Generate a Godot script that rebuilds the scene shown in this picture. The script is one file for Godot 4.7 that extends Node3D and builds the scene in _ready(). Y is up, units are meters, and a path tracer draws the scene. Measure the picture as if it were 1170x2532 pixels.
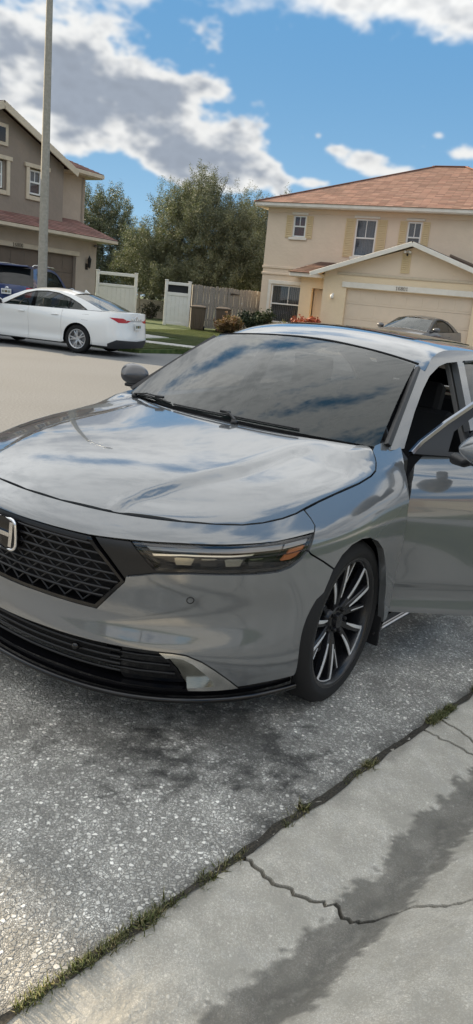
extends Node3D
# A cul-de-sac on a late winter afternoon: a gray sedan with its front door open, parked at a kerb.

class MB:
	var v := PackedVector3Array()
	var n := PackedVector3Array()
	var uv := PackedVector2Array()
	var c := PackedColorArray()
	var col := Color(1, 1, 1)
	func tri(a: Vector3, b: Vector3, d: Vector3, na: Vector3, nb: Vector3, nd: Vector3, ua := Vector2.ZERO, ub := Vector2.ZERO, ud := Vector2.ZERO) -> void:
		var g := (b - a).cross(d - a)
		if g.length_squared() < 1e-16:
			return
		if g.dot(na + nb + nd) > 0.0:
			v.append(a); v.append(d); v.append(b)
			n.append(na); n.append(nd); n.append(nb)
			uv.append(ua); uv.append(ud); uv.append(ub)
		else:
			v.append(a); v.append(b); v.append(d)
			n.append(na); n.append(nb); n.append(nd)
			uv.append(ua); uv.append(ub); uv.append(ud)
		c.append(col); c.append(col); c.append(col)
	func quad(a: Vector3, b: Vector3, d: Vector3, e: Vector3, out: Vector3) -> void:
		var g := (b - a).cross(d - a)
		if g.length_squared() < 1e-14:
			g = (d - a).cross(e - a)
		g = g.normalized()
		if g.dot(out) < 0.0:
			g = -g
		var s := (b - a).length()
		var t := (e - a).length()
		tri(a, b, d, g, g, g, Vector2(0, 0), Vector2(s, 0), Vector2(s, t))
		tri(a, d, e, g, g, g, Vector2(0, 0), Vector2(s, t), Vector2(0, t))
	func box(lo: Vector3, hi: Vector3, ch := 0.0) -> void:
		oriented((lo + hi) * 0.5, (hi - lo) * 0.5, Basis.IDENTITY, ch)
	func oriented(at: Vector3, h: Vector3, b: Basis, ch := 0.0) -> void:
		var k := minf(ch, minf(h.x, minf(h.y, h.z)) * 0.45)
		for ax in 3:
			var i := (ax + 1) % 3
			var j := (ax + 2) % 3
			for sg in [-1.0, 1.0]:
				var p: Array[Vector3] = []
				for q in [[-1, -1], [1, -1], [1, 1], [-1, 1]]:
					var w := Vector3.ZERO
					w[ax] = sg * h[ax]
					w[i] = q[0] * (h[i] - k)
					w[j] = q[1] * (h[j] - k)
					p.append(at + b * w)
				var o := Vector3.ZERO
				o[ax] = sg
				quad(p[0], p[1], p[2], p[3], b * o)
			if k > 0.0:
				for s1 in [-1.0, 1.0]:
					for s2 in [-1.0, 1.0]:
						var a := Vector3.ZERO
						a[i] = s1 * h[i]; a[j] = s2 * (h[j] - k); a[ax] = h[ax] - k
						var d := Vector3.ZERO
						d[i] = s1 * (h[i] - k); d[j] = s2 * h[j]; d[ax] = h[ax] - k
						var a2 := a
						a2[ax] = -a[ax]
						var d2 := d
						d2[ax] = -d[ax]
						var o2 := Vector3.ZERO
						o2[i] = s1; o2[j] = s2
						quad(at + b * a, at + b * d, at + b * d2, at + b * a2, b * o2)
		if k > 0.0:
			for sx in [-1.0, 1.0]:
				for sy in [-1.0, 1.0]:
					for sz in [-1.0, 1.0]:
						var p1 := Vector3(sx * h.x, sy * (h.y - k), sz * (h.z - k))
						var p2 := Vector3(sx * (h.x - k), sy * h.y, sz * (h.z - k))
						var p3 := Vector3(sx * (h.x - k), sy * (h.y - k), sz * h.z)
						var nn := b * Vector3(sx, sy, sz).normalized()
						tri(at + b * p1, at + b * p2, at + b * p3, nn, nn, nn)
	func bar(p: Vector3, q: Vector3, w: float, t: float, up := Vector3.UP, ch := 0.0) -> void:
		var z := (q - p).normalized()
		var x := up.cross(z)
		if x.length() < 1e-4:
			x = Vector3.RIGHT.cross(z)
		x = x.normalized()
		oriented((p + q) * 0.5, Vector3(w * 0.5, t * 0.5, (q - p).length() * 0.5), Basis(x, z.cross(x), z), ch)
	func tube(p: PackedVector3Array, r: PackedFloat32Array, k := 8, caps := true) -> void:
		var rings: Array = []
		var norms: Array = []
		var ref := Vector3.UP
		for i in p.size():
			var t := (p[mini(i + 1, p.size() - 1)] - p[maxi(i - 1, 0)]).normalized()
			if absf(t.dot(ref)) > 0.95:
				ref = Vector3.RIGHT
			var x := ref.cross(t).normalized()
			var y := t.cross(x)
			var ring := PackedVector3Array()
			var nr := PackedVector3Array()
			var rr: float = r[mini(i, r.size() - 1)]
			for a in k:
				var d := x * cos(TAU * a / k) + y * sin(TAU * a / k)
				ring.append(p[i] + d * rr)
				nr.append(d)
			rings.append(ring)
			norms.append(nr)
		for i in p.size() - 1:
			for a in k:
				var b := (a + 1) % k
				tri(rings[i][a], rings[i][b], rings[i + 1][b], norms[i][a], norms[i][b], norms[i + 1][b])
				tri(rings[i][a], rings[i + 1][b], rings[i + 1][a], norms[i][a], norms[i + 1][b], norms[i + 1][a])
		if caps:
			for e in [0, p.size() - 1]:
				var o: Vector3 = (p[e] - p[1 if e == 0 else e - 1]).normalized()
				for a in k:
					tri(p[e], rings[e][a], rings[e][(a + 1) % k], o, o, o)
	# profile of (along axis x, radius) turned round the x axis
	func lathe(prof: PackedVector2Array, k := 32, sharp := false, axis := Basis.IDENTITY, at := Vector3.ZERO) -> void:
		for i in prof.size() - 1:
			var d := prof[i + 1] - prof[i]
			var nn := Vector2(-d.y, d.x).normalized()
			var n0 := nn
			var n1 := nn
			if not sharp:
				if i > 0:
					var e := prof[i] - prof[i - 1]
					var m := Vector2(-e.y, e.x).normalized()
					if m.dot(nn) > 0.5:
						n0 = (m + nn).normalized()
				if i < prof.size() - 2:
					var e := prof[i + 2] - prof[i + 1]
					var m := Vector2(-e.y, e.x).normalized()
					if m.dot(nn) > 0.5:
						n1 = (m + nn).normalized()
			for a in k:
				var t0 := TAU * a / k
				var t1 := TAU * (a + 1) / k
				var P := func(q: Vector2, t: float) -> Vector3: return at + axis * Vector3(q.x, q.y * cos(t), q.y * sin(t))
				var N := func(q: Vector2, t: float) -> Vector3: return axis * Vector3(q.x, q.y * cos(t), q.y * sin(t))
				var a0: Vector3 = P.call(prof[i], t0)
				var a1: Vector3 = P.call(prof[i], t1)
				var b0: Vector3 = P.call(prof[i + 1], t0)
				var b1: Vector3 = P.call(prof[i + 1], t1)
				tri(a0, a1, b1, N.call(n0, t0), N.call(n0, t1), N.call(n1, t1))
				tri(a0, b1, b0, N.call(n0, t0), N.call(n1, t1), N.call(n1, t0))
	func ellipsoid(at: Vector3, r: Vector3, b := Basis.IDENTITY, k := 20, m := 12) -> void:
		for i in m:
			for j in k:
				var q: Array[Vector3] = []
				for e in [[i, j], [i, j + 1], [i + 1, j + 1], [i + 1, j]]:
					var th: float = PI * e[0] / m
					var ph: float = TAU * e[1] / k
					q.append(Vector3(sin(th) * cos(ph), cos(th), sin(th) * sin(ph)))
				var nn: Array[Vector3] = []
				var pp: Array[Vector3] = []
				for w in q:
					pp.append(at + b * (w * r))
					nn.append((b * (w / r)).normalized())
				tri(pp[0], pp[1], pp[2], nn[0], nn[1], nn[2])
				tri(pp[0], pp[2], pp[3], nn[0], nn[2], nn[3])
	# flat outline in a plane, given a depth
	func slab(poly: PackedVector2Array, at: Vector3, x: Vector3, y: Vector3, depth: float) -> void:
		var z := x.cross(y).normalized()
		var ix := Geometry2D.triangulate_polygon(poly)
		for i in range(0, ix.size(), 3):
			for s in [0.0, 1.0]:
				var o := z if s == 0.0 else -z
				var w: Vector3 = -z * depth * s
				tri(at + x * poly[ix[i]].x + y * poly[ix[i]].y + w, at + x * poly[ix[i + 1]].x + y * poly[ix[i + 1]].y + w, at + x * poly[ix[i + 2]].x + y * poly[ix[i + 2]].y + w, o, o, o, poly[ix[i]], poly[ix[i + 1]], poly[ix[i + 2]])
		var ccw := not Geometry2D.is_polygon_clockwise(poly)
		for i in poly.size():
			var p := poly[i]
			var q := poly[(i + 1) % poly.size()]
			var d := (q - p).normalized()
			var o2 := Vector2(d.y, -d.x) if ccw else Vector2(-d.y, d.x)
			var P := at + x * p.x + y * p.y
			var Q := at + x * q.x + y * q.y
			quad(P, Q, Q - z * depth, P - z * depth, x * o2.x + y * o2.y)
	func done() -> ArrayMesh:
		var a := []
		a.resize(Mesh.ARRAY_MAX)
		a[Mesh.ARRAY_VERTEX] = v
		a[Mesh.ARRAY_NORMAL] = n
		a[Mesh.ARRAY_TEX_UV] = uv
		a[Mesh.ARRAY_COLOR] = c
		var m := ArrayMesh.new()
		m.add_surface_from_arrays(Mesh.PRIMITIVE_TRIANGLES, a)
		return m
	# a curved sheet: fn(Vector2) -> Vector3 over an outline in its own two coordinates
	func patch(poly: PackedVector2Array, fn: Callable, step: Vector2, centre: Vector3, skirt := 0.0) -> void:
		var lo := poly[0]
		var hi := poly[0]
		for p in poly:
			lo = lo.min(p)
			hi = hi.max(p)
		var nx := maxi(1, ceili((hi.x - lo.x) / step.x))
		var ny := maxi(1, ceili((hi.y - lo.y) / step.y))
		var st := Vector2((hi.x - lo.x) / nx, (hi.y - lo.y) / ny)
		var cell := {}
		for i in poly.size():
			var p := poly[i]
			var q := poly[(i + 1) % poly.size()]
			var m := maxi(1, ceili(maxf(absf(q.x - p.x) / st.x, absf(q.y - p.y) / st.y) * 8.0))
			for k in m + 1:
				var w := p.lerp(q, float(k) / m)
				for ex in [-1e-6, 1e-6]:
					for ey in [-1e-6, 1e-6]:
						cell[Vector2i(clampi(floori((w.x - lo.x) / st.x + ex), 0, nx - 1), clampi(floori((w.y - lo.y) / st.y + ey), 0, ny - 1))] = true
		var pos := {}
		var e := minf(st.x, st.y) * 0.04
		var at := func(w: Vector2) -> Array:
			var key := Vector2i(roundi(w.x * 1e5), roundi(w.y * 1e5))
			if pos.has(key):
				return pos[key]
			var P: Vector3 = fn.call(w)
			var du: Vector3 = fn.call(w + Vector2(e, 0)) - fn.call(w - Vector2(e, 0))
			var dv: Vector3 = fn.call(w + Vector2(0, e)) - fn.call(w - Vector2(0, e))
			var N := du.cross(dv).normalized()
			if N.dot(P - centre) < 0.0:
				N = -N
			pos[key] = [P, N]
			return pos[key]
		for i in nx:
			for j in ny:
				var a := lo + Vector2(i, j) * st
				var b := a + Vector2(st.x, 0)
				var d := a + st
				var f := a + Vector2(0, st.y)
				var parts: Array = []
				if cell.has(Vector2i(i, j)):
					for q in Geometry2D.intersect_polygons(PackedVector2Array([a, b, d, f]), poly):
						if not Geometry2D.is_polygon_clockwise(q) or true:
							parts.append(q)
				elif Geometry2D.is_point_in_polygon((a + d) * 0.5, poly):
					parts.append(PackedVector2Array([a, b, d, f]))
				for q in parts:
					var ix := Geometry2D.triangulate_polygon(q)
					for k in range(0, ix.size(), 3):
						var A: Array = at.call(q[ix[k]])
						var B: Array = at.call(q[ix[k + 1]])
						var D: Array = at.call(q[ix[k + 2]])
						tri(A[0], B[0], D[0], A[1], B[1], D[1], q[ix[k]], q[ix[k + 1]], q[ix[k + 2]])
		if skirt > 0.0:
			var ccw := not Geometry2D.is_polygon_clockwise(poly)
			for i in poly.size():
				var p := poly[i]
				var q := poly[(i + 1) % poly.size()]
				var m := maxi(1, ceili(maxf(absf(q.x - p.x) / st.x, absf(q.y - p.y) / st.y)))
				var dd := (q - p).normalized()
				var od := (Vector2(dd.y, -dd.x) if ccw else Vector2(-dd.y, dd.x)) * e
				for k in m:
					var w0 := p.lerp(q, float(k) / m)
					var w1 := p.lerp(q, float(k + 1) / m)
					var A: Array = at.call(w0)
					var B: Array = at.call(w1)
					var out: Vector3 = (fn.call(w0 + od) as Vector3) - A[0]
					quad(A[0], B[0], B[0] - B[1] * skirt, A[0] - A[1] * skirt, out)

# natural cubic spline through (x, y)
class Spline:
	var x := PackedFloat64Array()
	var y := PackedFloat64Array()
	var m := PackedFloat64Array()
	func _init(px: Array, py: Array) -> void:
		var k := px.size()
		for i in k:
			x.append(px[i])
			y.append(py[i])
		m.resize(k)
		var cc := PackedFloat64Array()
		var dd := PackedFloat64Array()
		cc.resize(k)
		dd.resize(k)
		for i in range(1, k - 1):
			var a := x[i] - x[i - 1]
			var b := 2.0 * (x[i + 1] - x[i - 1])
			var c := x[i + 1] - x[i]
			var r := 6.0 * ((y[i + 1] - y[i]) / c - (y[i] - y[i - 1]) / a)
			var w := b - a * cc[i - 1]
			cc[i] = c / w
			dd[i] = (r - a * dd[i - 1]) / w
		for i in range(k - 2, 0, -1):
			m[i] = dd[i] - cc[i] * m[i + 1]
	func at(t: float) -> float:
		var lo := 0
		var hi := x.size() - 1
		while hi - lo > 1:
			var mid := (lo + hi) >> 1
			if x[mid] <= t:
				lo = mid
			else:
				hi = mid
		var h := x[hi] - x[lo]
		if t < x[0]:
			return y[0] + (t - x[0]) * ((y[1] - y[0]) / h - h * m[1] / 6.0)
		if t > x[hi]:
			return y[hi] + (t - x[hi]) * ((y[hi] - y[lo]) / h + h * m[lo] / 6.0)
		var a := (x[hi] - t) / h
		var c := (t - x[lo]) / h
		return a * y[lo] + c * y[hi] + ((a * a * a - a) * m[lo] + (c * c * c - c) * m[hi]) * h * h / 6.0

# the outer skin of a car body: a plan outline (half, nose to tail) pulled in by a profile over height
class Shell:
	var px: Spline
	var pz: Spline
	var rows: Array = []
	var so: Array
	var total := 0.0
	var tab := PackedFloat64Array()
	var y0 := 0.1
	var y1 := 1.2
	func _init(plan: Array, s_knots: Array, y_knots: Array, off_rows: Array) -> void:
		# mirror some points at both ends so that nose and tail are smooth
		var pts: Array = []
		pts.append(Vector2(-plan[1].x, plan[1].y))
		pts.append_array(plan)
		var l: int = plan.size()
		pts.append(Vector2(-plan[l - 2].x, plan[l - 2].y))
		var s: Array = [0.0]
		for i in range(1, pts.size()):
			s.append(s[i - 1] + (pts[i] - pts[i - 1]).length())
		var s0: float = s[1]
		var xs: Array = []
		var zs: Array = []
		for i in pts.size():
			s[i] -= s0
			xs.append(pts[i].x)
			zs.append(pts[i].y)
		total = s[l]
		px = Spline.new(s, xs)
		pz = Spline.new(s, zs)
		so = s_knots
		for r in off_rows:
			rows.append(Spline.new(y_knots, r))
		y0 = y_knots[0]
		y1 = y_knots[-1]
	func off(s: float, y: float) -> float:
		var k: Array = []
		for r in rows:
			k.append(r.at(y))
		if k.size() == 1:
			return k[0]
		return Spline.new(so, k).at(clampf(s, so[0], so[-1]))
	func at(w: Vector2) -> Vector3:
		var sg := -1.0 if w.x < 0.0 else 1.0
		var s := absf(w.x)
		var x := px.at(s)
		var z := pz.at(s)
		var t := Vector2(px.at(s + 0.001) - px.at(s - 0.001), pz.at(s + 0.001) - pz.at(s - 0.001)).normalized()
		var o := off(s, w.y)
		return Vector3(sg * (x + t.y * o), w.y, z - t.x * o)
	func deep(d: float) -> Callable:
		return func(w: Vector2) -> Vector3:
			var P := at(w)
			var n := (at(w + Vector2(0.004, 0)) - at(w - Vector2(0.004, 0))).cross(at(w + Vector2(0, 0.004)) - at(w - Vector2(0, 0.004))).normalized()
			if n.dot(P - Vector3(0, 0.6, -1.5)) < 0.0:
				n = -n
			return P - n * d
	# the s at which the side has this z
	func s_of(z: float) -> float:
		var lo := 0.9
		var hi := total - 0.7
		for i in 40:
			var mid := (lo + hi) * 0.5
			if pz.at(mid) > z:
				lo = mid
			else:
				hi = mid
		return lo

var M := {}
var taken := {}

func lin(r: float, g: float, b: float) -> Color:
	return Color(r, g, b).linear_to_srgb()

func mat(called: String, col: Color, rough := 0.6, metal := 0.0) -> StandardMaterial3D:
	var m := StandardMaterial3D.new()
	m.resource_name = called
	m.albedo_color = col
	m.roughness = rough
	m.metallic = metal
	M[called] = m
	return m

func numbered(called: String) -> String:
	if not taken.has(called):
		taken[called] = 0
		return called
	taken[called] += 1
	return "%s_%03d" % [called, taken[called]]

func under(parent: Node, called: String) -> String:
	var key := "%d/%s" % [parent.get_instance_id(), called]
	if not taken.has(key):
		taken[key] = 0
		return called
	taken[key] += 1
	return "%s_%03d" % [called, taken[key]]

func thing(called: String, label: String, category: String, at := Vector3.ZERO, turn := 0.0, group := "") -> Node3D:
	var o := Node3D.new()
	o.name = numbered(called)
	add_child(o)
	o.position = at
	o.rotation.y = turn
	tag(o, label, category, group)
	return o

func tag(o: Node, label: String, category: String, group := "") -> void:
	o.set_meta("label", label)
	o.set_meta("category", category)
	if group != "":
		o.set_meta("group", group)

func part(called: String, mb: MB, m: Material, parent: Node) -> MeshInstance3D:
	var o := MeshInstance3D.new()
	o.name = numbered(called) if parent == self else under(parent, called)
	o.mesh = mb.done()
	o.material_override = m
	parent.add_child(o, true)
	return o

func struct(called: String, mb: MB, m: Material) -> MeshInstance3D:
	var o := part(called, mb, m, self)
	o.set_meta("kind", "structure")
	return o

func shared(called: String, mesh: Mesh, m: Material, parent: Node, xf: Transform3D) -> MeshInstance3D:
	var o := MeshInstance3D.new()
	o.name = under(parent, called)
	o.mesh = mesh
	o.material_override = m
	o.transform = xf
	parent.add_child(o, true)
	return o

func copy(root: Node3D, label: String, at: Vector3, turn: float) -> Node3D:
	var r: Node3D = root.duplicate()
	r.name = numbered(String(root.name).rstrip("0123456789").trim_suffix("_"))
	add_child(r)
	r.position = at
	r.rotation.y = turn
	r.set_meta("label", label)
	return r

func V2(a: Array) -> PackedVector2Array:
	var p := PackedVector2Array()
	for i in range(0, a.size(), 2):
		p.append(Vector2(a[i], a[i + 1]))
	return p

func mirror(p: PackedVector2Array) -> PackedVector2Array:
	var q := PackedVector2Array()
	for w in p:
		q.append(Vector2(-w.x, w.y))
	q.reverse()
	return q

# outline given for s >= 0 from the centre line and back to it -> whole outline
func both(p: PackedVector2Array) -> PackedVector2Array:
	var q := p.duplicate()
	for i in range(p.size() - 1, -1, -1):
		if absf(p[i].x) > 1e-6:
			q.append(Vector2(-p[i].x, p[i].y))
	return q

func flat(poly: PackedVector2Array, y: float, mb: MB) -> void:
	var ix := Geometry2D.triangulate_polygon(poly)
	for i in range(0, ix.size(), 3):
		var a := poly[ix[i]]
		var b := poly[ix[i + 1]]
		var d := poly[ix[i + 2]]
		mb.tri(Vector3(a.x, y, a.y), Vector3(b.x, y, b.y), Vector3(d.x, y, d.y), Vector3.UP, Vector3.UP, Vector3.UP, a, b, d)

func _ready() -> void:
	# ---- camera
	var cam := Camera3D.new()
	cam.name = "camera"
	cam.keep_aspect = Camera3D.KEEP_HEIGHT
	cam.fov = 67.306
	cam.near = 0.05
	cam.far = 2000.0
	cam.position = Vector3(2.153, 1.512, 2.568)
	cam.rotation_degrees = Vector3(-15.042, 35.25, 5.54)
	add_child(cam)
	cam.current = true
	# ---- sky
	var env := Environment.new()
	env.background_mode = Environment.BG_SKY
	var sky := Sky.new()
	var pano := PanoramaSkyMaterial.new()
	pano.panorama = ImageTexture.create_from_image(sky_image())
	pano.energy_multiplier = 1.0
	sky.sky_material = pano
	env.sky = sky
	env.tonemap_mode = Environment.TONE_MAPPER_LINEAR
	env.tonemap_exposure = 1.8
	env.sdfgi_enabled = true
	env.ssao_enabled = true
	env.ssil_enabled = true
	var we := WorldEnvironment.new()
	we.name = "world_environment"
	we.environment = env
	add_child(we)
	# ---- sun: ahead and to the left of the camera, low
	var sun := DirectionalLight3D.new()
	sun.name = "sun"
	sun.light_energy = 1.6
	sun.light_color = Color(1.0, 0.92, 0.79)
	sun.light_angular_distance = 0.5
	sun.shadow_enabled = true
	add_child(sun)
	sun.look_at_from_position(Vector3.ZERO, Vector3(0.998, -0.43, -0.06), Vector3.UP)
	# ---- the place
	make_materials()
	build_ground()
	build_tan_house()
	build_brown_house()
	build_fences()
	build_trees()
	build_accord()
	build_camry()
	build_other_cars()
	build_small_things()
	build_behind()

const VIEW_AZ := 35.25
# clouds low over the houses: azimuth right of the view, elevation, half widths, weight
const CLOUDS := [
	[-17.0, 13.2, 6.5, 3.0, 1.0], [-12.0, 11.6, 3.2, 2.0, 0.8], [-8.6, 12.6, 2.6, 1.3, 0.62], [-6.0, 10.3, 3.0, 1.6, 0.95], [-2.4, 9.7, 2.3, 1.35, 0.9], [-0.2, 9.0, 1.0, 0.8, 0.5], [-2.6, 7.9, 2.4, 0.75, 0.62], [-6.4, 8.7, 2.0, 0.8, 0.6], [-14.0, 9.0, 2.2, 0.8, 0.55],
	[-4.6, 13.4, 3.0, 0.7, 0.6], [-1.0, 13.0, 0.9, 0.4, 0.42], [6.4, 10.0, 1.9, 0.55, 0.72], [4.3, 10.6, 0.9, 0.38, 0.5], [8.0, 9.4, 1.7, 0.45, 0.55], [3.2, 8.5, 1.4, 0.42, 0.68], [13.0, 10.8, 1.5, 0.5, 0.66], [3.0, 11.35, 0.35, 0.25, 0.5], [2.0, 11.2, 0.25, 0.2, 0.42], [11.0, 11.9, 0.5, 0.22, 0.42], [1.0, 7.6, 0.6, 0.3, 0.5], [12.6, 12.6, 1.2, 0.35, 0.32],
	[-12.0, 6.3, 4.5, 1.0, -0.7], [4.0, 14.2, 5.0, 1.4, -0.5], [10.5, 14.2, 5.0, 1.2, -0.5], [-9.0, 7.3, 1.6, 0.6, -0.4],
]

func sky_block(w: int, h: int, u0: float, u1: float, v0: float, v1: float) -> Image:
	var big := FastNoiseLite.new()
	big.seed = 11
	big.noise_type = FastNoiseLite.TYPE_SIMPLEX_SMOOTH
	big.frequency = 1.0
	big.fractal_octaves = 5
	big.fractal_gain = 0.55
	var puff := FastNoiseLite.new()
	puff.seed = 23
	puff.noise_type = FastNoiseLite.TYPE_SIMPLEX_SMOOTH
	puff.frequency = 1.0
	puff.fractal_octaves = 3
	var low := FastNoiseLite.new()
	low.seed = 5
	low.noise_type = FastNoiseLite.TYPE_SIMPLEX_SMOOTH
	low.frequency = 1.0
	low.fractal_octaves = 2
	var img := Image.create_empty(w, h, false, Image.FORMAT_RGBF)
	var sd := Vector3(-0.998, 0.43, 0.06).normalized()
	for j in h:
		var el := 90.0 - (v0 + (v1 - v0) * (j + 0.5) / h) * 180.0
		var er := deg_to_rad(el)
		var ce := cos(er)
		var se := sin(er)
		var t := pow(clampf(1.0 - se, 0.0, 1.0), 6.0)
		var blue := Vector3(0.078, 0.228, 0.44).lerp(Vector3(0.36, 0.55, 0.68), t)
		var pale := smoothstep(14.0, 34.0, el)
		for i in w:
			var ph := (u0 + (u1 - u0) * (i + 0.5) / w) * TAU
			var d := Vector3(sin(ph) * ce, se, -cos(ph) * ce)
			var az := wrapf(rad_to_deg(ph) + VIEW_AZ, -180.0, 180.0)
			var f := big.get_noise_3dv(Vector3(d.x * 10.0, d.y * 19.0, d.z * 10.0))
			var b := 0.5 - absf(puff.get_noise_3dv(Vector3(d.x * 26.0, d.y * 44.0, d.z * 26.0))) * 1.6
			var c := 0.0
			var m := smoothstep(14.5, 21.0, el) if absf(az) < 36.0 else maxf(smoothstep(14.5, 21.0, el), smoothstep(30.0, 44.0, absf(az)))
			if m > 0.0:
				# broken cloud overhead and all round
				var k := 1.0 / (se + 0.22)
				var p := Vector3(d.x * k * 1.05, 3.0, d.z * k * 1.05)
				c = (0.30 - 0.20 * smoothstep(45.0, 62.0, el) + big.get_noise_3dv(p) * 0.9 + low.get_noise_3dv(p * 0.5) * 0.75 + big.get_noise_3dv(p * 2.7 + Vector3(40, 0, 0)) * lerpf(0.10, 0.6, smoothstep(42.0, 62.0, el)) + 0.08 * b) * m
			if m < 1.0:
				var near := -0.30 + f * 0.62 + b * 0.12
				for cl in CLOUDS:
					var x: float = (az - cl[0]) / cl[2]
					var y: float = (el - cl[1]) / cl[3]
					var r := x * x + y * y
					if r < 6.0:
						near += cl[4] * exp(-r * 0.8)
				c += near * (1.0 - m)
			var cover := smoothstep(0.0, lerpf(0.30, 0.30, m), c)
			var thick := smoothstep(0.26, 0.92, c - 0.2 * b + f * 0.5)
			var to_sun := acos(clampf(d.dot(sd), -1.0, 1.0))
			var glow := exp(-pow(to_sun / 0.36, 2.0))
			var white := Vector3(0.62, 0.625, 0.62) * (1.0 + 0.50 * pale) * (1.0 + 0.8 * glow)
			var grey := Vector3(0.245, 0.28, 0.335).lerp(Vector3(0.56, 0.575, 0.585), pale) * (1.0 + 0.4 * glow)
			var col := white.lerp(grey, clampf(thick * (1.0 - 0.2 * pale), 0.0, 1.0)) * (1.0 + 0.10 * (b - 0.25))
			var o := (blue + Vector3(0.12, 0.11, 0.09) * glow).lerp(col, cover)
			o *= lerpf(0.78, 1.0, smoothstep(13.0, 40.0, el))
			img.set_pixel(i, j, Color(o.x, o.y, o.z))
	return img

func sky_image() -> Image:
	var W := 3072
	var H := 1536
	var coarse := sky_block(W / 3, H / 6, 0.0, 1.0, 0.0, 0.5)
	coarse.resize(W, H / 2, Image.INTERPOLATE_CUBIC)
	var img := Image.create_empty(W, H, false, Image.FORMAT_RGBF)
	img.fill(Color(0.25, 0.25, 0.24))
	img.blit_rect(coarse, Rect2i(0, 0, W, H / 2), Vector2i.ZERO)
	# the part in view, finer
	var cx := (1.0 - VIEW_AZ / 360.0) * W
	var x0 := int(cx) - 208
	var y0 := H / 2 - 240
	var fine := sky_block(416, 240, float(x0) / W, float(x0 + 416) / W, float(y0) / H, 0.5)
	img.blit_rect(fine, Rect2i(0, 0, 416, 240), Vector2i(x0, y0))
	img.convert(Image.FORMAT_RGBH)
	return img

func noise_tex(seed_: int, freq: float, size: int, oct := 4, ramp: Array = [], normal := false, strength := 4.0, kind := FastNoiseLite.TYPE_SIMPLEX_SMOOTH) -> NoiseTexture2D:
	var n := FastNoiseLite.new()
	n.seed = seed_
	n.noise_type = kind
	n.frequency = freq
	n.fractal_octaves = oct
	if kind == FastNoiseLite.TYPE_CELLULAR:
		n.fractal_type = FastNoiseLite.FRACTAL_NONE
	var t := NoiseTexture2D.new()
	t.width = size
	t.height = size
	t.seamless = true
	t.noise = n
	t.generate_mipmaps = false
	if normal:
		t.as_normal_map = true
		t.bump_strength = strength
	if ramp.size() > 0:
		var gr := Gradient.new()
		var off := PackedFloat32Array()
		var cols := PackedColorArray()
		for r in ramp:
			off.append(r[0])
			cols.append(r[1])
		gr.offsets = off
		gr.colors = cols
		t.color_ramp = gr
	return t

func tri_scale(m: StandardMaterial3D, k: float) -> void:
	m.uv1_triplanar = true
	m.uv1_world_triplanar = true
	m.uv1_scale = Vector3(k, k, k)

func rough_mat(called: String, a: Color, b: Color, seed_: int, freq: float, scale: float, bump: float, rough := 0.85) -> StandardMaterial3D:
	var m := mat(called, Color.WHITE, rough)
	m.albedo_texture = noise_tex(seed_, freq, 512, 5, [[0.25, a], [0.75, b]])
	tri_scale(m, scale)
	if bump > 0.0:
		m.normal_enabled = true
		m.normal_texture = noise_tex(seed_ + 1, freq * 4.0, 512, 4, [], true, bump)
	return m

# stones set in a dark binder: tone by stone, joints between
func cell_pair(size: int, per: float, seed_: int) -> Array:
	var a := FastNoiseLite.new()
	a.seed = seed_
	a.noise_type = FastNoiseLite.TYPE_CELLULAR
	a.frequency = per
	a.fractal_type = FastNoiseLite.FRACTAL_NONE
	a.domain_warp_enabled = true
	a.domain_warp_amplitude = 0.42 / per
	a.domain_warp_frequency = per * 0.9
	a.domain_warp_fractal_octaves = 2
	a.cellular_return_type = FastNoiseLite.RETURN_CELL_VALUE
	var b: FastNoiseLite = a.duplicate()
	b.cellular_return_type = FastNoiseLite.RETURN_DISTANCE2_SUB
	return [a.get_seamless_image(size, size, false, false, 0.1, true).get_data(), b.get_seamless_image(size, size, false, false, 0.1, true).get_data()]

# larger stones scattered among finer ones in a dark binder
func pebble_image(size: int, per: float, seed_: int, dark: Color, lo: Color, hi: Color, jitter: float, big_share: float) -> Array:
	var s := FastNoiseLite.new()
	s.seed = seed_ + 9
	s.frequency = 4.0 / size
	s.fractal_octaves = 5
	s.fractal_gain = 0.62
	var big := cell_pair(size, per, seed_)
	var small := cell_pair(size, per * 2.3, seed_ + 1)
	var dc := s.get_seamless_image(size, size, false, false, 0.2, true).get_data()
	var out := PackedByteArray()
	out.resize(size * size * 3)
	var hg := PackedByteArray()
	hg.resize(size * size)
	var r := RandomNumberGenerator.new()
	r.seed = seed_
	for i in size * size:
		var v: float = big[0][i] / 255.0
		var e := clampf(big[1][i] / 255.0 * 4.0 - 0.1, 0.0, 1.0)
		var h := 0.5 + 0.5 * e
		if v < 1.0 - big_share or e < 0.15:
			v = small[0][i] / 255.0 * 0.85
			e = clampf(small[1][i] / 255.0 * 4.5 - 0.05, 0.0, 1.0)
			h = 0.5 * e
		else:
			v = (v - (1.0 - big_share)) / big_share
		var w := (dc[i] / 255.0 - 0.5) * jitter + r.randf_range(-0.09, 0.09)
		v = v * (0.45 + 0.55 * v)
		var c := dark.lerp(lo.lerp(hi, clampf(v + w, 0.0, 1.0)), clampf(e * (0.9 + w), 0.0, 1.0))
		out[i * 3] = int(clampf(c.r, 0.0, 1.0) * 255.0)
		out[i * 3 + 1] = int(clampf(c.g, 0.0, 1.0) * 255.0)
		out[i * 3 + 2] = int(clampf(c.b, 0.0, 1.0) * 255.0)
		hg[i] = int(255.0 * h)
	var col := Image.create_from_data(size, size, false, Image.FORMAT_RGB8, out)
	var nor := Image.create_from_data(size, size, false, Image.FORMAT_L8, hg)
	return [ImageTexture.create_from_image(col), ImageTexture.create_from_image(nor)]

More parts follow.
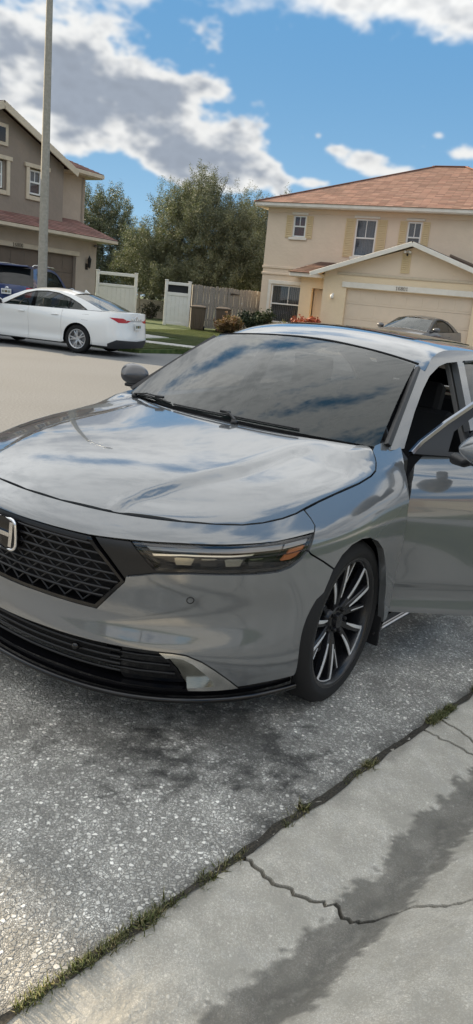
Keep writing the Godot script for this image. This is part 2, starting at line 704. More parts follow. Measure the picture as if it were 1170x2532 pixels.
func make_materials() -> void:
	var m := mat("paint", lin(0.180, 0.187, 0.193), 0.12, 0.38)
	m.clearcoat_enabled = true
	m.clearcoat = 1.0
	m.clearcoat_roughness = 0.015
	m = mat("white_paint", lin(0.78, 0.78, 0.76), 0.35, 0.0)
	m.clearcoat_enabled = true
	m.clearcoat = 1.0
	m.clearcoat_roughness = 0.03
	m = mat("blue_paint", lin(0.012, 0.030, 0.115), 0.35, 0.1)
	m.clearcoat_enabled = true
	m.clearcoat_roughness = 0.05
	m = mat("dusk_paint", lin(0.055, 0.055, 0.06), 0.4, 0.3)
	m.clearcoat_enabled = true
	m.clearcoat_roughness = 0.08
	m = mat("silver_paint", lin(0.42, 0.43, 0.44), 0.35, 0.4)
	m.clearcoat_enabled = true
	m.clearcoat_roughness = 0.05
	mat("gloss_black", lin(0.004, 0.004, 0.005), 0.10)
	mat("satin_black", lin(0.006, 0.006, 0.007), 0.45)
	mat("matt_black", lin(0.006, 0.006, 0.007), 0.9)
	mat("grey_plastic", lin(0.03, 0.03, 0.033), 0.5)
	mat("rubber", lin(0.0055, 0.0055, 0.006), 0.85)
	mat("chrome", lin(0.72, 0.72, 0.73), 0.12, 1.0)
	mat("satin_metal", lin(0.74, 0.73, 0.70), 0.24, 1.0)
	mat("scoop_metal", lin(0.30, 0.295, 0.26), 0.2, 1.0)
	mat("strip_metal", lin(0.22, 0.25, 0.30), 0.12, 1.0)
	rough_mat("grey_render", lin(0.24, 0.235, 0.215), lin(0.28, 0.272, 0.25), 95, 0.02, 0.13, 0.5)
	mat("machined", lin(0.72, 0.72, 0.72), 0.35, 0.35)
	mat("alloy", lin(0.55, 0.55, 0.56), 0.3, 0.85)
	mat("wheel_black", lin(0.012, 0.012, 0.014), 0.25)
	mat("disc", lin(0.25, 0.25, 0.26), 0.4, 0.8)
	mat("seat_cloth", lin(0.016, 0.016, 0.018), 0.8)
	mat("trim_grey", lin(0.16, 0.155, 0.15), 0.7)
	mat("dash", lin(0.018, 0.018, 0.02), 0.65)
	mat("red_lens", lin(0.42, 0.012, 0.016), 0.1)
	mat("amber_lens", lin(0.34, 0.115, 0.045), 0.25)
	mat("white_lens", lin(0.30, 0.30, 0.30), 0.15)
	mat("grille_black", lin(0.010, 0.010, 0.012), 0.3)
	m = mat("glass", lin(0.02, 0.03, 0.028), 0.0)
	m.transparency = BaseMaterial3D.TRANSPARENCY_ALPHA
	m.albedo_color.a = 0.5
	m.metallic_specular = 0.6
	m = mat("screen_glass", lin(0.012, 0.018, 0.017), 0.0)
	m.transparency = BaseMaterial3D.TRANSPARENCY_ALPHA
	m.albedo_color.a = 0.80
	m.metallic_specular = 0.5
	m = mat("clear_glass", lin(0.02, 0.02, 0.02), 0.0)
	m.transparency = BaseMaterial3D.TRANSPARENCY_ALPHA
	m.albedo_color.a = 0.06
	m = mat("window_glass", lin(0.03, 0.035, 0.04), 0.0)
	m.transparency = BaseMaterial3D.TRANSPARENCY_ALPHA
	m.albedo_color.a = 0.3
	mat("dark_glass", lin(0.008, 0.010, 0.011), 0.02)
	# ground
	var pb := pebble_image(1024, 0.075, 3, lin(0.16, 0.152, 0.135), lin(0.29, 0.278, 0.246), lin(1.0, 0.955, 0.86), 0.5, 0.5)
	m = mat("road", Color.WHITE, 0.88)
	m.albedo_texture = pb[0]
	m.heightmap_enabled = true
	m.heightmap_texture = pb[1]
	m.heightmap_scale = 0.45
	m.uv1_scale = Vector3(1.0 / 0.95, 1.0 / 0.95, 1.0)
	m.vertex_color_use_as_albedo = true
	m = rough_mat("far_asphalt", lin(0.125, 0.125, 0.123), lin(0.18, 0.18, 0.177), 91, 0.09, 0.6, 0.0, 0.95)
	m.vertex_color_use_as_albedo = true
	var pc := pebble_image(1024, 0.11, 21, lin(0.335, 0.313, 0.267), lin(0.35, 0.327, 0.279), lin(0.60, 0.56, 0.49), 0.9, 0.12)
	m = mat("concrete", Color.WHITE, 0.9)
	m.albedo_texture = pc[0]
	m.normal_enabled = true
	m.normal_texture = noise_tex(33, 0.03, 512, 5, [], true, 2.5)
	m.normal_scale = 0.9
	m.heightmap_enabled = true
	m.heightmap_texture = pc[1]
	m.heightmap_scale = 0.12
	m.uv1_scale = Vector3(1.2, 1.2, 1.0)
	m.vertex_color_use_as_albedo = true
	rough_mat("paving", lin(0.33, 0.32, 0.29), lin(0.46, 0.45, 0.41), 44, 0.012, 0.4, 1.5)
	rough_mat("lawn", lin(0.035, 0.062, 0.014), lin(0.09, 0.12, 0.035), 51, 0.02, 0.35, 0.0, 1.0)
	rough_mat("earth", lin(0.018, 0.016, 0.012), lin(0.065, 0.056, 0.042), 58, 0.05, 4.0, 3.0, 1.0)
	# houses
	rough_mat("stucco_tan", lin(0.66, 0.54, 0.415), lin(0.69, 0.565, 0.435), 61, 0.02, 0.13, 0.5)
	rough_mat("stucco_cream", lin(0.70, 0.565, 0.39), lin(0.73, 0.59, 0.41), 63, 0.02, 0.13, 0.5)
	rough_mat("stucco_brown", lin(0.24, 0.195, 0.155), lin(0.26, 0.21, 0.168), 65, 0.02, 0.13, 0.5)
	rough_mat("stucco_taupe", lin(0.39, 0.315, 0.245), lin(0.42, 0.34, 0.265), 67, 0.02, 0.13, 0.5)
	rough_mat("trim_white", lin(0.66, 0.62, 0.55), lin(0.72, 0.68, 0.61), 69, 0.01, 0.5, 0.0, 0.6)
	rough_mat("trim_cream", lin(0.5, 0.42, 0.31), lin(0.56, 0.47, 0.35), 70, 0.01, 0.5, 0.0, 0.6)
	rough_mat("door_tan", lin(0.60, 0.50, 0.39), lin(0.63, 0.52, 0.405), 71, 0.01, 0.4, 0.0, 0.55)
	rough_mat("door_brown", lin(0.125, 0.093, 0.068), lin(0.14, 0.104, 0.077), 73, 0.01, 0.4, 0.0, 0.55)
	rough_mat("shutter", lin(0.62, 0.48, 0.275), lin(0.65, 0.505, 0.295), 75, 0.01, 0.5, 0.0, 0.6)
	rough_mat("vinyl", lin(0.72, 0.70, 0.66), lin(0.78, 0.76, 0.72), 77, 0.01, 0.5, 0.0, 0.45)
	rough_mat("vinyl_tan", lin(0.50, 0.43, 0.34), lin(0.55, 0.48, 0.38), 78, 0.01, 0.5, 0.0, 0.5)
	rough_mat("old_wood", lin(0.17, 0.155, 0.135), lin(0.30, 0.28, 0.25), 79, 0.05, 0.9, 2.0)
	rough_mat("bark", lin(0.05, 0.042, 0.033), lin(0.12, 0.10, 0.08), 81, 0.05, 1.2, 5.0)
	rough_mat("pole_concrete", lin(0.27, 0.255, 0.215), lin(0.34, 0.315, 0.27), 83, 0.03, 0.6, 1.5)
	mat("window_white", lin(0.72, 0.71, 0.68), 0.4)
	mat("curtain", lin(0.36, 0.40, 0.46), 0.9)
	mat("red_curtain", lin(0.30, 0.06, 0.07), 0.9)
	mat("blind", lin(0.42, 0.41, 0.38), 0.7)
	mat("room_dark", lin(0.02, 0.022, 0.025), 0.9)
	mat("bin_brown", lin(0.10, 0.072, 0.048), 0.6)
	mat("dark_metal", lin(0.015, 0.015, 0.016), 0.4, 0.4)
	mat("numeral", lin(0.10, 0.075, 0.05), 0.5)
	m = mat("shingle_red", Color.WHITE, 0.95)
	m.vertex_color_use_as_albedo = true
	m = mat("leaf", Color.WHITE, 0.62)
	m.vertex_color_use_as_albedo = true
	m.backlight_enabled = true
	m.backlight = Color(0.55, 0.6, 0.25)

const KERB_O := Vector3(1.30, 0.0, -0.53)
const KERB_S := Vector3(-0.0919, 0.0, 0.9958)
const KERB_T := Vector3(0.9958, 0.0, 0.0919)

func road_y(x: float, z: float) -> float:
	var q := 0.018 * (0.9 - x)
	if x < -2.2:
		q = 0.0558 - 0.006 * minf(-2.2 - x, 6.0)
	return q

func kerb_pos(s: float, t: float, y: float) -> Vector3:
	var p := KERB_O + KERB_S * s + KERB_T * t
	p.y = y + road_y(1.3, 0.0)
	return p

func kerb_prof(t: float) -> float:
	var xs := [-0.02, 0.0, 0.15, 0.30, 0.37, 0.47, 0.62, 0.76, 0.92]
	var ys := [0.006, 0.008, -0.012, -0.052, -0.056, -0.012, 0.07, 0.115, 0.118]
	for i in xs.size() - 1:
		if t <= xs[i + 1]:
			var f: float = clampf((t - xs[i]) / (xs[i + 1] - xs[i]), 0.0, 1.0)
			return lerpf(ys[i], ys[i + 1], f * f * (3.0 - 2.0 * f) * 0.5 + f * 0.5)
	return ys[-1]

func kerb_fn(lift: float) -> Callable:
	return func(w: Vector2) -> Vector3: return kerb_pos(w.x, w.y, kerb_prof(w.y) + lift)

func recolor(mb: MB, f: Callable) -> void:
	for i in mb.v.size():
		mb.c[i] = f.call(mb.v[i])

func build_ground() -> void:
	var down := Vector3(0, -50, 0)
	var g := MB.new()
	flat(V2([-700, -700, 700, -700, 700, 700, -700, 700]), -0.12, g)
	struct("ground", g, M.lawn)
	# asphalt: near piece with its stains, then the rest of the street
	var sn := FastNoiseLite.new()
	sn.seed = 77
	sn.frequency = 3.2
	sn.fractal_octaves = 5
	sn.fractal_gain = 0.6
	var road_fn := func(w: Vector2) -> Vector3: return Vector3(w.x, road_y(w.x, w.y), w.y)
	var spots := [[0.45, 0.80, 0.30, 0.55], [0.78, 0.55, 0.34, 0.9], [0.62, 0.86, 0.22, 0.55], [1.03, 0.50, 0.14, 0.6], [1.06, 0.66, 0.12, 0.7], [0.98, 0.36, 0.16, 0.5], [1.1, 0.82, 0.07, 0.7], [1.17, 0.80, 0.07, 0.8], [1.12, 0.88, 0.05, 0.6], [0.2, 0.95, 0.18, 0.35], [0.72, 1.05, 0.06, 0.4], [0.55, 1.15, 0.05, 0.3], [1.25, -0.1, 0.14, 0.4], [1.18, 0.15, 0.1, 0.35], [0.35, 1.05, 0.05, 0.45]]
	var near := MB.new()
	var joint := func(z: float) -> float: return 1.30 - 0.0923 * (z + 0.53)
	near.patch(PackedVector2Array([Vector2(-1.5, -3.4), Vector2(joint.call(-3.4), -3.4), Vector2(joint.call(2.4), 2.4), Vector2(-1.5, 2.4)]), road_fn, Vector2(0.026, 0.026), down)
	recolor(near, func(p: Vector3) -> Color:
		var n := sn.get_noise_2d(p.x, p.z)
		var n2 := sn.get_noise_2d(p.x * 3.7 + 40.0, p.z * 3.7)
		var k := 1.16 + n * 0.22
		for q in spots:
			var d: float = Vector2(p.x - q[0], p.z - q[1]).length() / q[2] + n2 * 0.9 + n * 0.5
			k *= 1.0 - q[3] * 0.68 * smoothstep(1.05, 0.35, d)
		var e: float = joint.call(p.z) - p.x
		k *= 1.0 - 0.5 * smoothstep(0.10 + 0.08 * n2, 0.0, e)
		k *= 1.0 - 0.35 * smoothstep(0.45, 0.6, n2 + n * 0.4)
		# fades darker at the patch edges to meet the far asphalt tone
		var worn := smoothstep(-1.4 + n2 * 0.15, -0.3 + n * 0.2, p.x) * smoothstep(2.4, 1.95, p.z + n2 * 0.06) * smoothstep(-3.35, -2.5, p.z + n2 * 0.1)
		k *= lerpf(0.42, 1.0, worn)
		return Color(k, k, k))
	struct("road", near, M.road)
	var rest := MB.new()
	for poly in [V2([-60, -40, -1.5, -40, -1.5, 30, -60, 30]), PackedVector2Array([Vector2(-1.5, -40), Vector2(40, -40), Vector2(40, -9.6), Vector2(joint.call(-9.6), -9.6), Vector2(joint.call(-3.4), -3.4), Vector2(-1.5, -3.4)]), PackedVector2Array([Vector2(-1.5, 2.4), Vector2(joint.call(2.4), 2.4), Vector2(joint.call(30.0), 30), Vector2(-1.5, 30)])]:
		rest.patch(poly, road_fn, Vector2(1.2, 1.2), down)
	recolor(rest, func(p: Vector3) -> Color:
		var k := 1.0 + sn.get_noise_2d(p.x * 0.15, p.z * 0.15) * 0.25 * smoothstep(0.0, 1.5, absf(p.x + 1.5))
		return Color(k, k * 0.995, k * 0.985))
	struct("road", rest, M.far_asphalt)
	# kerb and gutter, cast in lengths with ragged joints
	var j1 := [[1.515, -0.01], [1.51, 0.06], [1.512, 0.14], [1.475, 0.21], [1.42, 0.265], [1.43, 0.33], [1.365, 0.37], [1.27, 0.43], [1.24, 0.49], [1.2, 0.57], [1.16, 0.75], [1.12, 0.92]]
	var j2 := [[0.455, -0.01], [0.45, 0.05], [0.435, 0.11], [0.42, 0.2], [0.41, 0.3], [0.43, 0.45], [0.4, 0.7], [0.42, 0.92]]
	var j3 := [[0.345, -0.01], [0.325, 0.06], [0.33, 0.11], [0.355, 0.19], [0.345, 0.3], [0.36, 0.45], [0.33, 0.7], [0.34, 0.92]]
	var straight := func(s: float) -> Array: return [[s, -0.01], [s, 0.92]]
	var wet := FastNoiseLite.new()
	wet.seed = 4
	wet.frequency = 5.0
	wet.fractal_octaves = 4
	var joints: Array = [straight.call(-10.0), straight.call(-7.0), straight.call(-4.0), straight.call(-1.9), j3, j2, j1, straight.call(3.4), straight.call(6.4), straight.call(9.4)]
	for jn in joints.size():
		var fine: Array = []
		for k in joints[jn].size() - 1:
			for e in 5:
				var f := e / 5.0
				var q0: Array = joints[jn][k]
				var q1: Array = joints[jn][k + 1]
				var tt := lerpf(q0[1], q1[1], f)
				fine.append([lerpf(q0[0], q1[0], f) + (wet.get_noise_2d(tt * 9.0, jn * 7.0) * 0.022 if q0[0] != q1[0] else 0.0), tt])
		fine.append(joints[jn][-1])
		joints[jn] = fine
	for i in joints.size() - 1:
		var a: Array = joints[i]
		var b: Array = joints[i + 1]
		var gap := 0.005 if (i == 4) else 0.008
		var poly := PackedVector2Array()
		for q in a:
			poly.append(Vector2(q[0] + gap, q[1]))
		for k in range(b.size() - 1, -1, -1):
			poly.append(Vector2(b[k][0] - gap, b[k][1]))
		var mb := MB.new()
		mb.patch(poly, kerb_fn(0.0), Vector2(0.014, 0.011) if absf(a[0][0] - 0.8) < 1.2 else Vector2(0.2, 0.04), down, 0.05)
		recolor(mb, func(p: Vector3) -> Color:
			var t := (p - KERB_O).dot(KERB_T)
			var s := (p - KERB_O).dot(KERB_S)
			var n := wet.get_noise_2d(p.x, p.z)
			var k := 0.98 + n * 0.16 - 0.22 * smoothstep(0.06, 0.0, t + n * 0.03)
			# damp margin of the gutter, soaked into the concrete
			var n3 := wet.get_noise_2d(p.x * 3.0 + 50.0, p.z * 3.0)
			var off := t - 0.325 - n * 0.035 + 0.02 * sin(s * 3.1)
			var half := 0.072 + 0.03 * n3 + 0.018 * wet.get_noise_2d(p.x * 9.0, p.z * 9.0)
			k *= 1.0 - 0.56 * smoothstep(0.010, -0.008, absf(off) - half)
			k *= 1.0 - 0.22 * smoothstep(0.02, -0.02, absf(off - 0.012) - half * 0.42)
			k *= 1.0 + 0.5 * smoothstep(0.012, 0.0, absf(off - 0.022)) * smoothstep(0.1, 0.5, n3 + 0.45)
			return Color(k, k * 0.995, k * 0.98))
		struct("kerb", mb, M.concrete)
	var bed := MB.new()
	bed.patch(V2([-10, -0.06, 9.4, -0.06, 9.4, 0.95, -10, 0.95]), kerb_fn(-0.035), Vector2(0.6, 0.1), down)
	struct("kerb_bed", bed, M.earth)
	# dirt in the joint between asphalt and concrete
	var dirt := MB.new()
	var dn := func(w: Vector2) -> Vector3: return kerb_pos(w.x, w.y, 0.010 + 0.006 * wet.get_noise_2d(w.x * 6.0, w.y * 9.0))
	var du := PackedVector2Array()
	var dl := PackedVector2Array()
	for k in 90:
		var s := -3.0 + k * 0.07
		var n := wet.get_noise_2d(s * 2.0, 60.0)
		du.append(Vector2(s, -0.010 - maxf(0.0, n) * 0.03))
		dl.append(Vector2(s, 0.014 + wet.get_noise_2d(s * 3.0, 80.0) * 0.02))
	dl.reverse()
	du.append_array(dl)
	dirt.patch(du, dn, Vector2(0.03, 0.02), down)
	struct("joint_soil", dirt, M.earth)
	# verge this side
	var verge := MB.new()
	verge.patch(V2([-10, 0.93, 9.4, 0.93, 9.4, 2.4, -10, 2.4]), func(w: Vector2) -> Vector3: return kerb_pos(w.x, w.y, 0.105), Vector2(1.0, 0.5), down)
	struct("verge", verge, M.lawn)
	var side := MB.new()
	side.patch(V2([-10, 2.41, 9.4, 2.41, 9.4, 3.9, -10, 3.9]), func(w: Vector2) -> Vector3: return kerb_pos(w.x, w.y, 0.12), Vector2(1.0, 0.5), down, 0.08)
	struct("sidewalk", side, M.paving)
	var yard := MB.new()
	yard.patch(V2([-10, 3.91, 12, 3.91, 12, 40, -10, 40]), func(w: Vector2) -> Vector3: return kerb_pos(w.x, w.y, 0.11 + 0.02 * (w.y - 3.9)), Vector2(4.0, 4.0), down)
	struct("yard", yard, M.lawn)
	# far lawn, higher than the street, with sidewalk, aprons and driveways on it
	lawn_piece("lawn", V2([-60, -12.9, -12.9, -12.4, -12.3, -12.7, -12.2, -14.2, -11.9, -16.2, -13.2, -25.2, -13.3, -60, -60, -60]), 0.0, M.lawn)
	lawn_piece("lawn", V2([-3.0, -60, -3.2, -25.2, -1.6, -15.6, 40, -24.0, 40, -60]), 0.0, M.lawn)
	lawn_piece("driveway", V2([-13.19, -25.2, -11.88, -16.2, -11.5, -15.4, -1.9, -14.4, -1.62, -15.6, -3.21, -25.2, -3.4, -30, -13.3, -30]), 0.004, M.paving)
	lawn_piece("driveway", V2([-21, -18.0, -21, -12.75, -14.9, -12.55, -15.6, -17.6]), 0.018, M.paving)
	lawn_piece("sidewalk", V2([-14.9, -14.5, -12.23, -15.1, -12.1, -16.0, -14.9, -15.4]), 0.014, M.paving)
	grass_blades()

func land_y(x: float, z: float) -> float:
	var d := clampf((-12.0 - z) / 14.0, 0.0, 1.0)
	return 0.10 + 0.25 * d

func lawn_piece(called: String, poly: PackedVector2Array, lift: float, m: Material) -> void:
	var mb := MB.new()
	mb.patch(poly, func(w: Vector2) -> Vector3: return Vector3(w.x, land_y(w.x, w.y) + lift, w.y), Vector2(1.5, 1.5), Vector3(0, -50, 0), 0.15)
	struct(called, mb, m)

func blade_mesh(h: float, w: float, bend: float) -> MB:
	var mb := MB.new()
	for k in 3:
		var a := TAU * k / 3.0 + 0.4
		var d := Vector3(cos(a), 0, sin(a))
		var x := Vector3(-d.z, 0, d.x)
		var p0 := d * 0.004
		var p1 := d * (0.004 + bend * 0.35) + Vector3(0, h * 0.6, 0)
		var p2 := d * (0.004 + bend) + Vector3(0, h, 0)
		var nn := (d * 0.6 + Vector3.UP).normalized()
		mb.tri(p0 - x * w, p0 + x * w, p1 + x * w * 0.7, nn, nn, nn)
		mb.tri(p0 - x * w, p1 + x * w * 0.7, p1 - x * w * 0.7, nn, nn, nn)
		mb.tri(p1 - x * w * 0.7, p1 + x * w * 0.7, p2, nn, nn, nn)
	return mb

func scatter(called: String, mesh: Mesh, m: Material, xf: Array, cols: PackedColorArray, parent: Node) -> MultiMeshInstance3D:
	var mm := MultiMesh.new()
	mm.transform_format = MultiMesh.TRANSFORM_3D
	mm.use_colors = true
	mm.mesh = mesh
	mm.instance_count = xf.size()
	for i in xf.size():
		mm.set_instance_transform(i, xf[i])
		mm.set_instance_color(i, cols[i])
	var o := MultiMeshInstance3D.new()
	o.name = numbered(called) if parent == self else under(parent, called)
	o.multimesh = mm
	o.material_override = m
	parent.add_child(o, true)
	o.set_meta("kind", "stuff")
	return o

func grass_blades() -> void:
	var r := RandomNumberGenerator.new()
	r.seed = 8
	var n := FastNoiseLite.new()
	n.seed = 15
	n.frequency = 2.4
	# weeds in the joint by the kerb
	var xf: Array = []
	var cols := PackedColorArray()
	for i in 15000:
		var s := r.randf_range(-2.6, 2.3)
		var t := r.randfn(0.002, 0.010)
		if n.get_noise_1d(s * 1.3) * 1.3 + 0.10 + 0.45 * n.get_noise_1d(s * 7.0) < r.randf() * 0.75:
			continue
		if s > 1.0 and r.randf() < 0.5:
			continue
		var k := r.randf_range(0.3, 0.9) * (0.75 + 0.5 * n.get_noise_1d(s * 5.0 + 30.0))
		var b := Basis(Vector3.UP, r.randf() * TAU) * Basis(Vector3.RIGHT, r.randfn(0.0, 0.5))
		xf.append(Transform3D(b.scaled(Vector3(k, k, k)), kerb_pos(s, t, 0.008)))
		var dry := clampf(r.randf() * 1.2 - 0.3 + n.get_noise_1d(s * 3.0) * 0.6, 0.0, 1.0)
		var c := Vector3(0.13, 0.16, 0.05).lerp(Vector3(0.36, 0.30, 0.15), dry) * r.randf_range(0.6, 1.2)
		cols.append(Color(c.x, c.y, c.z))
	var o := scatter("weeds", blade_mesh(0.036, 0.0024, 0.03).done(), M.leaf, xf, cols, self)
	tag(o, "short grass and weeds growing in the joint between asphalt and kerb", "grass")
	# the lawn across the street
	xf = []
	cols = PackedColorArray()
	for i in 110000:
		var x := r.randf_range(-19.0, -11.9)
		var z := r.randf_range(-25.0, -12.4)
		var far := (-12.4 - z) / 12.6
		if r.randf() > 1.0 - 0.55 * far:
			continue
		if x > -12.3 - 0.1 * maxf(0.0, -16.2 - z) + (0.25 if z < -14.0 and z > -16.0 else 0.0):
			continue
		if x > -14.9 and z < -14.45 - (x + 14.9) * 0.23 and z > -15.45 - (x + 14.9) * 0.2:
			continue
		if x < -14.95 and z > -17.7:
			continue
		var k := r.randf_range(0.7, 1.4)
		var b := Basis(Vector3.UP, r.randf() * TAU)
		xf.append(Transform3D(b.scaled(Vector3(k, k, k)), Vector3(x, land_y(x, z), z)))
		var c := Vector3(0.07, 0.105, 0.022).lerp(Vector3(0.17, 0.18, 0.055), clampf(r.randf() * 0.6 + n.get_noise_2d(x * 0.4, z * 0.4) * 0.6, 0.0, 1.0))
		cols.append(Color(c.x, c.y, c.z))
	o = scatter("lawn_grass", blade_mesh(0.034, 0.004, 0.028).done(), M.leaf, xf, cols, self)
	tag(o, "mown green grass of the lawn across the street", "grass")

const CAR_C := Vector3(0, 0.55, -1.4)
var ash: Shell

func hood_y(x: float, z: float) -> float:
	var x2 := x * x
	var x4 := x2 * x2
	var x8 := x4 * x4
	var z2 := z * z
	var y := 0.96622 - 0.09831 * z - 0.00984 * z2 + 0.05441 * z2 * z - 0.22806 * z2 * z2
	y += x2 * (-0.08839 - 0.07642 * z + 0.29725 * z2 - 0.4603 * z2 * z) + x4 * (0.05428 + 0.06638 * z - 0.5997 * z2) + x8 * (-0.28785 - 0.23146 * z)
	# the raised middle of the bonnet, with a crease that runs back to the screen
	var ax := absf(x)
	var xc := 0.352 + 0.115 * smoothstep(0.85, 0.2, z)
	var wd := 0.03 + 0.05 * smoothstep(0.75, 0.0, z)
	var fade := smoothstep(-0.30, -0.05, z) * (0.55 + 0.45 * smoothstep(0.9, 0.6, z))
	y -= 0.017 * fade * soft_step((ax - xc) / wd)
	y += 0.011 * fade * soft_step((ax - xc - 0.16) / 0.22)
	return y

func soft_step(t: float) -> float:
	# straight ramp with short rounded ends
	var r := 0.36
	var f := func(q: float) -> float:
		if q < -r:
			return 0.0
		if q > r:
			return q
		return (q + r) * (q + r) / (4.0 * r)
	return f.call(t) - f.call(t - 1.0)

func roof_y(x: float, z: float) -> float:
	var d := z + 1.5
	var u := x / 0.605
	var y := 1.436 - (0.63 * d * d * d if d > 0.0 else 0.045 * d * d)
	return y - 0.047 * u * u - 0.022 * pow(absf(u), 9.0)

func screen_at(w: Vector2) -> Vector3:
	var u := w.x
	var v := w.y
	var b := Vector3(0.745 * u, 0.992 - 0.016 * u * u, -0.205 - 0.205 * u * u)
	var t := Vector3(0.607 * u, 1.3605 - 0.048 * u * u, -1.012 + 0.045 * u * u)
	return b.lerp(t, v) + Vector3(0, 0.9, 0.42) * (0.026 * 4.0 * v * (1.0 - v) * (1.0 - 0.35 * u * u))

func cabin_at(w: Vector2, sg := 1.0) -> Vector3:
	var y := w.y
	var x := 0.78 - 0.45 * (y - 0.95) - 1.1 * pow(maxf(0.0, y - 1.29), 2.0)
	var z := w.x
	# narrows towards the tail
	x -= 0.05 * pow(maxf(0.0, -2.3 - z), 1.5)
	return Vector3(sg * x, y, z)

func roof_edge(z: float) -> float:
	# height at which roof and cabin side meet
	var y := 1.36
	for i in 12:
		y = roof_y(cabin_at(Vector2(z, y)).x, z)
	return y

func tyre_profile(r: float, w: float, rim: float) -> PackedVector2Array:
	var h := w * 0.5
	return PackedVector2Array([Vector2(-h * 0.82, rim), Vector2(-h, rim + (r - rim) * 0.35), Vector2(-h * 0.99, r - 0.035), Vector2(-h * 0.86, r - 0.010), Vector2(-h * 0.66, r), Vector2(h * 0.66, r), Vector2(h * 0.86, r - 0.010), Vector2(h * 0.99, r - 0.035), Vector2(h, rim + (r - rim) * 0.35), Vector2(h * 0.93, rim + 0.004), Vector2(h * 0.88, rim)])

# a wheel whose axle is x, outer side +x, centred on its own origin
func wheel(parent: Node3D, r: float, w: float, rim: float, style: String, at: Vector3, turn: float) -> Node3D:
	var key := "wheel_" + style
	var t := MB.new()
	if not M.has(key):
		t.lathe(tyre_profile(r, w, rim), 56)
		# three grooves round the tread
		for gx in [-0.3, 0.0, 0.3]:
			t.lathe(PackedVector2Array([Vector2(gx * w - 0.004, r + 0.0012), Vector2(gx * w + 0.004, r + 0.0012)]), 56)
		M[key] = t.done()
	var root := shared("wheel", M[key], M.rubber, parent, Transform3D(Basis(Vector3.UP, turn), at))
	var h := w * 0.5
	var face := h * 0.90
	if not M.has(key + "_rim"):
		var b := MB.new()
		b.lathe(PackedVector2Array([Vector2(-h * 0.8, rim - 0.004), Vector2(-h * 0.7, rim - 0.022), Vector2(h * 0.72, rim - 0.022), Vector2(h * 0.88, rim - 0.014), Vector2(h * 0.955, rim - 0.005), Vector2(h * 0.94, rim + 0.005)]), 56)
		b.lathe(PackedVector2Array([Vector2(-h * 0.35, 0.02), Vector2(-h * 0.35, rim - 0.02)]), 40)
		M[key + "_rim"] = b.done()
		var dk := MB.new()
		dk.lathe(PackedVector2Array([Vector2(-0.01, 0.05), Vector2(0.012, 0.05), Vector2(0.012, r * 0.46), Vector2(-0.01, r * 0.46)]), 40, true)
		M[key + "_disc"] = dk.done()
		var hb := MB.new()
		hb.lathe(PackedVector2Array([Vector2(face - 0.09, 0.068), Vector2(face - 0.045, 0.064), Vector2(face - 0.036, 0.052), Vector2(face - 0.034, 0.033), Vector2(face - 0.020, 0.030), Vector2(face - 0.017, 0.0)]), 28)
		M[key + "_hub"] = hb.done()
		var nut := MB.new()
		nut.lathe(PackedVector2Array([Vector2(0, 0.010), Vector2(0.014, 0.009), Vector2(0.018, 0.005), Vector2(0.018, 0.0)]), 6, true)
		M[key + "_nut"] = nut.done()
		var sp := MB.new()
		var ed := MB.new()
		var half := 0.0
		if style == "split":
			# pairs of blades that open outwards and meet the rim in a bright bracket
			for sg in [-1.0, 1.0]:
				var a0: float = sg * 0.115
				var a1: float = sg * 0.225
				var ps: Array = []
				var es: Array = []
				for k in 13:
					var f := k / 12.0
					var rr := lerpf(0.050, rim - 0.012, f)
					var a := lerpf(a0 * 1.5, a1, sqrt(f)) if f < 0.15 else lerpf(a0, a1, f)
					a = lerpf(a0 * 1.25, a1, f)
					var x := face - 0.010 - 0.030 * (1.0 - f) * (1.0 - f) - 0.004 * f
					ps.append([Vector3(x, rr * cos(a), rr * sin(a)), lerpf(0.0135, 0.0110, f)])
					if f > 0.22:
						var ae: float = a + sg * 0.009 / rr
						es.append([Vector3(x + 0.0016, rr * cos(ae), rr * sin(ae)), lerpf(0.003, 0.0070, smoothstep(0.2, 0.6, f))])
				ribbon(sp, ps, 0.026)
				ribbon(ed, es, 0.004)
			for k in 6:
				var a := lerpf(-0.255, 0.255, k / 6.0)
				var b2 := lerpf(-0.255, 0.255, (k + 1) / 6.0)
				ed.bar(Vector3(face - 0.013, (rim - 0.016) * cos(a), (rim - 0.016) * sin(a)), Vector3(face - 0.013, (rim - 0.016) * cos(b2), (rim - 0.016) * sin(b2)), 0.010, 0.005, Vector3.RIGHT)
			# dark spoke between two pairs
			var am := TAU / 10.0
			var pm: Array = []
			for k in 9:
				var f := k / 8.0
				pm.append([Vector3(face - 0.026 - 0.03 * (1.0 - f), lerpf(0.05, rim - 0.015, f) * cos(am), lerpf(0.05, rim - 0.015, f) * sin(am)), lerpf(0.015, 0.011, f)])
			ribbon(sp, pm, 0.022)
			var pe: Array = []
			for k in range(4, 9):
				pe.append([pm[k][0] + Vector3(0.0016, 0, 0), 0.0022])
			var em := MB.new()
			ribbon(em, pe, 0.003)
			M[key + "_mid"] = em.done()
		else:
			for sg in [-1.0, 1.0]:
				var ps: Array = []
				for k in 9:
					var f := k / 8.0
					var a: float = sg * lerpf(0.12, 0.20, f)
					var rr := lerpf(0.03, rim - 0.01, f)
					ps.append([Vector3(face - 0.020 + 0.006 * sin(PI * f), rr * cos(a), rr * sin(a)), lerpf(0.015, 0.013, f)])
				ribbon(sp, ps, 0.024)
		M[key + "_sp"] = sp.done()
		M[key + "_ed"] = ed.done() if ed.v.size() > 0 else null
	var dark := style == "split"
	shared("rim", M[key + "_rim"], M.wheel_black if dark else M.alloy, root, Transform3D.IDENTITY)
	shared("brake_disc", M[key + "_disc"], M.disc, root, Transform3D.IDENTITY)
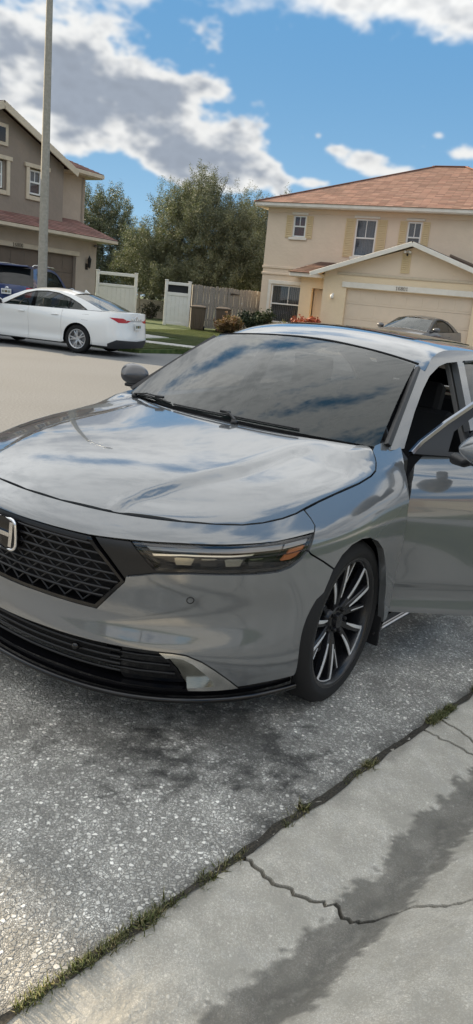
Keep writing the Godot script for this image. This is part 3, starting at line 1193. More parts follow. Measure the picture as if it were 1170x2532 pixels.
	for k in 5:
		var bs := Transform3D(Basis(Vector3.RIGHT, TAU * k / 5.0 + 0.28), Vector3.ZERO)
		shared("spoke", M[key + "_sp"], M.wheel_black if dark else M.alloy, root, bs)
		if M[key + "_ed"] != null:
			shared("spoke_edge", M[key + "_ed"], M.machined, root, bs)
			shared("spoke_edge", M[key + "_mid"], M.machined, root, bs)
		var a := TAU * (k + 0.5) / 5.0 + 0.28
		shared("wheel_nut", M[key + "_nut"], M.dark_metal if dark else M.chrome, root, Transform3D(Basis.IDENTITY, Vector3(face - 0.030, 0.047 * cos(a), 0.047 * sin(a))))
	shared("hub_cap", M[key + "_hub"], M.wheel_black if dark else M.alloy, root, Transform3D.IDENTITY)
	return root

# a bar of square section swept through points [place, half width]; its flat side faces x
func ribbon(mb: MB, p: Array, thick: float) -> void:
	var rows: Array = []
	for i in p.size():
		var d: Vector3 = (p[mini(i + 1, p.size() - 1)][0] - p[maxi(i - 1, 0)][0]).normalized()
		var w: Vector3 = Vector3.RIGHT.cross(d).normalized() * p[i][1]
		var n := d.cross(w).normalized()
		if n.x < 0.0:
			n = -n
		var c := w * 0.78
		rows.append([p[i][0] - w - n * (thick * 0.15), p[i][0] - c, p[i][0] + c, p[i][0] + w - n * (thick * 0.15), p[i][0] + w - n * thick, p[i][0] - w - n * thick, w.normalized(), n])
	for i in rows.size() - 1:
		var a: Array = rows[i]
		var b: Array = rows[i + 1]
		var ou: Array = [(a[7] - a[6]).normalized(), a[7], (a[7] + a[6]).normalized(), a[6], -a[7], -a[6]]
		var ov: Array = [(b[7] - b[6]).normalized(), b[7], (b[7] + b[6]).normalized(), b[6], -b[7], -b[6]]
		for k in 6:
			var m := (k + 1) % 6
			mb.tri(a[k], a[m], b[m], ou[k], ou[k], ov[k])
			mb.tri(a[k], b[m], b[k], ou[k], ov[k], ov[k])

func arch_liner(parent: Node3D, at: Vector3, r: float, w: float) -> void:
	var mb := MB.new()
	for k in 20:
		var a0 := PI * k / 20.0 - 0.25 + (0.5 * k / 20.0)
		var a1 := PI * (k + 1) / 20.0 - 0.25 + (0.5 * (k + 1) / 20.0)
		var p0 := Vector3(0, sin(a0) * r, cos(a0) * r)
		var p1 := Vector3(0, sin(a1) * r, cos(a1) * r)
		var x := Vector3(w, 0, 0)
		mb.quad(at + p0, at + p1, at + p1 - x, at + p0 - x, -(p0 + p1))
		mb.tri(at - x, at + p0 - x, at + p1 - x, Vector3(signf(w), 0, 0), Vector3(signf(w), 0, 0), Vector3(signf(w), 0, 0))
	part("wheel_arch_liner", mb, M.matt_black, parent)

func shell_part(called: String, sh: Shell, poly: PackedVector2Array, m: Material, parent: Node, depth := 0.0, skirt := 0.012, step := Vector2(0.03, 0.025)) -> MeshInstance3D:
	var mb := MB.new()
	mb.patch(poly, sh.at if depth == 0.0 else sh.deep(depth), step, CAR_C, skirt)
	return part(called, mb, m, parent)

func shell_tube(sh: Shell, pts: Array, depth: float, r: float, mb: MB, k := 6) -> void:
	var f := sh.deep(depth)
	var p := PackedVector3Array()
	for w in pts:
		p.append(f.call(w))
	mb.tube(p, PackedFloat32Array([r]), k)

func arc(cx: float, cy: float, r: float, a0: float, a1: float, k: int) -> Array:
	var o: Array = []
	for i in k + 1:
		var a := lerpf(a0, a1, float(i) / k)
		o.append(cx + r * cos(a))
		o.append(cy + r * sin(a))
	return o

func build_accord() -> void:
	var plan: Array = []
	for q in [[0, 0.93], [0.2, 0.915], [0.4, 0.865], [0.55, 0.79], [0.68, 0.68], [0.78, 0.55], [0.855, 0.38], [0.897, 0.2], [0.918, 0], [0.925, -0.3], [0.93, -0.8], [0.93, -1.6], [0.925, -2.4], [0.91, -2.95], [0.87, -3.4], [0.80, -3.7], [0.65, -3.88], [0.4, -3.97], [0, -4.02]]:
		plan.append(Vector2(q[0], q[1]))
	ash = Shell.new(plan, [0, 0.58, 0.97, 1.36, 1.66, 2.2], [0.14, 0.25, 0.36, 0.42, 0.50, 0.58, 0.66, 0.73, 0.76, 0.80, 0.86, 0.92, 0.98, 1.02], [
		[0.06, 0.03, 0.005, 0.012, 0.018, 0.006, 0, 0.004, 0.03, 0.095, 0.2, 0.32, 0.44, 0.52],
		[0.05, 0.02, 0.0, 0.014, 0.020, 0.006, 0, 0.004, 0.03, 0.095, 0.2, 0.32, 0.44, 0.52],
		[0.04, 0.008, 0.0, 0.008, 0.012, 0.004, 0.0, 0.004, 0.022, 0.068, 0.15, 0.25, 0.36, 0.44],
		[0.04, -0.004, -0.010, -0.011, -0.010, -0.006, -0.002, 0.003, 0.012, 0.036, 0.095, 0.17, 0.26, 0.32],
		[0.06, 0.012, 0.006, 0.004, 0.003, 0.001, 0.0, 0.004, 0.010, 0.022, 0.065, 0.125, 0.205, 0.26],
		[0.07, 0.015, 0.008, 0.005, 0.003, 0.001, 0.0, 0.004, 0.008, 0.016, 0.040, 0.085, 0.15, 0.20]])
	var t := thing("sedan_car", "gray sedan with its front door open, parked close beside the kerb", "car", Vector3(0.9, 0, 0))
	t.rotation.z = -deg_to_rad(1.028)
	t.position = Vector3(0.9, 0, 0) + Basis(Vector3.BACK, -deg_to_rad(1.028)) * Vector3(-0.9, 0, 0)
	accord_front(t)
	accord_body(t)
	accord_glass(t)
	accord_door(t)
	accord_wheels(t)
	accord_cabin(t)

func accord_front(t: Node3D) -> void:
	# bonnet
	var half: Array = [Vector2(0, 0.8445)]
	for q in [[0.177, 0.7955], [0.411, 0.795], [0.678, 0.797], [0.80, 0.796], [0.904, 0.797], [0.99, 0.802], [1.080, 0.812], [1.15, 0.823], [1.196, 0.834], [1.288, 0.851], [1.396, 0.867], [1.573, 0.888], [1.677, 0.904], [1.728, 0.9175], [1.772, 0.942], [1.793, 0.9595], [1.811, 0.9765]]:
		var P := ash.at(Vector2(q[0], q[1]))
		half.append(Vector2(P.x, P.z))
	half[0] = Vector2(0, ash.at(Vector2(0, 0.796)).z)
	for q in [[0.69, -0.385], [0.63, -0.345], [0.56, -0.312], [0.48, -0.275], [0.40, -0.25], [0.3, -0.225], [0.2, -0.21], [0.1, -0.203], [0, -0.20]]:
		half.append(Vector2(q[0], q[1]))
	var rim: Array = []
	for k in 40:
		var s := lerpf(0.0, 1.811, k / 39.0)
		var y := 0.7955
		var ks := [0.678, 0.904, 1.08, 1.196, 1.288, 1.396, 1.573, 1.677, 1.728, 1.772, 1.793, 1.811]
		var ky := [0.7965, 0.797, 0.811, 0.833, 0.850, 0.866, 0.887, 0.903, 0.9165, 0.941, 0.9585, 0.9755]
		for e in 11:
			if s >= ks[e]:
				y = lerpf(ky[e], ky[e + 1], (s - ks[e]) / (ks[e + 1] - ks[e]))
		var P := ash.at(Vector2(s, y))
		rim.append([P, P.y + 0.001 - hood_y(P.x, P.z)])
	var hood_fn := func(w: Vector2) -> Vector3:
		var ax := absf(w.x)
		var y := hood_y(w.x, w.y)
		var inner := 0.66 if w.y < 0.35 else 0.66 - 0.8 * (w.y - 0.35)
		if ax < inner and w.y < 0.6:
			return Vector3(w.x, y, w.y)
		var best := 1e9
		var fix := 0.0
		for k in 39:
			var a: Vector3 = rim[k][0]
			var b: Vector3 = rim[k + 1][0]
			var ab := Vector2(b.x - a.x, b.z - a.z)
			var f := clampf(Vector2(ax - a.x, w.y - a.z).dot(ab) / ab.length_squared(), 0.0, 1.0)
			var d := (Vector2(a.x, a.z) + ab * f - Vector2(ax, w.y)).length()
			if d < best:
				best = d
				fix = lerpf(rim[k][1], rim[k + 1][1], f)
		return Vector3(w.x, y + fix * smoothstep(0.12, 0.0, best), w.y)
	var mb := MB.new()
	mb.patch(both(PackedVector2Array(half)), hood_fn, Vector2(0.014, 0.016), CAR_C, 0.02)
	part("hood", mb, M.paint, t)
	# nose panel between bonnet, grille and lamps
	shell_part("nose_panel", ash, both(V2([0, 0.729, 0.169, 0.730, 0.365, 0.731, 0.508, 0.738, 0.668, 0.744, 0.83, 0.746, 1.012, 0.751, 1.195, 0.766, 1.208, 0.784, 1.204, 0.804, 1.191, 0.8285, 1.150, 0.8195, 1.080, 0.8085, 0.99, 0.7993, 0.904, 0.7943, 0.80, 0.7938, 0.678, 0.7937, 0.411, 0.7926, 0.177, 0.7927, 0, 0.793])), M.paint, t, 0.0, 0.02, Vector2(0.025, 0.012))
	# bumper
	shell_part("front_bumper", ash, both(V2([0, 0.355, 0.187, 0.360, 0.36, 0.361, 0.508, 0.361, 0.636, 0.358, 0.680, 0.357, 0.729, 0.351, 0.785, 0.327, 0.833, 0.295, 0.885, 0.255, 0.938, 0.211, 1.041, 0.215, 1.183, 0.213, 1.197, 0.259, 1.207, 0.341, 1.232, 0.431, 1.267, 0.533, 1.307, 0.613, 1.24, 0.653, 1.171, 0.690, 1.158, 0.703, 1.134, 0.680, 1.110, 0.664, 1.087, 0.652, 1.037, 0.641, 0.956, 0.639, 0.838, 0.640, 0.716, 0.640, 0.60, 0.630, 0.507, 0.608, 0.503, 0.588, 0.403, 0.468, 0.166, 0.469, 0, 0.467])), M.paint, t, 0.0, 0.02, Vector2(0.025, 0.02))
	for sg in [1, -1]:
		var fl := func(p: PackedVector2Array) -> PackedVector2Array: return p if sg > 0 else mirror(p)
		# wings
		shell_part("fender", ash, fl.call(V2([1.199, 0.829, 1.288, 0.846, 1.396, 0.862, 1.573, 0.883, 1.677, 0.899, 1.730, 0.913, 1.775, 0.938, 1.797, 0.955, 1.815, 0.976, 1.86, 0.991, 1.93, 0.998, 2.06, 0.998, 2.03, 0.972, 1.945, 0.905, 1.905, 0.84, 1.872, 0.74, 1.868, 0.55, 1.87, 0.35, 1.866, 0.255, 1.838, 0.25, 1.819, 0.313, 1.786, 0.433, 1.735, 0.545, 1.679, 0.622, 1.617, 0.668, 1.544, 0.696, 1.481, 0.702, 1.412, 0.691, 1.353, 0.661, 1.313, 0.618, 1.246, 0.657, 1.175, 0.695, 1.164, 0.706, 1.178, 0.731, 1.199, 0.764, 1.213, 0.783, 1.209, 0.804])), M.paint, t, 0.0, 0.03, Vector2(0.022, 0.018))
		# lamp: dark bowl, light bar, cells, amber end, clear cover
		var lens: PackedVector2Array = fl.call(V2([0.515, 0.734, 0.668, 0.740, 0.83, 0.742, 1.012, 0.747, 1.190, 0.761, 1.173, 0.730, 1.134, 0.685, 1.087, 0.658, 1.037, 0.647, 0.956, 0.645, 0.838, 0.646, 0.716, 0.647, 0.607, 0.643, 0.58, 0.665]))
		var lamp := shell_part("headlight", ash, lens, M.clear_glass, t, 0.004, 0.0)
		shell_part("lamp_bowl", ash, lens, M.gloss_black, lamp, 0.034, 0.0)
		shell_part("lamp_bezel", ash, fl.call(V2([0.515, 0.734, 0.83, 0.742, 1.190, 0.761, 1.173, 0.730, 1.134, 0.685, 1.087, 0.658, 1.037, 0.647, 0.838, 0.646, 0.607, 0.643, 0.612, 0.652, 0.838, 0.656, 1.030, 0.657, 1.082, 0.668, 1.126, 0.692, 1.164, 0.735, 1.174, 0.751, 0.83, 0.736, 0.53, 0.728])), M.gloss_black, lamp, 0.010, 0.03)
		shell_part("light_bar", ash, fl.call(V2([0.565, 0.727, 0.70, 0.7335, 0.86, 0.735, 1.06, 0.7405, 1.05, 0.722, 0.86, 0.716, 0.70, 0.7165, 0.578, 0.713])), M.white_lens, lamp, 0.020, 0.01)
		shell_part("light_bar", ash, fl.call(V2([0.585, 0.698, 0.69, 0.706, 0.86, 0.707, 0.94, 0.712, 0.93, 0.7045, 0.86, 0.7005, 0.69, 0.699, 0.592, 0.690])), M.satin_metal, lamp, 0.018, 0.008)
		for k in 4:
			var s0 := 0.66 + 0.085 * k
			shell_part("lamp_cell", ash, fl.call(PackedVector2Array([Vector2(s0, 0.690), Vector2(s0 + 0.068, 0.692), Vector2(s0 + 0.058, 0.666), Vector2(s0 + 0.008, 0.664)])), M.gloss_black if k % 2 == 1 else M.scoop_metal, lamp, 0.016, 0.02)
			shell_part("lamp_rib", ash, fl.call(PackedVector2Array([Vector2(s0 + 0.004, 0.694), Vector2(s0 + 0.058, 0.6955), Vector2(s0 + 0.05, 0.690), Vector2(s0 + 0.010, 0.6885)])), M.scoop_metal, lamp, 0.012, 0.006)
		shell_part("indicator_lens", ash, fl.call(V2([1.065, 0.7405, 1.178, 0.752, 1.160, 0.7335, 1.055, 0.722])), M.white_lens, lamp, 0.016, 0.008)
		shell_part("indicator_lens", ash, fl.call(V2([1.085, 0.717, 1.157, 0.727, 1.143, 0.711, 1.075, 0.702])), M.amber_lens, lamp, 0.016, 0.008)
		shell_part("indicator_lens", ash, fl.call(V2([1.068, 0.695, 1.137, 0.704, 1.118, 0.687, 1.090, 0.677, 1.052, 0.676])), M.amber_lens, lamp, 0.018, 0.008)
		# black filler between grille and lamp
		shell_part("lamp_filler", ash, fl.call(V2([0.386, 0.729, 0.510, 0.7335, 0.573, 0.664, 0.598, 0.642, 0.716, 0.645, 0.838, 0.6445, 0.956, 0.6435, 0.956, 0.641, 0.838, 0.642, 0.716, 0.642, 0.598, 0.632, 0.510, 0.611, 0.506, 0.592])), M.satin_black, t, 0.010, 0.02)
		# bright corner trim by the lower intake
		var tr := shell_part("corner_trim", ash, fl.call(V2([0.638, 0.355, 0.682, 0.354, 0.729, 0.348, 0.785, 0.324, 0.833, 0.292, 0.885, 0.252, 0.937, 0.208, 0.85, 0.204, 0.752, 0.204, 0.747, 0.216, 0.80, 0.219, 0.845, 0.224, 0.835, 0.245, 0.80, 0.280, 0.755, 0.318, 0.72, 0.336, 0.685, 0.340, 0.662, 0.336])), M.satin_metal, t, -0.006, 0.03, Vector2(0.012, 0.010))
		shell_part("trim_scoop", ash, fl.call(V2([0.662, 0.337, 0.685, 0.341, 0.72, 0.337, 0.755, 0.319, 0.80, 0.281, 0.835, 0.246, 0.846, 0.223, 0.80, 0.218, 0.746, 0.215, 0.71, 0.278])), M.scoop_metal, tr, 0.022, 0.0)
		# lower air intake, outer blank with moulded ribs
		shell_part("intake_blank", ash, fl.call(V2([0.44, 0.352, 0.636, 0.351, 0.700, 0.280, 0.742, 0.210, 0.508, 0.206, 0.50, 0.215])), M.gloss_black, t, 0.030, 0.0)
		for k in 3:
			var y := 0.322 - 0.036 * k
			var rb := MB.new()
			shell_tube(ash, [Vector2(sg * 0.46, y), Vector2(sg * 0.56, y), Vector2(sg * (0.66 + 0.02 * k), y)], 0.026, 0.0045, rb)
			part("intake_rib", rb, M.satin_black, t)
		# wheel arch and mud flap
		arch_liner(t, Vector3(sg * 0.835, 0.335, -0.01), 0.40, sg * 0.36)
		var fp := MB.new()
		fp.slab(V2([0.0, 0.135, 0.19, 0.135, 0.19, 0.30, 0.0, 0.32]), Vector3(sg * 0.90 - 0.19 * (1 if sg > 0 else 0), 0, -0.352), Vector3.RIGHT, Vector3.UP, 0.012)
		part("mud_flap", fp, M.matt_black, t)
	# grille
	var hexa := both(V2([0, 0.7275, 0.169, 0.7275, 0.362, 0.727, 0.372, 0.727, 0.501, 0.589, 0.401, 0.470, 0.166, 0.471, 0, 0.469]))
	var grille := shell_part("grille", ash, hexa, M.matt_black, t, 0.065, 0.0)
	var ring := MB.new()
	var ends := [Vector2(0.0, 0.722), Vector2(0.19, 0.722), Vector2(0.368, 0.721), Vector2(0.43, 0.656), Vector2(0.492, 0.590), Vector2(0.445, 0.532), Vector2(0.397, 0.477), Vector2(0.2, 0.478), Vector2(0.0, 0.476)]
	shell_part("grille_frame", ash, V2([0.372, 0.727, 0.501, 0.589, 0.401, 0.470, 0.166, 0.471, -0.166, 0.471, -0.401, 0.470, -0.501, 0.589, -0.372, 0.727, -0.360, 0.721, -0.488, 0.5895, -0.394, 0.482, 0.394, 0.482, 0.488, 0.5895, 0.360, 0.721]), M.gloss_black, t, 0.002, 0.06)
	shell_part("grille_header", ash, both(V2([0, 0.7275, 0.372, 0.727, 0.352, 0.706, 0.18, 0.7075, 0, 0.7075])), M.satin_black, grille, 0.014, 0.03)
	var wide := func(y: float) -> float: return lerpf(0.488, 0.357, (y - 0.59) / 0.131) if y > 0.59 else lerpf(0.392, 0.488, (y - 0.482) / 0.108)
	var rows := [0.6995, 0.6685, 0.6375, 0.6065, 0.5755, 0.5445, 0.5135]
	for y in rows:
		var wd: float = wide.call(y)
		var b := MB.new()
		var pts: Array = []
		for k in 33:
			pts.append(Vector2(lerpf(-wd, wd, k / 32.0), y))
		shell_tube(ash, pts, 0.014, 0.0050, b)
		part("grille_bar", b, M.grille_black, grille)
	var lv: Array = rows.duplicate()
	lv.append(0.482)
	for k in lv.size() - 1:
		var zz := MB.new()
		var yt: float = lv[k]
		var yb: float = lv[k + 1]
		var step := 0.075
		for i in range(-13, 14):
			var s0 := i * step + (step * 0.5 if k % 2 == 1 else 0.0)
			var m0 := s0 + step * 0.5
			var wt: float = minf(wide.call(yt), wide.call(yb)) - 0.004
			if absf(s0) < wt and absf(m0) < wt:
				shell_tube(ash, [Vector2(s0, yt), Vector2(m0, yb)], 0.018, 0.0034, zz, 5)
				if absf(m0 + step * 0.5) < wt:
					shell_tube(ash, [Vector2(m0, yb), Vector2(s0 + step, yt)], 0.018, 0.0034, zz, 5)
		if zz.v.size() > 0:
			part("grille_lattice", zz, M.grille_black, grille)
	# badge: bright frame and letter on black
	var em := MB.new()
	var fr: Array = []
	for k in 24:
		var a := TAU * k / 24.0
		var c := cos(a)
		var s := sin(a)
		fr.append(Vector2(signf(c) * pow(absf(c), 0.42) * (0.065 + 0.006 * s), 0.652 + signf(s) * pow(absf(s), 0.42) * 0.058))
	shell_part("badge_back", ash, PackedVector2Array(fr), M.gloss_black, grille, -0.004, 0.03)
	fr.append(fr[0])
	shell_tube(ash, fr, -0.006, 0.0062, em, 8)
	var badge := part("badge_frame", em, M.chrome, grille)
	var hh := MB.new()
	for sg in [1.0, -1.0]:
		hh.patch(PackedVector2Array([Vector2(sg * 0.024, 0.606), Vector2(sg * 0.040, 0.606), Vector2(sg * 0.057, 0.700), Vector2(sg * 0.040, 0.700)]), ash.deep(-0.010), Vector2(0.01, 0.02), CAR_C, 0.008)
	hh.patch(V2([-0.030, 0.643, 0.030, 0.643, 0.0325, 0.659, -0.0325, 0.659]), ash.deep(-0.010), Vector2(0.01, 0.02), CAR_C, 0.008)
	part("badge_letter", hh, M.chrome, grille)
	# lower intake
	var intake := shell_part("air_intake", ash, both(V2([0, 0.352, 0.36, 0.358, 0.636, 0.354, 0.705, 0.282, 0.748, 0.206, 0.508, 0.204, 0.258, 0.212, 0, 0.207])), M.matt_black, t, 0.075, 0.0)
	for k in 4:
		var b := MB.new()
		var pts: Array = []
		var y := 0.330 - 0.030 * k
		for i in 25:
			pts.append(Vector2(lerpf(-0.50, 0.50, i / 24.0), y))
		shell_tube(ash, pts, 0.022, 0.0055, b)
		part("intake_bar", b, M.satin_black, intake)
	var cp := MB.new()
	cp.ellipsoid(ash.deep(0.0).call(Vector2(0.335, 0.318)) + Vector3(0, 0, -0.006), Vector3(0.014, 0.014, 0.012))
	part("parking_camera", cp, M.gloss_black, intake)
	# parking sensor on the bumper
	for sg in [1.0, -1.0]:
		var se := MB.new()
		var ring2: Array = []
		for k in 17:
			ring2.append(Vector2(sg * 0.727 + 0.012 * cos(TAU * k / 16.0), 0.545 + 0.012 * sin(TAU * k / 16.0)))
		shell_tube(ash, ring2, 0.0, 0.0018, se, 6)
		part("parking_sensor", se, M.satin_black, t)
	# chin spoiler
	shell_part("chin_spoiler", ash, both(V2([0, 0.203, 0.258, 0.209, 0.508, 0.201, 0.75, 0.201, 0.85, 0.202, 0.942, 0.206, 1.041, 0.212, 1.186, 0.211, 1.206, 0.15, 0.973, 0.153, 0.78, 0.160, 0.508, 0.160, 0.249, 0.152, 0, 0.148])), M.gloss_black, t, 0.006, 0.05)
	var lip := MB.new()
	var lp: Array = []
	for k in 49:
		var s := lerpf(-1.2, 1.2, k / 48.0)
		lp.append(Vector2(s, 0.162 + 0.006 * absf(s)))
	shell_tube(ash, lp, -0.012, 0.011, lip, 8)
	part("chin_lip", lip, M.gloss_black, t)
	# dark boxes behind the nose and under the floor, added to block light
	var ib := MB.new()
	ib.box(Vector3(-0.52, 0.18, -0.30), Vector3(0.52, 0.74, 0.58))
	ib.box(Vector3(-0.70, 0.16, -3.70), Vector3(0.70, 0.30, 0.36))
	part("underbody_light_block", ib, M.matt_black, t)
	var ct := MB.new()
	ct.box(Vector3(-0.70, 0.90, -0.44), Vector3(0.70, 0.955, -0.24), 0.01)
	part("cowl", ct, M.matt_black, t)

func accord_body(t: Node3D) -> void:
	var sa := ash.s_of(-2.83)
	var s1 := ash.s_of(-1.46)
	var se := ash.total - 0.001
	var sd := ash.s_of(-3.30)
	var archr := arc(sa, 0.325, 0.365, PI + 0.2, -0.2, 22)
	for sg in [1, -1]:
		var fl := func(p: PackedVector2Array) -> PackedVector2Array: return p if sg > 0 else mirror(p)
		var a: Array = [se, 0.28, se, 0.98, sd + 0.35, 1.008, sd, 1.008, sd - 0.4, 1.005, s1 - 0.02, 0.985]
		if sg < 0:
			a.append_array([1.97, 0.967])
			a.append_array([1.91, 0.84, 1.876, 0.74, 1.872, 0.55, 1.874, 0.25])
		else:
			a.append_array([s1, 0.25])
		a.append_array(archr)
		shell_part("body_side", ash, fl.call(V2(a)), M.paint, t, 0.0, 0.03, Vector2(0.06, 0.03))
		arch_liner(t, Vector3(sg * 0.86, 0.325, -2.83), 0.40, sg * 0.38)
		# sill and skirt
		shell_part("sill", ash, fl.call(V2([1.875, 0.15, s1 + 0.9, 0.15, s1 + 0.9, 0.247, 1.875, 0.272])), M.gloss_black, t, 0.006, 0.08, Vector2(0.1, 0.03))
		shell_part("skirt_strip", ash, fl.call(V2([1.80, 0.196, s1 + 0.9, 0.196, s1 + 0.9, 0.206, 1.80, 0.208])), M.chrome, t, -0.004, 0.008, Vector2(0.1, 0.03))
		# tail lamps
		shell_part("tail_light", ash, fl.call(V2([se - 0.66, 0.86, se - 0.05, 0.86, se - 0.05, 0.93, se - 0.60, 0.945, se - 0.85, 0.93])), M.red_lens, t, -0.003, 0.01)
		# cabin frame: screen pillar, roof rail, centre pillar
		var p := PackedVector2Array()
		for q in [[-0.46, 0.972], [-0.468, 0.994], [-0.575, 1.062], [-0.685, 1.129], [-0.82, 1.212], [-0.952, 1.295]]:
			p.append(Vector2(q[0], q[1]))
		for k in 16:
			var z := lerpf(-1.01, -2.55, k / 15.0)
			p.append(Vector2(z, roof_edge(z) + 0.002))
		for q in [[-2.85, 1.215], [-3.28, 1.035], [-3.28, 0.985], [-2.95, 1.002], [-2.72, 1.13], [-2.45, 1.235], [-2.1, 1.305], [-1.75, 1.325], [-1.555, 1.322], [-1.515, 0.985], [-1.425, 0.985], [-1.462, 1.323], [-1.314, 1.319], [-1.196, 1.303], [-1.05, 1.259], [-0.93, 1.198], [-0.783, 1.107], [-0.612, 0.985], [-0.59, 0.968]]:
			p.append(Vector2(q[0], q[1]))
		var cf := MB.new()
		cf.patch(p, func(w: Vector2) -> Vector3: return cabin_at(w, sg), Vector2(0.05, 0.03), CAR_C, 0.035)
		part("cabin_frame", cf, M.paint, t)
		var rw := MB.new()
		rw.patch(V2([-2.955, 0.995, -2.72, 1.128, -2.45, 1.233, -2.1, 1.303, -1.75, 1.323, -1.557, 1.320, -1.515, 0.99]), func(w: Vector2) -> Vector3: return cabin_at(w, sg) + Vector3(-sg * 0.018, 0, 0), Vector2(0.1, 0.05), CAR_C)
		part("rear_side_window", rw, M.glass, t)
		var ch := MB.new()
		var cpts := PackedVector3Array()
		for q in [[-1.515, 0.992], [-2.0, 0.996], [-2.955, 1.0], [-2.72, 1.131], [-2.45, 1.236], [-2.1, 1.307], [-1.75, 1.327], [-1.557, 1.324]]:
			cpts.append(cabin_at(Vector2(q[0], q[1]), sg) + Vector3(sg * 0.002, 0, 0))
		ch.tube(cpts, PackedFloat32Array([0.006]), 6)
		part("window_trim", ch, M.satin_black, t)
		if sg < 0:
			var fw := MB.new()
			fw.patch(V2([-1.43, 0.975, -1.46, 1.321, -1.314, 1.317, -1.196, 1.301, -1.05, 1.257, -0.93, 1.196, -0.783, 1.105, -0.60, 0.972]), func(w: Vector2) -> Vector3: return cabin_at(w, sg) + Vector3(0.018, 0, 0), Vector2(0.1, 0.05), CAR_C)
			part("front_side_window", fw, M.glass, t)
	# roof
	var rp: Array = []
	for k in 15:
		var u := -1.0 + k / 7.0
		var q := screen_at(Vector2(u, 1.0))
		rp.append(Vector2(q.x, q.z - 0.012))
	for k in 14:
		var z := lerpf(-1.02, -2.55, k / 13.0)
		rp.append(Vector2(cabin_at(Vector2(z, roof_edge(z))).x - 0.002, z))
	for k in range(13, -1, -1):
		var z := lerpf(-1.02, -2.55, k / 13.0)
		rp.append(Vector2(-cabin_at(Vector2(z, roof_edge(z))).x + 0.002, z))
	var rf := MB.new()
	var rfn := func(w: Vector2) -> Vector3: return Vector3(w.x, roof_y(w.x, w.y), w.y)
	rf.patch(PackedVector2Array(rp), rfn, Vector2(0.03, 0.05), CAR_C, 0.02)
	var roof := part("roof", rf, M.paint, t)
	var srf := MB.new()
	srf.patch(V2([-0.40, -1.34, -0.36, -1.31, 0.36, -1.31, 0.40, -1.34, 0.41, -2.15, -0.41, -2.15]), func(w: Vector2) -> Vector3: return Vector3(w.x, roof_y(w.x, w.y) + 0.004, w.y), Vector2(0.05, 0.06), CAR_C, 0.01)
	part("sunroof", srf, M.dark_glass, roof)
	# rear screen and boot
	var rg := MB.new()
	rg.patch(V2([-1, 0, 1, 0, 1, 1, -1, 1]), func(w: Vector2) -> Vector3:
		var a := Vector3(w.x * 0.57, roof_y(w.x * 0.57, -2.55), -2.555 - 0.03 * (1.0 - w.x * w.x))
		var b := Vector3(w.x * 0.70, 1.03, -3.30 - 0.08 * (1.0 - w.x * w.x))
		return a.lerp(b, w.y) + Vector3(0, 0.05, -0.03) * (4.0 * w.y * (1.0 - w.y)), Vector2(0.1, 0.1), CAR_C)
	part("rear_window", rg, M.dark_glass, t)
	var tb := MB.new()
	tb.patch(V2([-1, 0, 1, 0, 1, 1, -1, 1]), func(w: Vector2) -> Vector3:
		var s := lerpf(sd, se, w.y)
		var p := ash.at(Vector2(s, 1.008 - 0.028 * maxf(0.0, (w.y - 0.5) * 2.0)))
		return Vector3(p.x * w.x, p.y + 0.03 * (1.0 - w.x * w.x) * (1.0 - w.y), p.z - 0.06 * (1.0 - w.x * w.x) * (1.0 - w.y)), Vector2(0.1, 0.05), CAR_C)
	part("boot_lid", tb, M.paint, t)

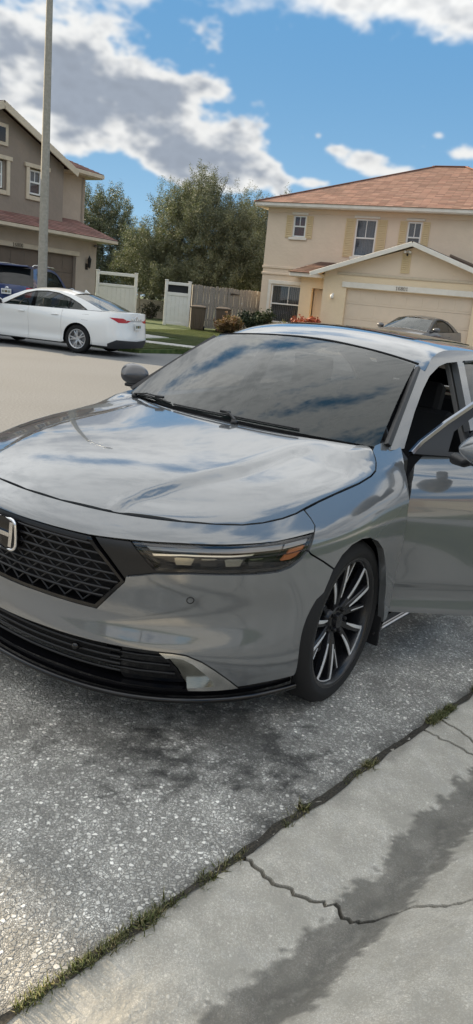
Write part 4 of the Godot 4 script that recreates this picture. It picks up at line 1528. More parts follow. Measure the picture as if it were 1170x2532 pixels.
func accord_glass(t: Node3D) -> void:
	var ws := MB.new()
	ws.patch(V2([-0.985, 0.012, 0.985, 0.012, 0.982, 0.988, -0.982, 0.988]), screen_at, Vector2(0.06, 0.06), CAR_C)
	var scr := part("windshield", ws, M.screen_glass, t)
	var inn := func(w: Vector2) -> Vector3: return screen_at(w) - Vector3(0, 0.9, 0.42) * 0.006
	var bd := MB.new()
	bd.patch(V2([-0.985, 0.012, 0.985, 0.012, 0.905, 0.10, 0.6, 0.085, 0, 0.075, -0.6, 0.085, -0.905, 0.10]), inn, Vector2(0.06, 0.04), CAR_C)
	for sg in [1.0, -1.0]:
		bd.patch(PackedVector2Array([Vector2(sg * 0.985, 0.012), Vector2(sg * 0.982, 0.988), Vector2(sg * 0.92, 0.95), Vector2(sg * 0.925, 0.09)]), inn, Vector2(0.04, 0.08), CAR_C)
	bd.patch(V2([-0.982, 0.988, 0.982, 0.988, 0.94, 0.945, 0.3, 0.95, 0.16, 0.90, 0.12, 0.80, -0.12, 0.80, -0.16, 0.90, -0.3, 0.95, -0.94, 0.945]), inn, Vector2(0.05, 0.04), CAR_C)
	part("screen_border", bd, M.matt_black, scr)
	# rubber and black mouldings along the screen edge
	for sg in [1.0, -1.0]:
		var mo := MB.new()
		var poly := PackedVector2Array([Vector2(-0.462, 0.986), Vector2(-0.574, 1.055), Vector2(-0.685, 1.124), Vector2(-0.82, 1.207), Vector2(-0.955, 1.292), Vector2(-0.944, 1.304), Vector2(-0.80, 1.222), Vector2(-0.66, 1.136), Vector2(-0.55, 1.07), Vector2(-0.438, 1.0)])
		mo.patch(poly, func(w: Vector2) -> Vector3: return cabin_at(w, sg) + Vector3(sg * 0.004, 0.003, 0), Vector2(0.05, 0.02), CAR_C, 0.02)
		part("pillar_moulding", mo, M.satin_black, t)
	var hd := MB.new()
	var hp := PackedVector3Array()
	for k in 25:
		hp.append(screen_at(Vector2(-1.0 + k / 12.0, 1.0)) + Vector3(0, 0.0, -0.006))
	hd.tube(hp, PackedFloat32Array([0.006]), 6)
	part("screen_seal", hd, M.matt_black, t)
	# sensor cover and stickers behind the glass
	var cv := MB.new()
	cv.patch(V2([-0.11, 0.84, 0.06, 0.83, 0.04, 0.905, -0.06, 0.912]), func(w: Vector2) -> Vector3: return screen_at(w) - Vector3(0, 0.9, 0.42) * 0.012, Vector2(0.05, 0.04), CAR_C, 0.004)
	part("sensor_cover", cv, M.trim_grey, scr)
	var st := MB.new()
	st.patch(V2([0.18, 0.885, 0.31, 0.882, 0.30, 0.925, 0.185, 0.928]), func(w: Vector2) -> Vector3: return screen_at(w) - Vector3(0, 0.9, 0.42) * 0.010, Vector2(0.05, 0.04), CAR_C)
	part("screen_sticker", st, M.blind, scr)
	var mr := MB.new()
	mr.oriented(Vector3(0.0, 1.245, -1.02), Vector3(0.115, 0.032, 0.015), Basis(Vector3.RIGHT, 0.25), 0.012)
	part("inner_mirror", mr, M.satin_black, t)
	# wipers
	wiper(t, Vector3(-0.62, 0.985, -0.33), [Vector2(-0.86, 0.02), Vector2(-0.66, 0.030), Vector2(-0.42, 0.022)], Vector2(-0.55, 0.03))
	wiper(t, Vector3(0.12, 0.99, -0.20), [Vector2(-0.38, 0.018), Vector2(0.06, 0.030), Vector2(0.55, 0.034)], Vector2(0.06, 0.035))
	# far side mirror, its dim reflections put in as a darker paint
	side_mirror(t, Vector3(-0.985, 1.035, -0.685), -1.0, Vector3(-0.80, 0.965, -0.66), 0.82).material_override = M.dusk_paint

func wiper(t: Node3D, pivot: Vector3, at: Array, hold: Vector2) -> void:
	var b := MB.new()
	var pts := PackedVector3Array()
	for k in 17:
		var f := k / 16.0
		var q: Vector2 = at[0].lerp(at[1], f * 2.0) if f < 0.5 else at[1].lerp(at[2], f * 2.0 - 1.0)
		pts.append(screen_at(q) + Vector3(0, 0.9, 0.42) * 0.006)
	b.tube(pts, PackedFloat32Array([0.004]), 6)
	var w := part("wiper", b, M.satin_black, t)
	var ar := MB.new()
	var h := screen_at(hold) + Vector3(0, 0.9, 0.42) * 0.018
	ar.bar(pivot + Vector3(0, 0.012, 0), pivot.lerp(h, 0.5) + Vector3(0, 0.014, 0), 0.015, 0.008, Vector3.UP, 0.002)
	ar.bar(pivot.lerp(h, 0.5) + Vector3(0, 0.014, 0), h, 0.011, 0.007, Vector3.UP, 0.002)
	ar.oriented(h, Vector3(0.024, 0.006, 0.010), Basis(Vector3.UP, 0.2), 0.003)
	ar.ellipsoid(pivot, Vector3(0.018, 0.014, 0.018), Basis.IDENTITY, 10, 6)
	part("wiper_arm", ar, M.satin_black, w)

func side_mirror(t: Node3D, at: Vector3, sg: float, foot: Vector3, size := 1.0) -> Node3D:
	var mb := MB.new()
	# a cap: flattened egg cut off at the glass
	var k := 24
	var m := 12
	for i in m:
		for j in k:
			var q: Array[Vector3] = []
			var nn: Array[Vector3] = []
			for e in [[i, j], [i, j + 1], [i + 1, j + 1], [i + 1, j]]:
				var f: float = e[0] / float(m)
				var ph: float = TAU * e[1] / k
				var rr := pow(sin(PI * 0.5 * minf(1.0, f * 1.02)), 0.75)
				var cx := signf(cos(ph)) * pow(absf(cos(ph)), 0.8)
				var cy := signf(sin(ph)) * pow(absf(sin(ph)), 0.8)
				var p := Vector3(sg * (cx * 0.118 * rr + 0.012 * f), cy * 0.071 * rr * (1.0 + 0.12 * cx), 0.085 - 0.135 * f)
				q.append(at + p * size)
				nn.append(Vector3(sg * cx / 0.118, cy / 0.071, 1.6 * (1.0 - f) / 0.05).normalized())
			mb.tri(q[0], q[1], q[2], nn[0], nn[1], nn[2])
			mb.tri(q[0], q[2], q[3], nn[0], nn[2], nn[3])
	var o := part("side_mirror", mb, M.paint, t)
	var bk := MB.new()
	bk.ellipsoid(at + Vector3(sg * 0.012, -0.006, -0.050) * size, Vector3(0.118, 0.067, 0.012) * size, Basis.IDENTITY, 20, 8)
	bk.tube(PackedVector3Array([foot, foot.lerp(at, 0.5) + Vector3(0, -0.035, 0), at + Vector3(-sg * 0.05, -0.055, -0.01), at + Vector3(sg * 0.06, -0.064, -0.01)]), PackedFloat32Array([0.026, 0.020, 0.018, 0.010]), 10)
	part("mirror_base", bk, M.satin_black, o)
	var gl := MB.new()
	gl.ellipsoid(at + Vector3(sg * 0.012, 0, -0.056) * size, Vector3(0.108, 0.060, 0.005) * size, Basis.IDENTITY, 20, 6)
	part("mirror_glass", gl, M.chrome, o)
	return o

func accord_door(t: Node3D) -> void:
	# built shut, then swung on its hinge
	var hinge := Vector3(0.90, 0, -0.42)
	var d := Node3D.new()
	d.name = under(t, "front_door")
	t.add_child(d)
	d.position = hinge
	d.rotation.y = -deg_to_rad(42.0)
	var s0 := ash.s_of(-0.415)
	var s1 := ash.s_of(-1.47)
	var skin := func(dp: float) -> Callable:
		var f := ash.deep(dp)
		return func(w: Vector2) -> Vector3:
			var p: Vector3 = f.call(w)
			# character line under the glass and a hollow low down
			var o := 0.006 * smoothstep(0.90, 0.885, w.y) * smoothstep(0.62, 0.885, w.y) - 0.009 * smoothstep(0.43, 0.385, w.y) * smoothstep(0.27, 0.36, w.y)
			return p + Vector3(o, 0, 0) - hinge
	var edge: Array = [s0 + 0.10, 0.965, s0 + 0.045, 0.925, s0 + 0.018, 0.86, s0 - 0.002, 0.76, s0 - 0.002, 0.60, s0, 0.35, s0, 0.285, s1, 0.262, s1, 0.985]
	var mb := MB.new()
	mb.patch(V2(edge), skin.call(0.0), Vector2(0.03, 0.014), CAR_C - hinge, 0.06)
	part("door_skin", mb, M.paint, d)
	var ip := MB.new()
	ip.patch(V2(edge), skin.call(0.075), Vector2(0.1, 0.1), CAR_C - hinge)
	part("door_trim", ip, M.seat_cloth, d)
	# frame of the glass, black, with a bright strip along it
	var fr := MB.new()
	var fp := PackedVector2Array()
	for q in [[-0.445, 0.968], [-0.50, 1.015], [-0.63, 1.10], [-0.783, 1.198], [-0.93, 1.285], [-1.05, 1.335], [-1.196, 1.365], [-1.46, 1.375], [-1.46, 1.345], [-1.20, 1.335], [-1.06, 1.303], [-0.94, 1.25], [-0.80, 1.160], [-0.66, 1.065], [-0.62, 0.985], [-1.46, 0.990], [-1.46, 0.965]]:
		fp.append(Vector2(q[0], q[1]))
	var cabf := func(o: float) -> Callable: return func(w: Vector2) -> Vector3: return cabin_at(w) + Vector3(o, 0, 0) - hinge + Vector3(0.03 * smoothstep(1.1, 0.95, w.y), 0, 0)
	fr.patch(fp, cabf.call(0.0), Vector2(0.05, 0.03), CAR_C - hinge, 0.03)
	part("window_frame", fr, M.satin_black, d)
	var cs := MB.new()
	var path := PackedVector3Array()
	for q in [[-0.45, 0.972], [-0.50, 1.015], [-0.63, 1.10], [-0.783, 1.198], [-0.93, 1.285], [-1.05, 1.335], [-1.196, 1.365], [-1.46, 1.375]]:
		path.append((cabf.call(0.008) as Callable).call(Vector2(q[0], q[1])))
	var rp: Array = []
	for k in path.size():
		rp.append([path[k], 0.009])
	ribbon(cs, rp, 0.02)
	part("window_strip", cs, M.strip_metal, d)
	var bs := MB.new()
	var b2 := PackedVector3Array()
	for k in 9:
		var s := lerpf(s0 + 0.12, s1, k / 8.0)
		b2.append((skin.call(-0.003) as Callable).call(Vector2(s, lerpf(0.968, 0.986, k / 8.0))))
	bs.tube(b2, PackedFloat32Array([0.008]), 8)
	part("belt_strip", bs, M.satin_black, d)
	var hd := MB.new()
	var hp := PackedVector3Array()
	for k in 7:
		hp.append((skin.call(-0.012 - 0.022 * sin(PI * k / 6.0)) as Callable).call(Vector2(s1 - 0.30 + 0.22 * k / 6.0, 0.855)))
	hd.tube(hp, PackedFloat32Array([0.012]), 8)
	part("door_handle", hd, M.paint, d)
	side_mirror(d, Vector3(1.025, 1.042, -0.625) - hinge, 1.0, Vector3(0.875, 0.975, -0.61) - hinge)

func accord_wheels(t: Node3D) -> void:
	wheel(t, 0.336, 0.222, 0.265, "split", Vector3(0.785, 0.336, -0.022), deg_to_rad(3.0))
	wheel(t, 0.336, 0.222, 0.265, "split", Vector3(-0.785, 0.336, -0.022), PI + deg_to_rad(3.0))
	wheel(t, 0.336, 0.235, 0.268, "split", Vector3(0.80, 0.336, -2.83), 0)
	wheel(t, 0.336, 0.235, 0.268, "split", Vector3(-0.80, 0.336, -2.83), PI)

func seat(t: Node3D, x: float, z: float, h := 1.0, m: Material = null) -> void:
	var mm: Material = m if m else M.seat_cloth
	var b := MB.new()
	b.oriented(Vector3(x, 0.40, z + 0.22), Vector3(0.25, 0.09, 0.27), Basis(Vector3.RIGHT, -0.12), 0.05)
	b.oriented(Vector3(x, 0.72, z - 0.10), Vector3(0.235, 0.33, 0.075), Basis(Vector3.RIGHT, -0.32), 0.06)
	b.oriented(Vector3(x, 1.10, z - 0.22), Vector3(0.125, 0.085, 0.05), Basis(Vector3.RIGHT, -0.2), 0.04)
	part("seat", b, mm, t)

func accord_cabin(t: Node3D) -> void:
	var f := MB.new()
	f.box(Vector3(-0.76, 0.27, -3.2), Vector3(0.76, 0.33, -0.30))
	f.box(Vector3(-0.13, 0.33, -2.2), Vector3(0.13, 0.56, -0.6), 0.03)
	part("cabin_floor", f, M.seat_cloth, t)
	var ds := MB.new()
	ds.oriented(Vector3(0, 0.80, -0.58), Vector3(0.73, 0.135, 0.24), Basis(Vector3.RIGHT, 0.12), 0.08)
	ds.oriented(Vector3(0.37, 0.93, -0.66), Vector3(0.17, 0.03, 0.10), Basis.IDENTITY, 0.02)
	part("dashboard", ds, M.dash, t)
	seat(t, 0.37, -1.42)
	seat(t, -0.37, -1.42)
	seat(t, 0.37, -2.32)
	seat(t, -0.37, -2.32)
	var wl := MB.new()
	var ring := PackedVector3Array()
	var b := Basis(Vector3.RIGHT, -0.45)
	for k in 25:
		ring.append(Vector3(0.37, 0.875, -0.88) + b * Vector3(0.18 * cos(TAU * k / 24.0), 0.18 * sin(TAU * k / 24.0), 0))
	wl.tube(ring, PackedFloat32Array([0.015]), 8)
	wl.bar(Vector3(0.37, 0.80, -0.66), Vector3(0.37, 0.875, -0.88), 0.12, 0.09, Vector3.UP, 0.03)
	wl.bar(Vector3(0.20, 0.875, -0.88), Vector3(0.54, 0.875, -0.88), 0.03, 0.035, Vector3.UP, 0.01)
	part("steering_wheel", wl, M.satin_black, t)
	# trim round the door opening
	for sg in [1.0, -1.0]:
		var bp := MB.new()
		bp.patch(PackedVector2Array([Vector2(-1.50, 0.45), Vector2(-1.42, 0.45), Vector2(-1.425, 0.985), Vector2(-1.45, 1.315), Vector2(-1.54, 1.318)]), func(w: Vector2) -> Vector3: return cabin_at(w, sg) * Vector3(1, 1, 1) + Vector3(-sg * (0.05 if w.y > 0.95 else 0.05), 0, 0), Vector2(0.05, 0.1), CAR_C, 0.02)
		part("pillar_trim", bp, M.trim_grey, t)
	var hl := MB.new()
	hl.patch(V2([-0.55, -1.05, 0.55, -1.05, 0.52, -2.5, -0.52, -2.5]), func(w: Vector2) -> Vector3: return Vector3(w.x, roof_y(w.x, w.y) - 0.04, w.y), Vector2(0.1, 0.2), CAR_C)
	part("headliner", hl, M.trim_grey, t)
	var fwl := MB.new()
	fwl.box(Vector3(-0.74, 0.25, -0.34), Vector3(0.74, 0.93, -0.31))
	part("firewall", fwl, M.matt_black, t)
	var shf := MB.new()
	shf.box(Vector3(-0.66, 0.92, -3.3), Vector3(0.66, 0.95, -2.75))
	part("parcel_shelf", shf, M.seat_cloth, t)

# ---- pieces shared by the houses: everything in the house's own axes (x along the front, z out of it)
func shingles(parent: Node, called: String, a: Vector3, b: Vector3, c: Vector3, d: Vector3, base: Vector3, seed_: int, tab := 0.33, course := 0.145) -> void:
	# roof face a-b along the eave, d-c along the ridge; courses of tabs lapped over one another
	var r := RandomNumberGenerator.new()
	r.seed = seed_
	var n := (b - a).cross(d - a).normalized()
	if n.y < 0.0:
		n = -n
	var run := ((d + c) * 0.5 - (a + b) * 0.5).length()
	var k := maxi(2, int(run / course))
	var mb := MB.new()
	mb.col = Color(base.x * 0.6, base.y * 0.6, base.z * 0.6)
	mb.tri(a, b, c, n, n, n)
	mb.tri(a, c, d, n, n, n)
	var fall := ((a + b) * 0.5 - (d + c) * 0.5).normalized()
	for i in k:
		var f0 := float(i) / k
		var f1 := minf(1.0, (i + 1.25) / k)
		var l0 := a.lerp(d, f0)
		var r0 := b.lerp(c, f0)
		var l1 := a.lerp(d, f1)
		var r1 := b.lerp(c, f1)
		var w := (r0 - l0).length()
		var m := maxi(1, roundi(w / tab))
		var sh := 0.5 / m if i % 2 == 1 else 0.0
		for j in m + (1 if i % 2 == 1 else 0):
			var u0 := clampf(float(j) / m - sh + 0.004 / maxf(w, 0.1), 0.0, 1.0)
			var u1 := clampf(float(j + 1) / m - sh - 0.004 / maxf(w, 0.1), 0.0, 1.0)
			if u1 - u0 < 1e-4:
				continue
			var t := r.randf_range(0.72, 1.22)
			var q := r.randf()
			var hue := Vector3(1.0, 0.96 + 0.1 * q, 0.95 + 0.12 * q)
			mb.col = Color(base.x * t * hue.x, base.y * t * hue.y, base.z * t * hue.z)
			var up := 0.022
			var p0 := l0.lerp(r0, u0) + n * up
			var p1 := l0.lerp(r0, u1) + n * up
			var p2 := l1.lerp(r1, u1) + n * 0.004
			var p3 := l1.lerp(r1, u0) + n * 0.004
			mb.tri(p0, p1, p2, n, n, n)
			mb.tri(p0, p2, p3, n, n, n)
			mb.quad(p0, p1, p1 - n * up, p0 - n * up, fall)
	var o := part(called, mb, M.shingle_red, parent)
	o.set_meta("kind", "stuff")

func bx(parent: Node, called: String, lo: Vector3, hi: Vector3, m: Material, ch := 0.0) -> MeshInstance3D:
	var mb := MB.new()
	mb.box(lo, hi, ch)
	return part(called, mb, m, parent)

# a wall in the plane z = at with rectangular openings, thick to the back
func wall_front(parent: Node, called: String, x0: float, x1: float, y0: float, y1: float, at: float, thick: float, holes: Array, m: Material) -> void:
	var xs: Array = [x0, x1]
	var ys: Array = [y0, y1]
	for h in holes:
		xs.append(h[0])
		xs.append(h[1])
		ys.append(h[2])
		ys.append(h[3])
	xs.sort()
	ys.sort()
	var mb := MB.new()
	for i in xs.size() - 1:
		for j in ys.size() - 1:
			var c := Vector2((xs[i] + xs[i + 1]) * 0.5, (ys[j] + ys[j + 1]) * 0.5)
			if xs[i + 1] - xs[i] < 1e-5 or ys[j + 1] - ys[j] < 1e-5:
				continue
			var inside := false
			for h in holes:
				if c.x > h[0] and c.x < h[1] and c.y > h[2] and c.y < h[3]:
					inside = true
			if inside:
				continue
			mb.quad(Vector3(xs[i], ys[j], at), Vector3(xs[i + 1], ys[j], at), Vector3(xs[i + 1], ys[j + 1], at), Vector3(xs[i], ys[j + 1], at), Vector3(0, 0, 1))
			mb.quad(Vector3(xs[i], ys[j], at - thick), Vector3(xs[i + 1], ys[j], at - thick), Vector3(xs[i + 1], ys[j + 1], at - thick), Vector3(xs[i], ys[j + 1], at - thick), Vector3(0, 0, -1))
	for h in holes:
		var b := at - thick
		mb.quad(Vector3(h[0], h[2], at), Vector3(h[0], h[3], at), Vector3(h[0], h[3], b), Vector3(h[0], h[2], b), Vector3(1, 0, 0))
		mb.quad(Vector3(h[1], h[2], at), Vector3(h[1], h[3], at), Vector3(h[1], h[3], b), Vector3(h[1], h[2], b), Vector3(-1, 0, 0))
		mb.quad(Vector3(h[0], h[3], at), Vector3(h[1], h[3], at), Vector3(h[1], h[3], b), Vector3(h[0], h[3], b), Vector3(0, -1, 0))
		mb.quad(Vector3(h[0], h[2], at), Vector3(h[1], h[2], at), Vector3(h[1], h[2], b), Vector3(h[0], h[2], b), Vector3(0, 1, 0))
	part(called, mb, m, parent)

# a hung window in an opening: frame, mullions, two sashes of panes, something behind the glass
func window(parent: Node, x0: float, x1: float, y0: float, y1: float, z: float, cols: int, back: Material, fm: Material, slats := 0) -> void:
	var f := MB.new()
	var w := 0.055
	f.box(Vector3(x0, y0, z - 0.07), Vector3(x0 + w, y1, z - 0.01), 0.006)
	f.box(Vector3(x1 - w, y0, z - 0.07), Vector3(x1, y1, z - 0.01), 0.006)
	f.box(Vector3(x0 + w, y1 - w, z - 0.07), Vector3(x1 - w, y1, z - 0.012), 0.006)
	f.box(Vector3(x0 + w, y0, z - 0.07), Vector3(x1 - w, y0 + w, z - 0.012), 0.006)
	var ym := (y0 + y1) * 0.5
	f.box(Vector3(x0 + w, ym - 0.028, z - 0.066), Vector3(x1 - w, ym + 0.028, z - 0.014), 0.006)
	var root := part("window", f, fm, parent)
	for i in cols:
		var a := lerpf(x0 + w, x1 - w, float(i) / cols)
		var b := lerpf(x0 + w, x1 - w, float(i + 1) / cols)
		for e in [[y0 + w, ym - 0.028], [ym + 0.028, y1 - w]]:
			bx(root, "pane", Vector3(a + 0.003, e[0], z - 0.046), Vector3(b - 0.003, e[1], z - 0.040), M.window_glass)
		if i > 0:
			bx(root, "mullion", Vector3(a - 0.014, ym + 0.03, z - 0.06), Vector3(a + 0.014, y1 - w, z - 0.03), fm)
	if slats > 0:
		for i in slats:
			var c := lerpf(x0 + w, x1 - w, (i + 0.5) / slats)
			var mb := MB.new()
			mb.oriented(Vector3(c, (y0 + y1) * 0.5, z - 0.12), Vector3(0.035, (y1 - y0) * 0.5 - w, 0.002), Basis(Vector3.UP, 0.9))
			part("blind_slat", mb, back, root)
		bx(root, "room_back", Vector3(x0, y0, z - 0.6), Vector3(x1, y1, z - 0.55), M.room_dark)
	else:
		var cb := MB.new()
		var k := 26
		for i in k:
			var a := lerpf(x0 + 0.03, x1 - 0.03, float(i) / k)
			var b := lerpf(x0 + 0.03, x1 - 0.03, float(i + 1) / k)
			var za := z - 0.14 + 0.03 * sin(i * 1.55)
			var zb := z - 0.14 + 0.03 * sin((i + 1) * 1.55)
			cb.quad(Vector3(a, y0, za), Vector3(b, y0, zb), Vector3(b, y1, zb), Vector3(a, y1, za), Vector3(0, 0, 1))
		part("curtain", cb, back, root)

func shutter(parent: Node, x0: float, x1: float, y0: float, y1: float, z: float) -> void:
	var f := MB.new()
	f.box(Vector3(x0, y0, z), Vector3(x0 + 0.035, y1, z + 0.035), 0.004)
	f.box(Vector3(x1 - 0.035, y0, z), Vector3(x1, y1, z + 0.035), 0.004)
	f.box(Vector3(x0 + 0.035, y1 - 0.05, z), Vector3(x1 - 0.035, y1, z + 0.033), 0.004)
	f.box(Vector3(x0 + 0.035, y0, z), Vector3(x1 - 0.035, y0 + 0.05, z + 0.033), 0.004)
	f.box(Vector3(x0 + 0.035, y0 + 0.05, z), Vector3(x1 - 0.035, y1 - 0.05, z + 0.006))
	var root := part("shutter", f, M.shutter, parent)
	var h := 0.066
	var n := int((y1 - y0 - 0.10) / h)
	var key := "slat_%d" % roundi((x1 - x0) * 1000)
	if not M.has(key):
		var s := MB.new()
		s.oriented(Vector3.ZERO, Vector3((x1 - x0) * 0.5 - 0.037, 0.032, 0.006), Basis(Vector3.RIGHT, -0.5))
		M[key] = s.done()
	for i in n:
		shared("slat", M[key], M.shutter, root, Transform3D(Basis.IDENTITY, Vector3((x0 + x1) * 0.5, y0 + 0.05 + (i + 0.5) * (y1 - y0 - 0.10) / n, z + 0.022)))

func garage_door(parent: Node, x0: float, x1: float, y0: float, y1: float, z: float, m: Material) -> void:
	var root := bx(parent, "garage_door", Vector3(x0, y0, z - 0.06), Vector3(x1, y1, z - 0.045), m)
	for r in 4:
		var a := lerpf(y0, y1, r / 4.0) + 0.004
		var b := lerpf(y0, y1, (r + 1) / 4.0) - 0.004
		bx(root, "door_section", Vector3(x0 + 0.002, a, z - 0.045), Vector3(x1 - 0.002, b, z - 0.022), m, 0.008)
		for c in 8:
			var u := lerpf(x0, x1, (c + 0.08) / 8.0)
			var w := lerpf(x0, x1, (c + 0.92) / 8.0)
			bx(root, "door_panel", Vector3(u, a + 0.09, z - 0.024), Vector3(w, b - 0.09, z - 0.014), m, 0.006)

func numerals(parent: Node, txt: String, at: Vector3, size: float) -> void:
	var tm := TextMesh.new()
	var f := SystemFont.new()
	f.font_names = PackedStringArray(["Droid Serif"])
	tm.font = f
	tm.text = txt
	tm.font_size = 48
	tm.pixel_size = size / 34.0
	tm.depth = 0.012
	var o := MeshInstance3D.new()
	o.name = under(parent, "house_number")
	o.mesh = tm
	o.material_override = M.numeral
	o.position = at
	parent.add_child(o, true)

func house_axes(o: Node3D, u: Vector3, n: Vector3) -> void:
	o.transform.basis = Basis(u, Vector3.UP, n)

func build_tan_house() -> void:
	var t := thing("stucco_house", "tan two storey house with red shingle hip roof and cream shutters", "house", Vector3(-17.92, 0, -26.05))
	house_axes(t, Vector3(0.98, 0, -0.199).normalized(), Vector3(0.199, 0, 0.98).normalized())
	var g := 0.2
	var W := 12.9
	var F := 1.8
	# main walls
	wall_front(t, "wall", 0, W, g, 5.6, 0, 0.15, [[0.50, 2.08, 0.92, 2.50], [1.20, 1.76, 4.48, 5.33], [3.93, 4.80, 3.86, 5.31], [6.06, 6.62, 4.12, 5.29], [9.4, 9.95, 4.12, 5.29]], M.stucco_tan)
	bx(t, "wall", Vector3(0, g, -9.2), Vector3(0.15, 5.6, -0.15), M.stucco_tan)
	bx(t, "wall", Vector3(W - 0.15, g, -9.2), Vector3(W, 5.6, -0.15), M.stucco_tan)
	bx(t, "wall", Vector3(0, g, -9.35), Vector3(W, 5.6, -9.2), M.stucco_tan)
	bx(t, "floor_slab", Vector3(0.15, 3.0, -9.2), Vector3(W - 0.15, 3.15, -0.6), M.room_dark)
	# bands between the storeys and under the eaves
	bx(t, "trim_band", Vector3(-0.03, 3.16, 0.0), Vector3(2.9, 3.26, 0.035), M.stucco_tan, 0.01)
	bx(t, "trim_band", Vector3(-0.03, 2.90, 0.0), Vector3(2.4, 2.99, 0.04), M.stucco_tan, 0.01)
	bx(t, "frieze", Vector3(0, 5.42, 0.0), Vector3(W, 5.6, 0.03), M.stucco_tan, 0.01)
	# eaves
	var ov := 0.42
	bx(t, "soffit", Vector3(-ov, 5.60, -9.35 - ov), Vector3(W + ov, 5.63, ov), M.trim_white)
	bx(t, "fascia", Vector3(-ov - 0.02, 5.63, ov - 0.02), Vector3(W + ov + 0.02, 5.79, ov + 0.03), M.trim_white, 0.01)
	bx(t, "fascia", Vector3(-ov - 0.03, 5.63, -9.35 - ov), Vector3(-ov + 0.02, 5.79, ov - 0.025), M.trim_white, 0.01)
	bx(t, "fascia", Vector3(W + ov - 0.02, 5.63, -9.35 - ov), Vector3(W + ov + 0.03, 5.79, ov - 0.025), M.trim_white, 0.01)
	var col := Vector3(0.30, 0.175, 0.13)
	var e := ov + 0.06
	var a := Vector3(-e, 5.76, e)
	var b := Vector3(W + e, 5.76, e)
	var c := Vector3(W + e, 5.76, -9.35 - e)
	var d := Vector3(-e, 5.76, -9.35 - e)
	var r0 := Vector3(5.75, 8.15, -4.6)
	var r1 := Vector3(7.1, 8.15, -4.6)
	shingles(t, "roof", a, b, r1, r0, col, 3)
	shingles(t, "roof", c, d, r0, r1, col, 4)
	shingles(t, "roof", d, a, r0, r0 + Vector3(0, 0, -0.001), col, 5)
	shingles(t, "roof", b, c, r1 + Vector3(0, 0, -0.001), r1, col, 6)
	var cap := MB.new()
	for q in [[a, r0], [b, r1], [c, r1], [d, r0], [r0, r1]]:
		cap.bar(q[0] + Vector3(0, 0.02, 0), q[1] + Vector3(0, 0.02, 0), 0.22, 0.03)
	cap.col = Color(0.30, 0.15, 0.105)
	for i in cap.c.size():
		cap.c[i] = cap.col
	part("ridge_cap", cap, M.shingle_red, t)
	# windows
	window(t, 0.50, 2.08, 0.92, 2.50, 0, 2, M.blind, M.window_white, 17)
	window(t, 1.20, 1.76, 4.48, 5.33, 0, 2, M.red_curtain, M.window_white)
	window(t, 3.93, 4.80, 3.86, 5.31, 0, 2, M.curtain, M.window_white)
	window(t, 6.06, 6.62, 4.12, 5.29, 0, 2, M.curtain, M.window_white)
	window(t, 9.4, 9.95, 4.12, 5.29, 0, 2, M.curtain, M.window_white)
	for q in [[0.88, 1.16, 4.44, 5.33], [1.80, 2.07, 4.44, 5.33], [3.50, 3.89, 3.82, 5.31], [4.84, 5.23, 3.82, 5.31], [5.74, 6.02, 4.10, 5.30], [6.66, 6.94, 4.10, 5.30], [9.08, 9.36, 4.10, 5.30], [9.99, 10.27, 4.10, 5.30]]:
		shutter(t, q[0], q[1], q[2], q[3], 0.004)
	for q in [[1.12, 1.84, 5.35, 5.45], [3.84, 4.92, 5.33, 5.42], [5.97, 6.72, 5.32, 5.41], [9.32, 10.05, 5.32, 5.41]]:
		bx(t, "lintel", Vector3(q[0], q[2], 0.0), Vector3(q[1], q[3], 0.06), M.trim_white, 0.01)
	bx(t, "sill", Vector3(1.05, 4.36, 0.0), Vector3(1.86, 4.46, 0.07), M.trim_white, 0.01)
	bx(t, "sill", Vector3(3.82, 3.74, 0.0), Vector3(4.92, 3.84, 0.07), M.trim_white, 0.01)
	bx(t, "window_surround", Vector3(0.34, 2.52, 0.0), Vector3(2.1, 2.67, 0.05), M.trim_white, 0.01)
	bx(t, "window_surround", Vector3(0.34, 0.80, 0.0), Vector3(0.48, 2.52, 0.045), M.trim_white, 0.01)
	bx(t, "window_surround", Vector3(0.34, 0.72, 0.0), Vector3(2.1, 0.80, 0.06), M.trim_white, 0.01)
	# garage wing
	var gx0 := 3.46
	var gx1 := 10.3
	wall_front(t, "garage_wall", gx0, gx1, g, 3.0, F, 0.2, [[4.42, 9.32, g, 2.53]], M.stucco_cream)
	bx(t, "garage_wall", Vector3(gx0, g, 0.0), Vector3(gx0 + 0.2, 3.0, F - 0.2), M.stucco_cream)
	bx(t, "garage_wall", Vector3(gx1 - 0.2, g, 0.0), Vector3(gx1, 3.0, F - 0.2), M.stucco_cream)
	var gp := MB.new()
	gp.slab(PackedVector2Array([Vector2(gx0, 3.0), Vector2(gx1, 3.0), Vector2(gx1, 3.1), Vector2(6.86, 4.18), Vector2(gx0, 3.1)]), Vector3(0, 0, F), Vector3.RIGHT, Vector3.UP, 0.2)
	part("gable_wall", gp, M.stucco_tan, t)
	bx(t, "trim_band", Vector3(4.0, 3.02, F), Vector3(gx1 + 0.01, 3.12, F + 0.04), M.trim_cream, 0.01)
	bx(t, "door_header", Vector3(4.24, 2.555, F), Vector3(9.55, 2.765, F + 0.05), M.trim_white, 0.01)
	garage_door(t, 4.42, 9.32, g, 2.53, F - 0.12, M.door_tan)
	numerals(t, "16801", Vector3(6.62, 2.66, F + 0.058), 0.125)
	# gable roof over the garage
	var ap := Vector3(6.86, 4.36, 0)
	var el := Vector3(2.98, 3.03, 0)
	var er := Vector3(10.74, 3.03, 0)
	var zf := Vector3(0, 0, F + 0.38)
	shingles(t, "garage_roof", el, el + zf, ap + zf, ap, col * 0.9, 7)
	shingles(t, "garage_roof", er + zf, er, ap, ap + zf, col * 0.9, 8)
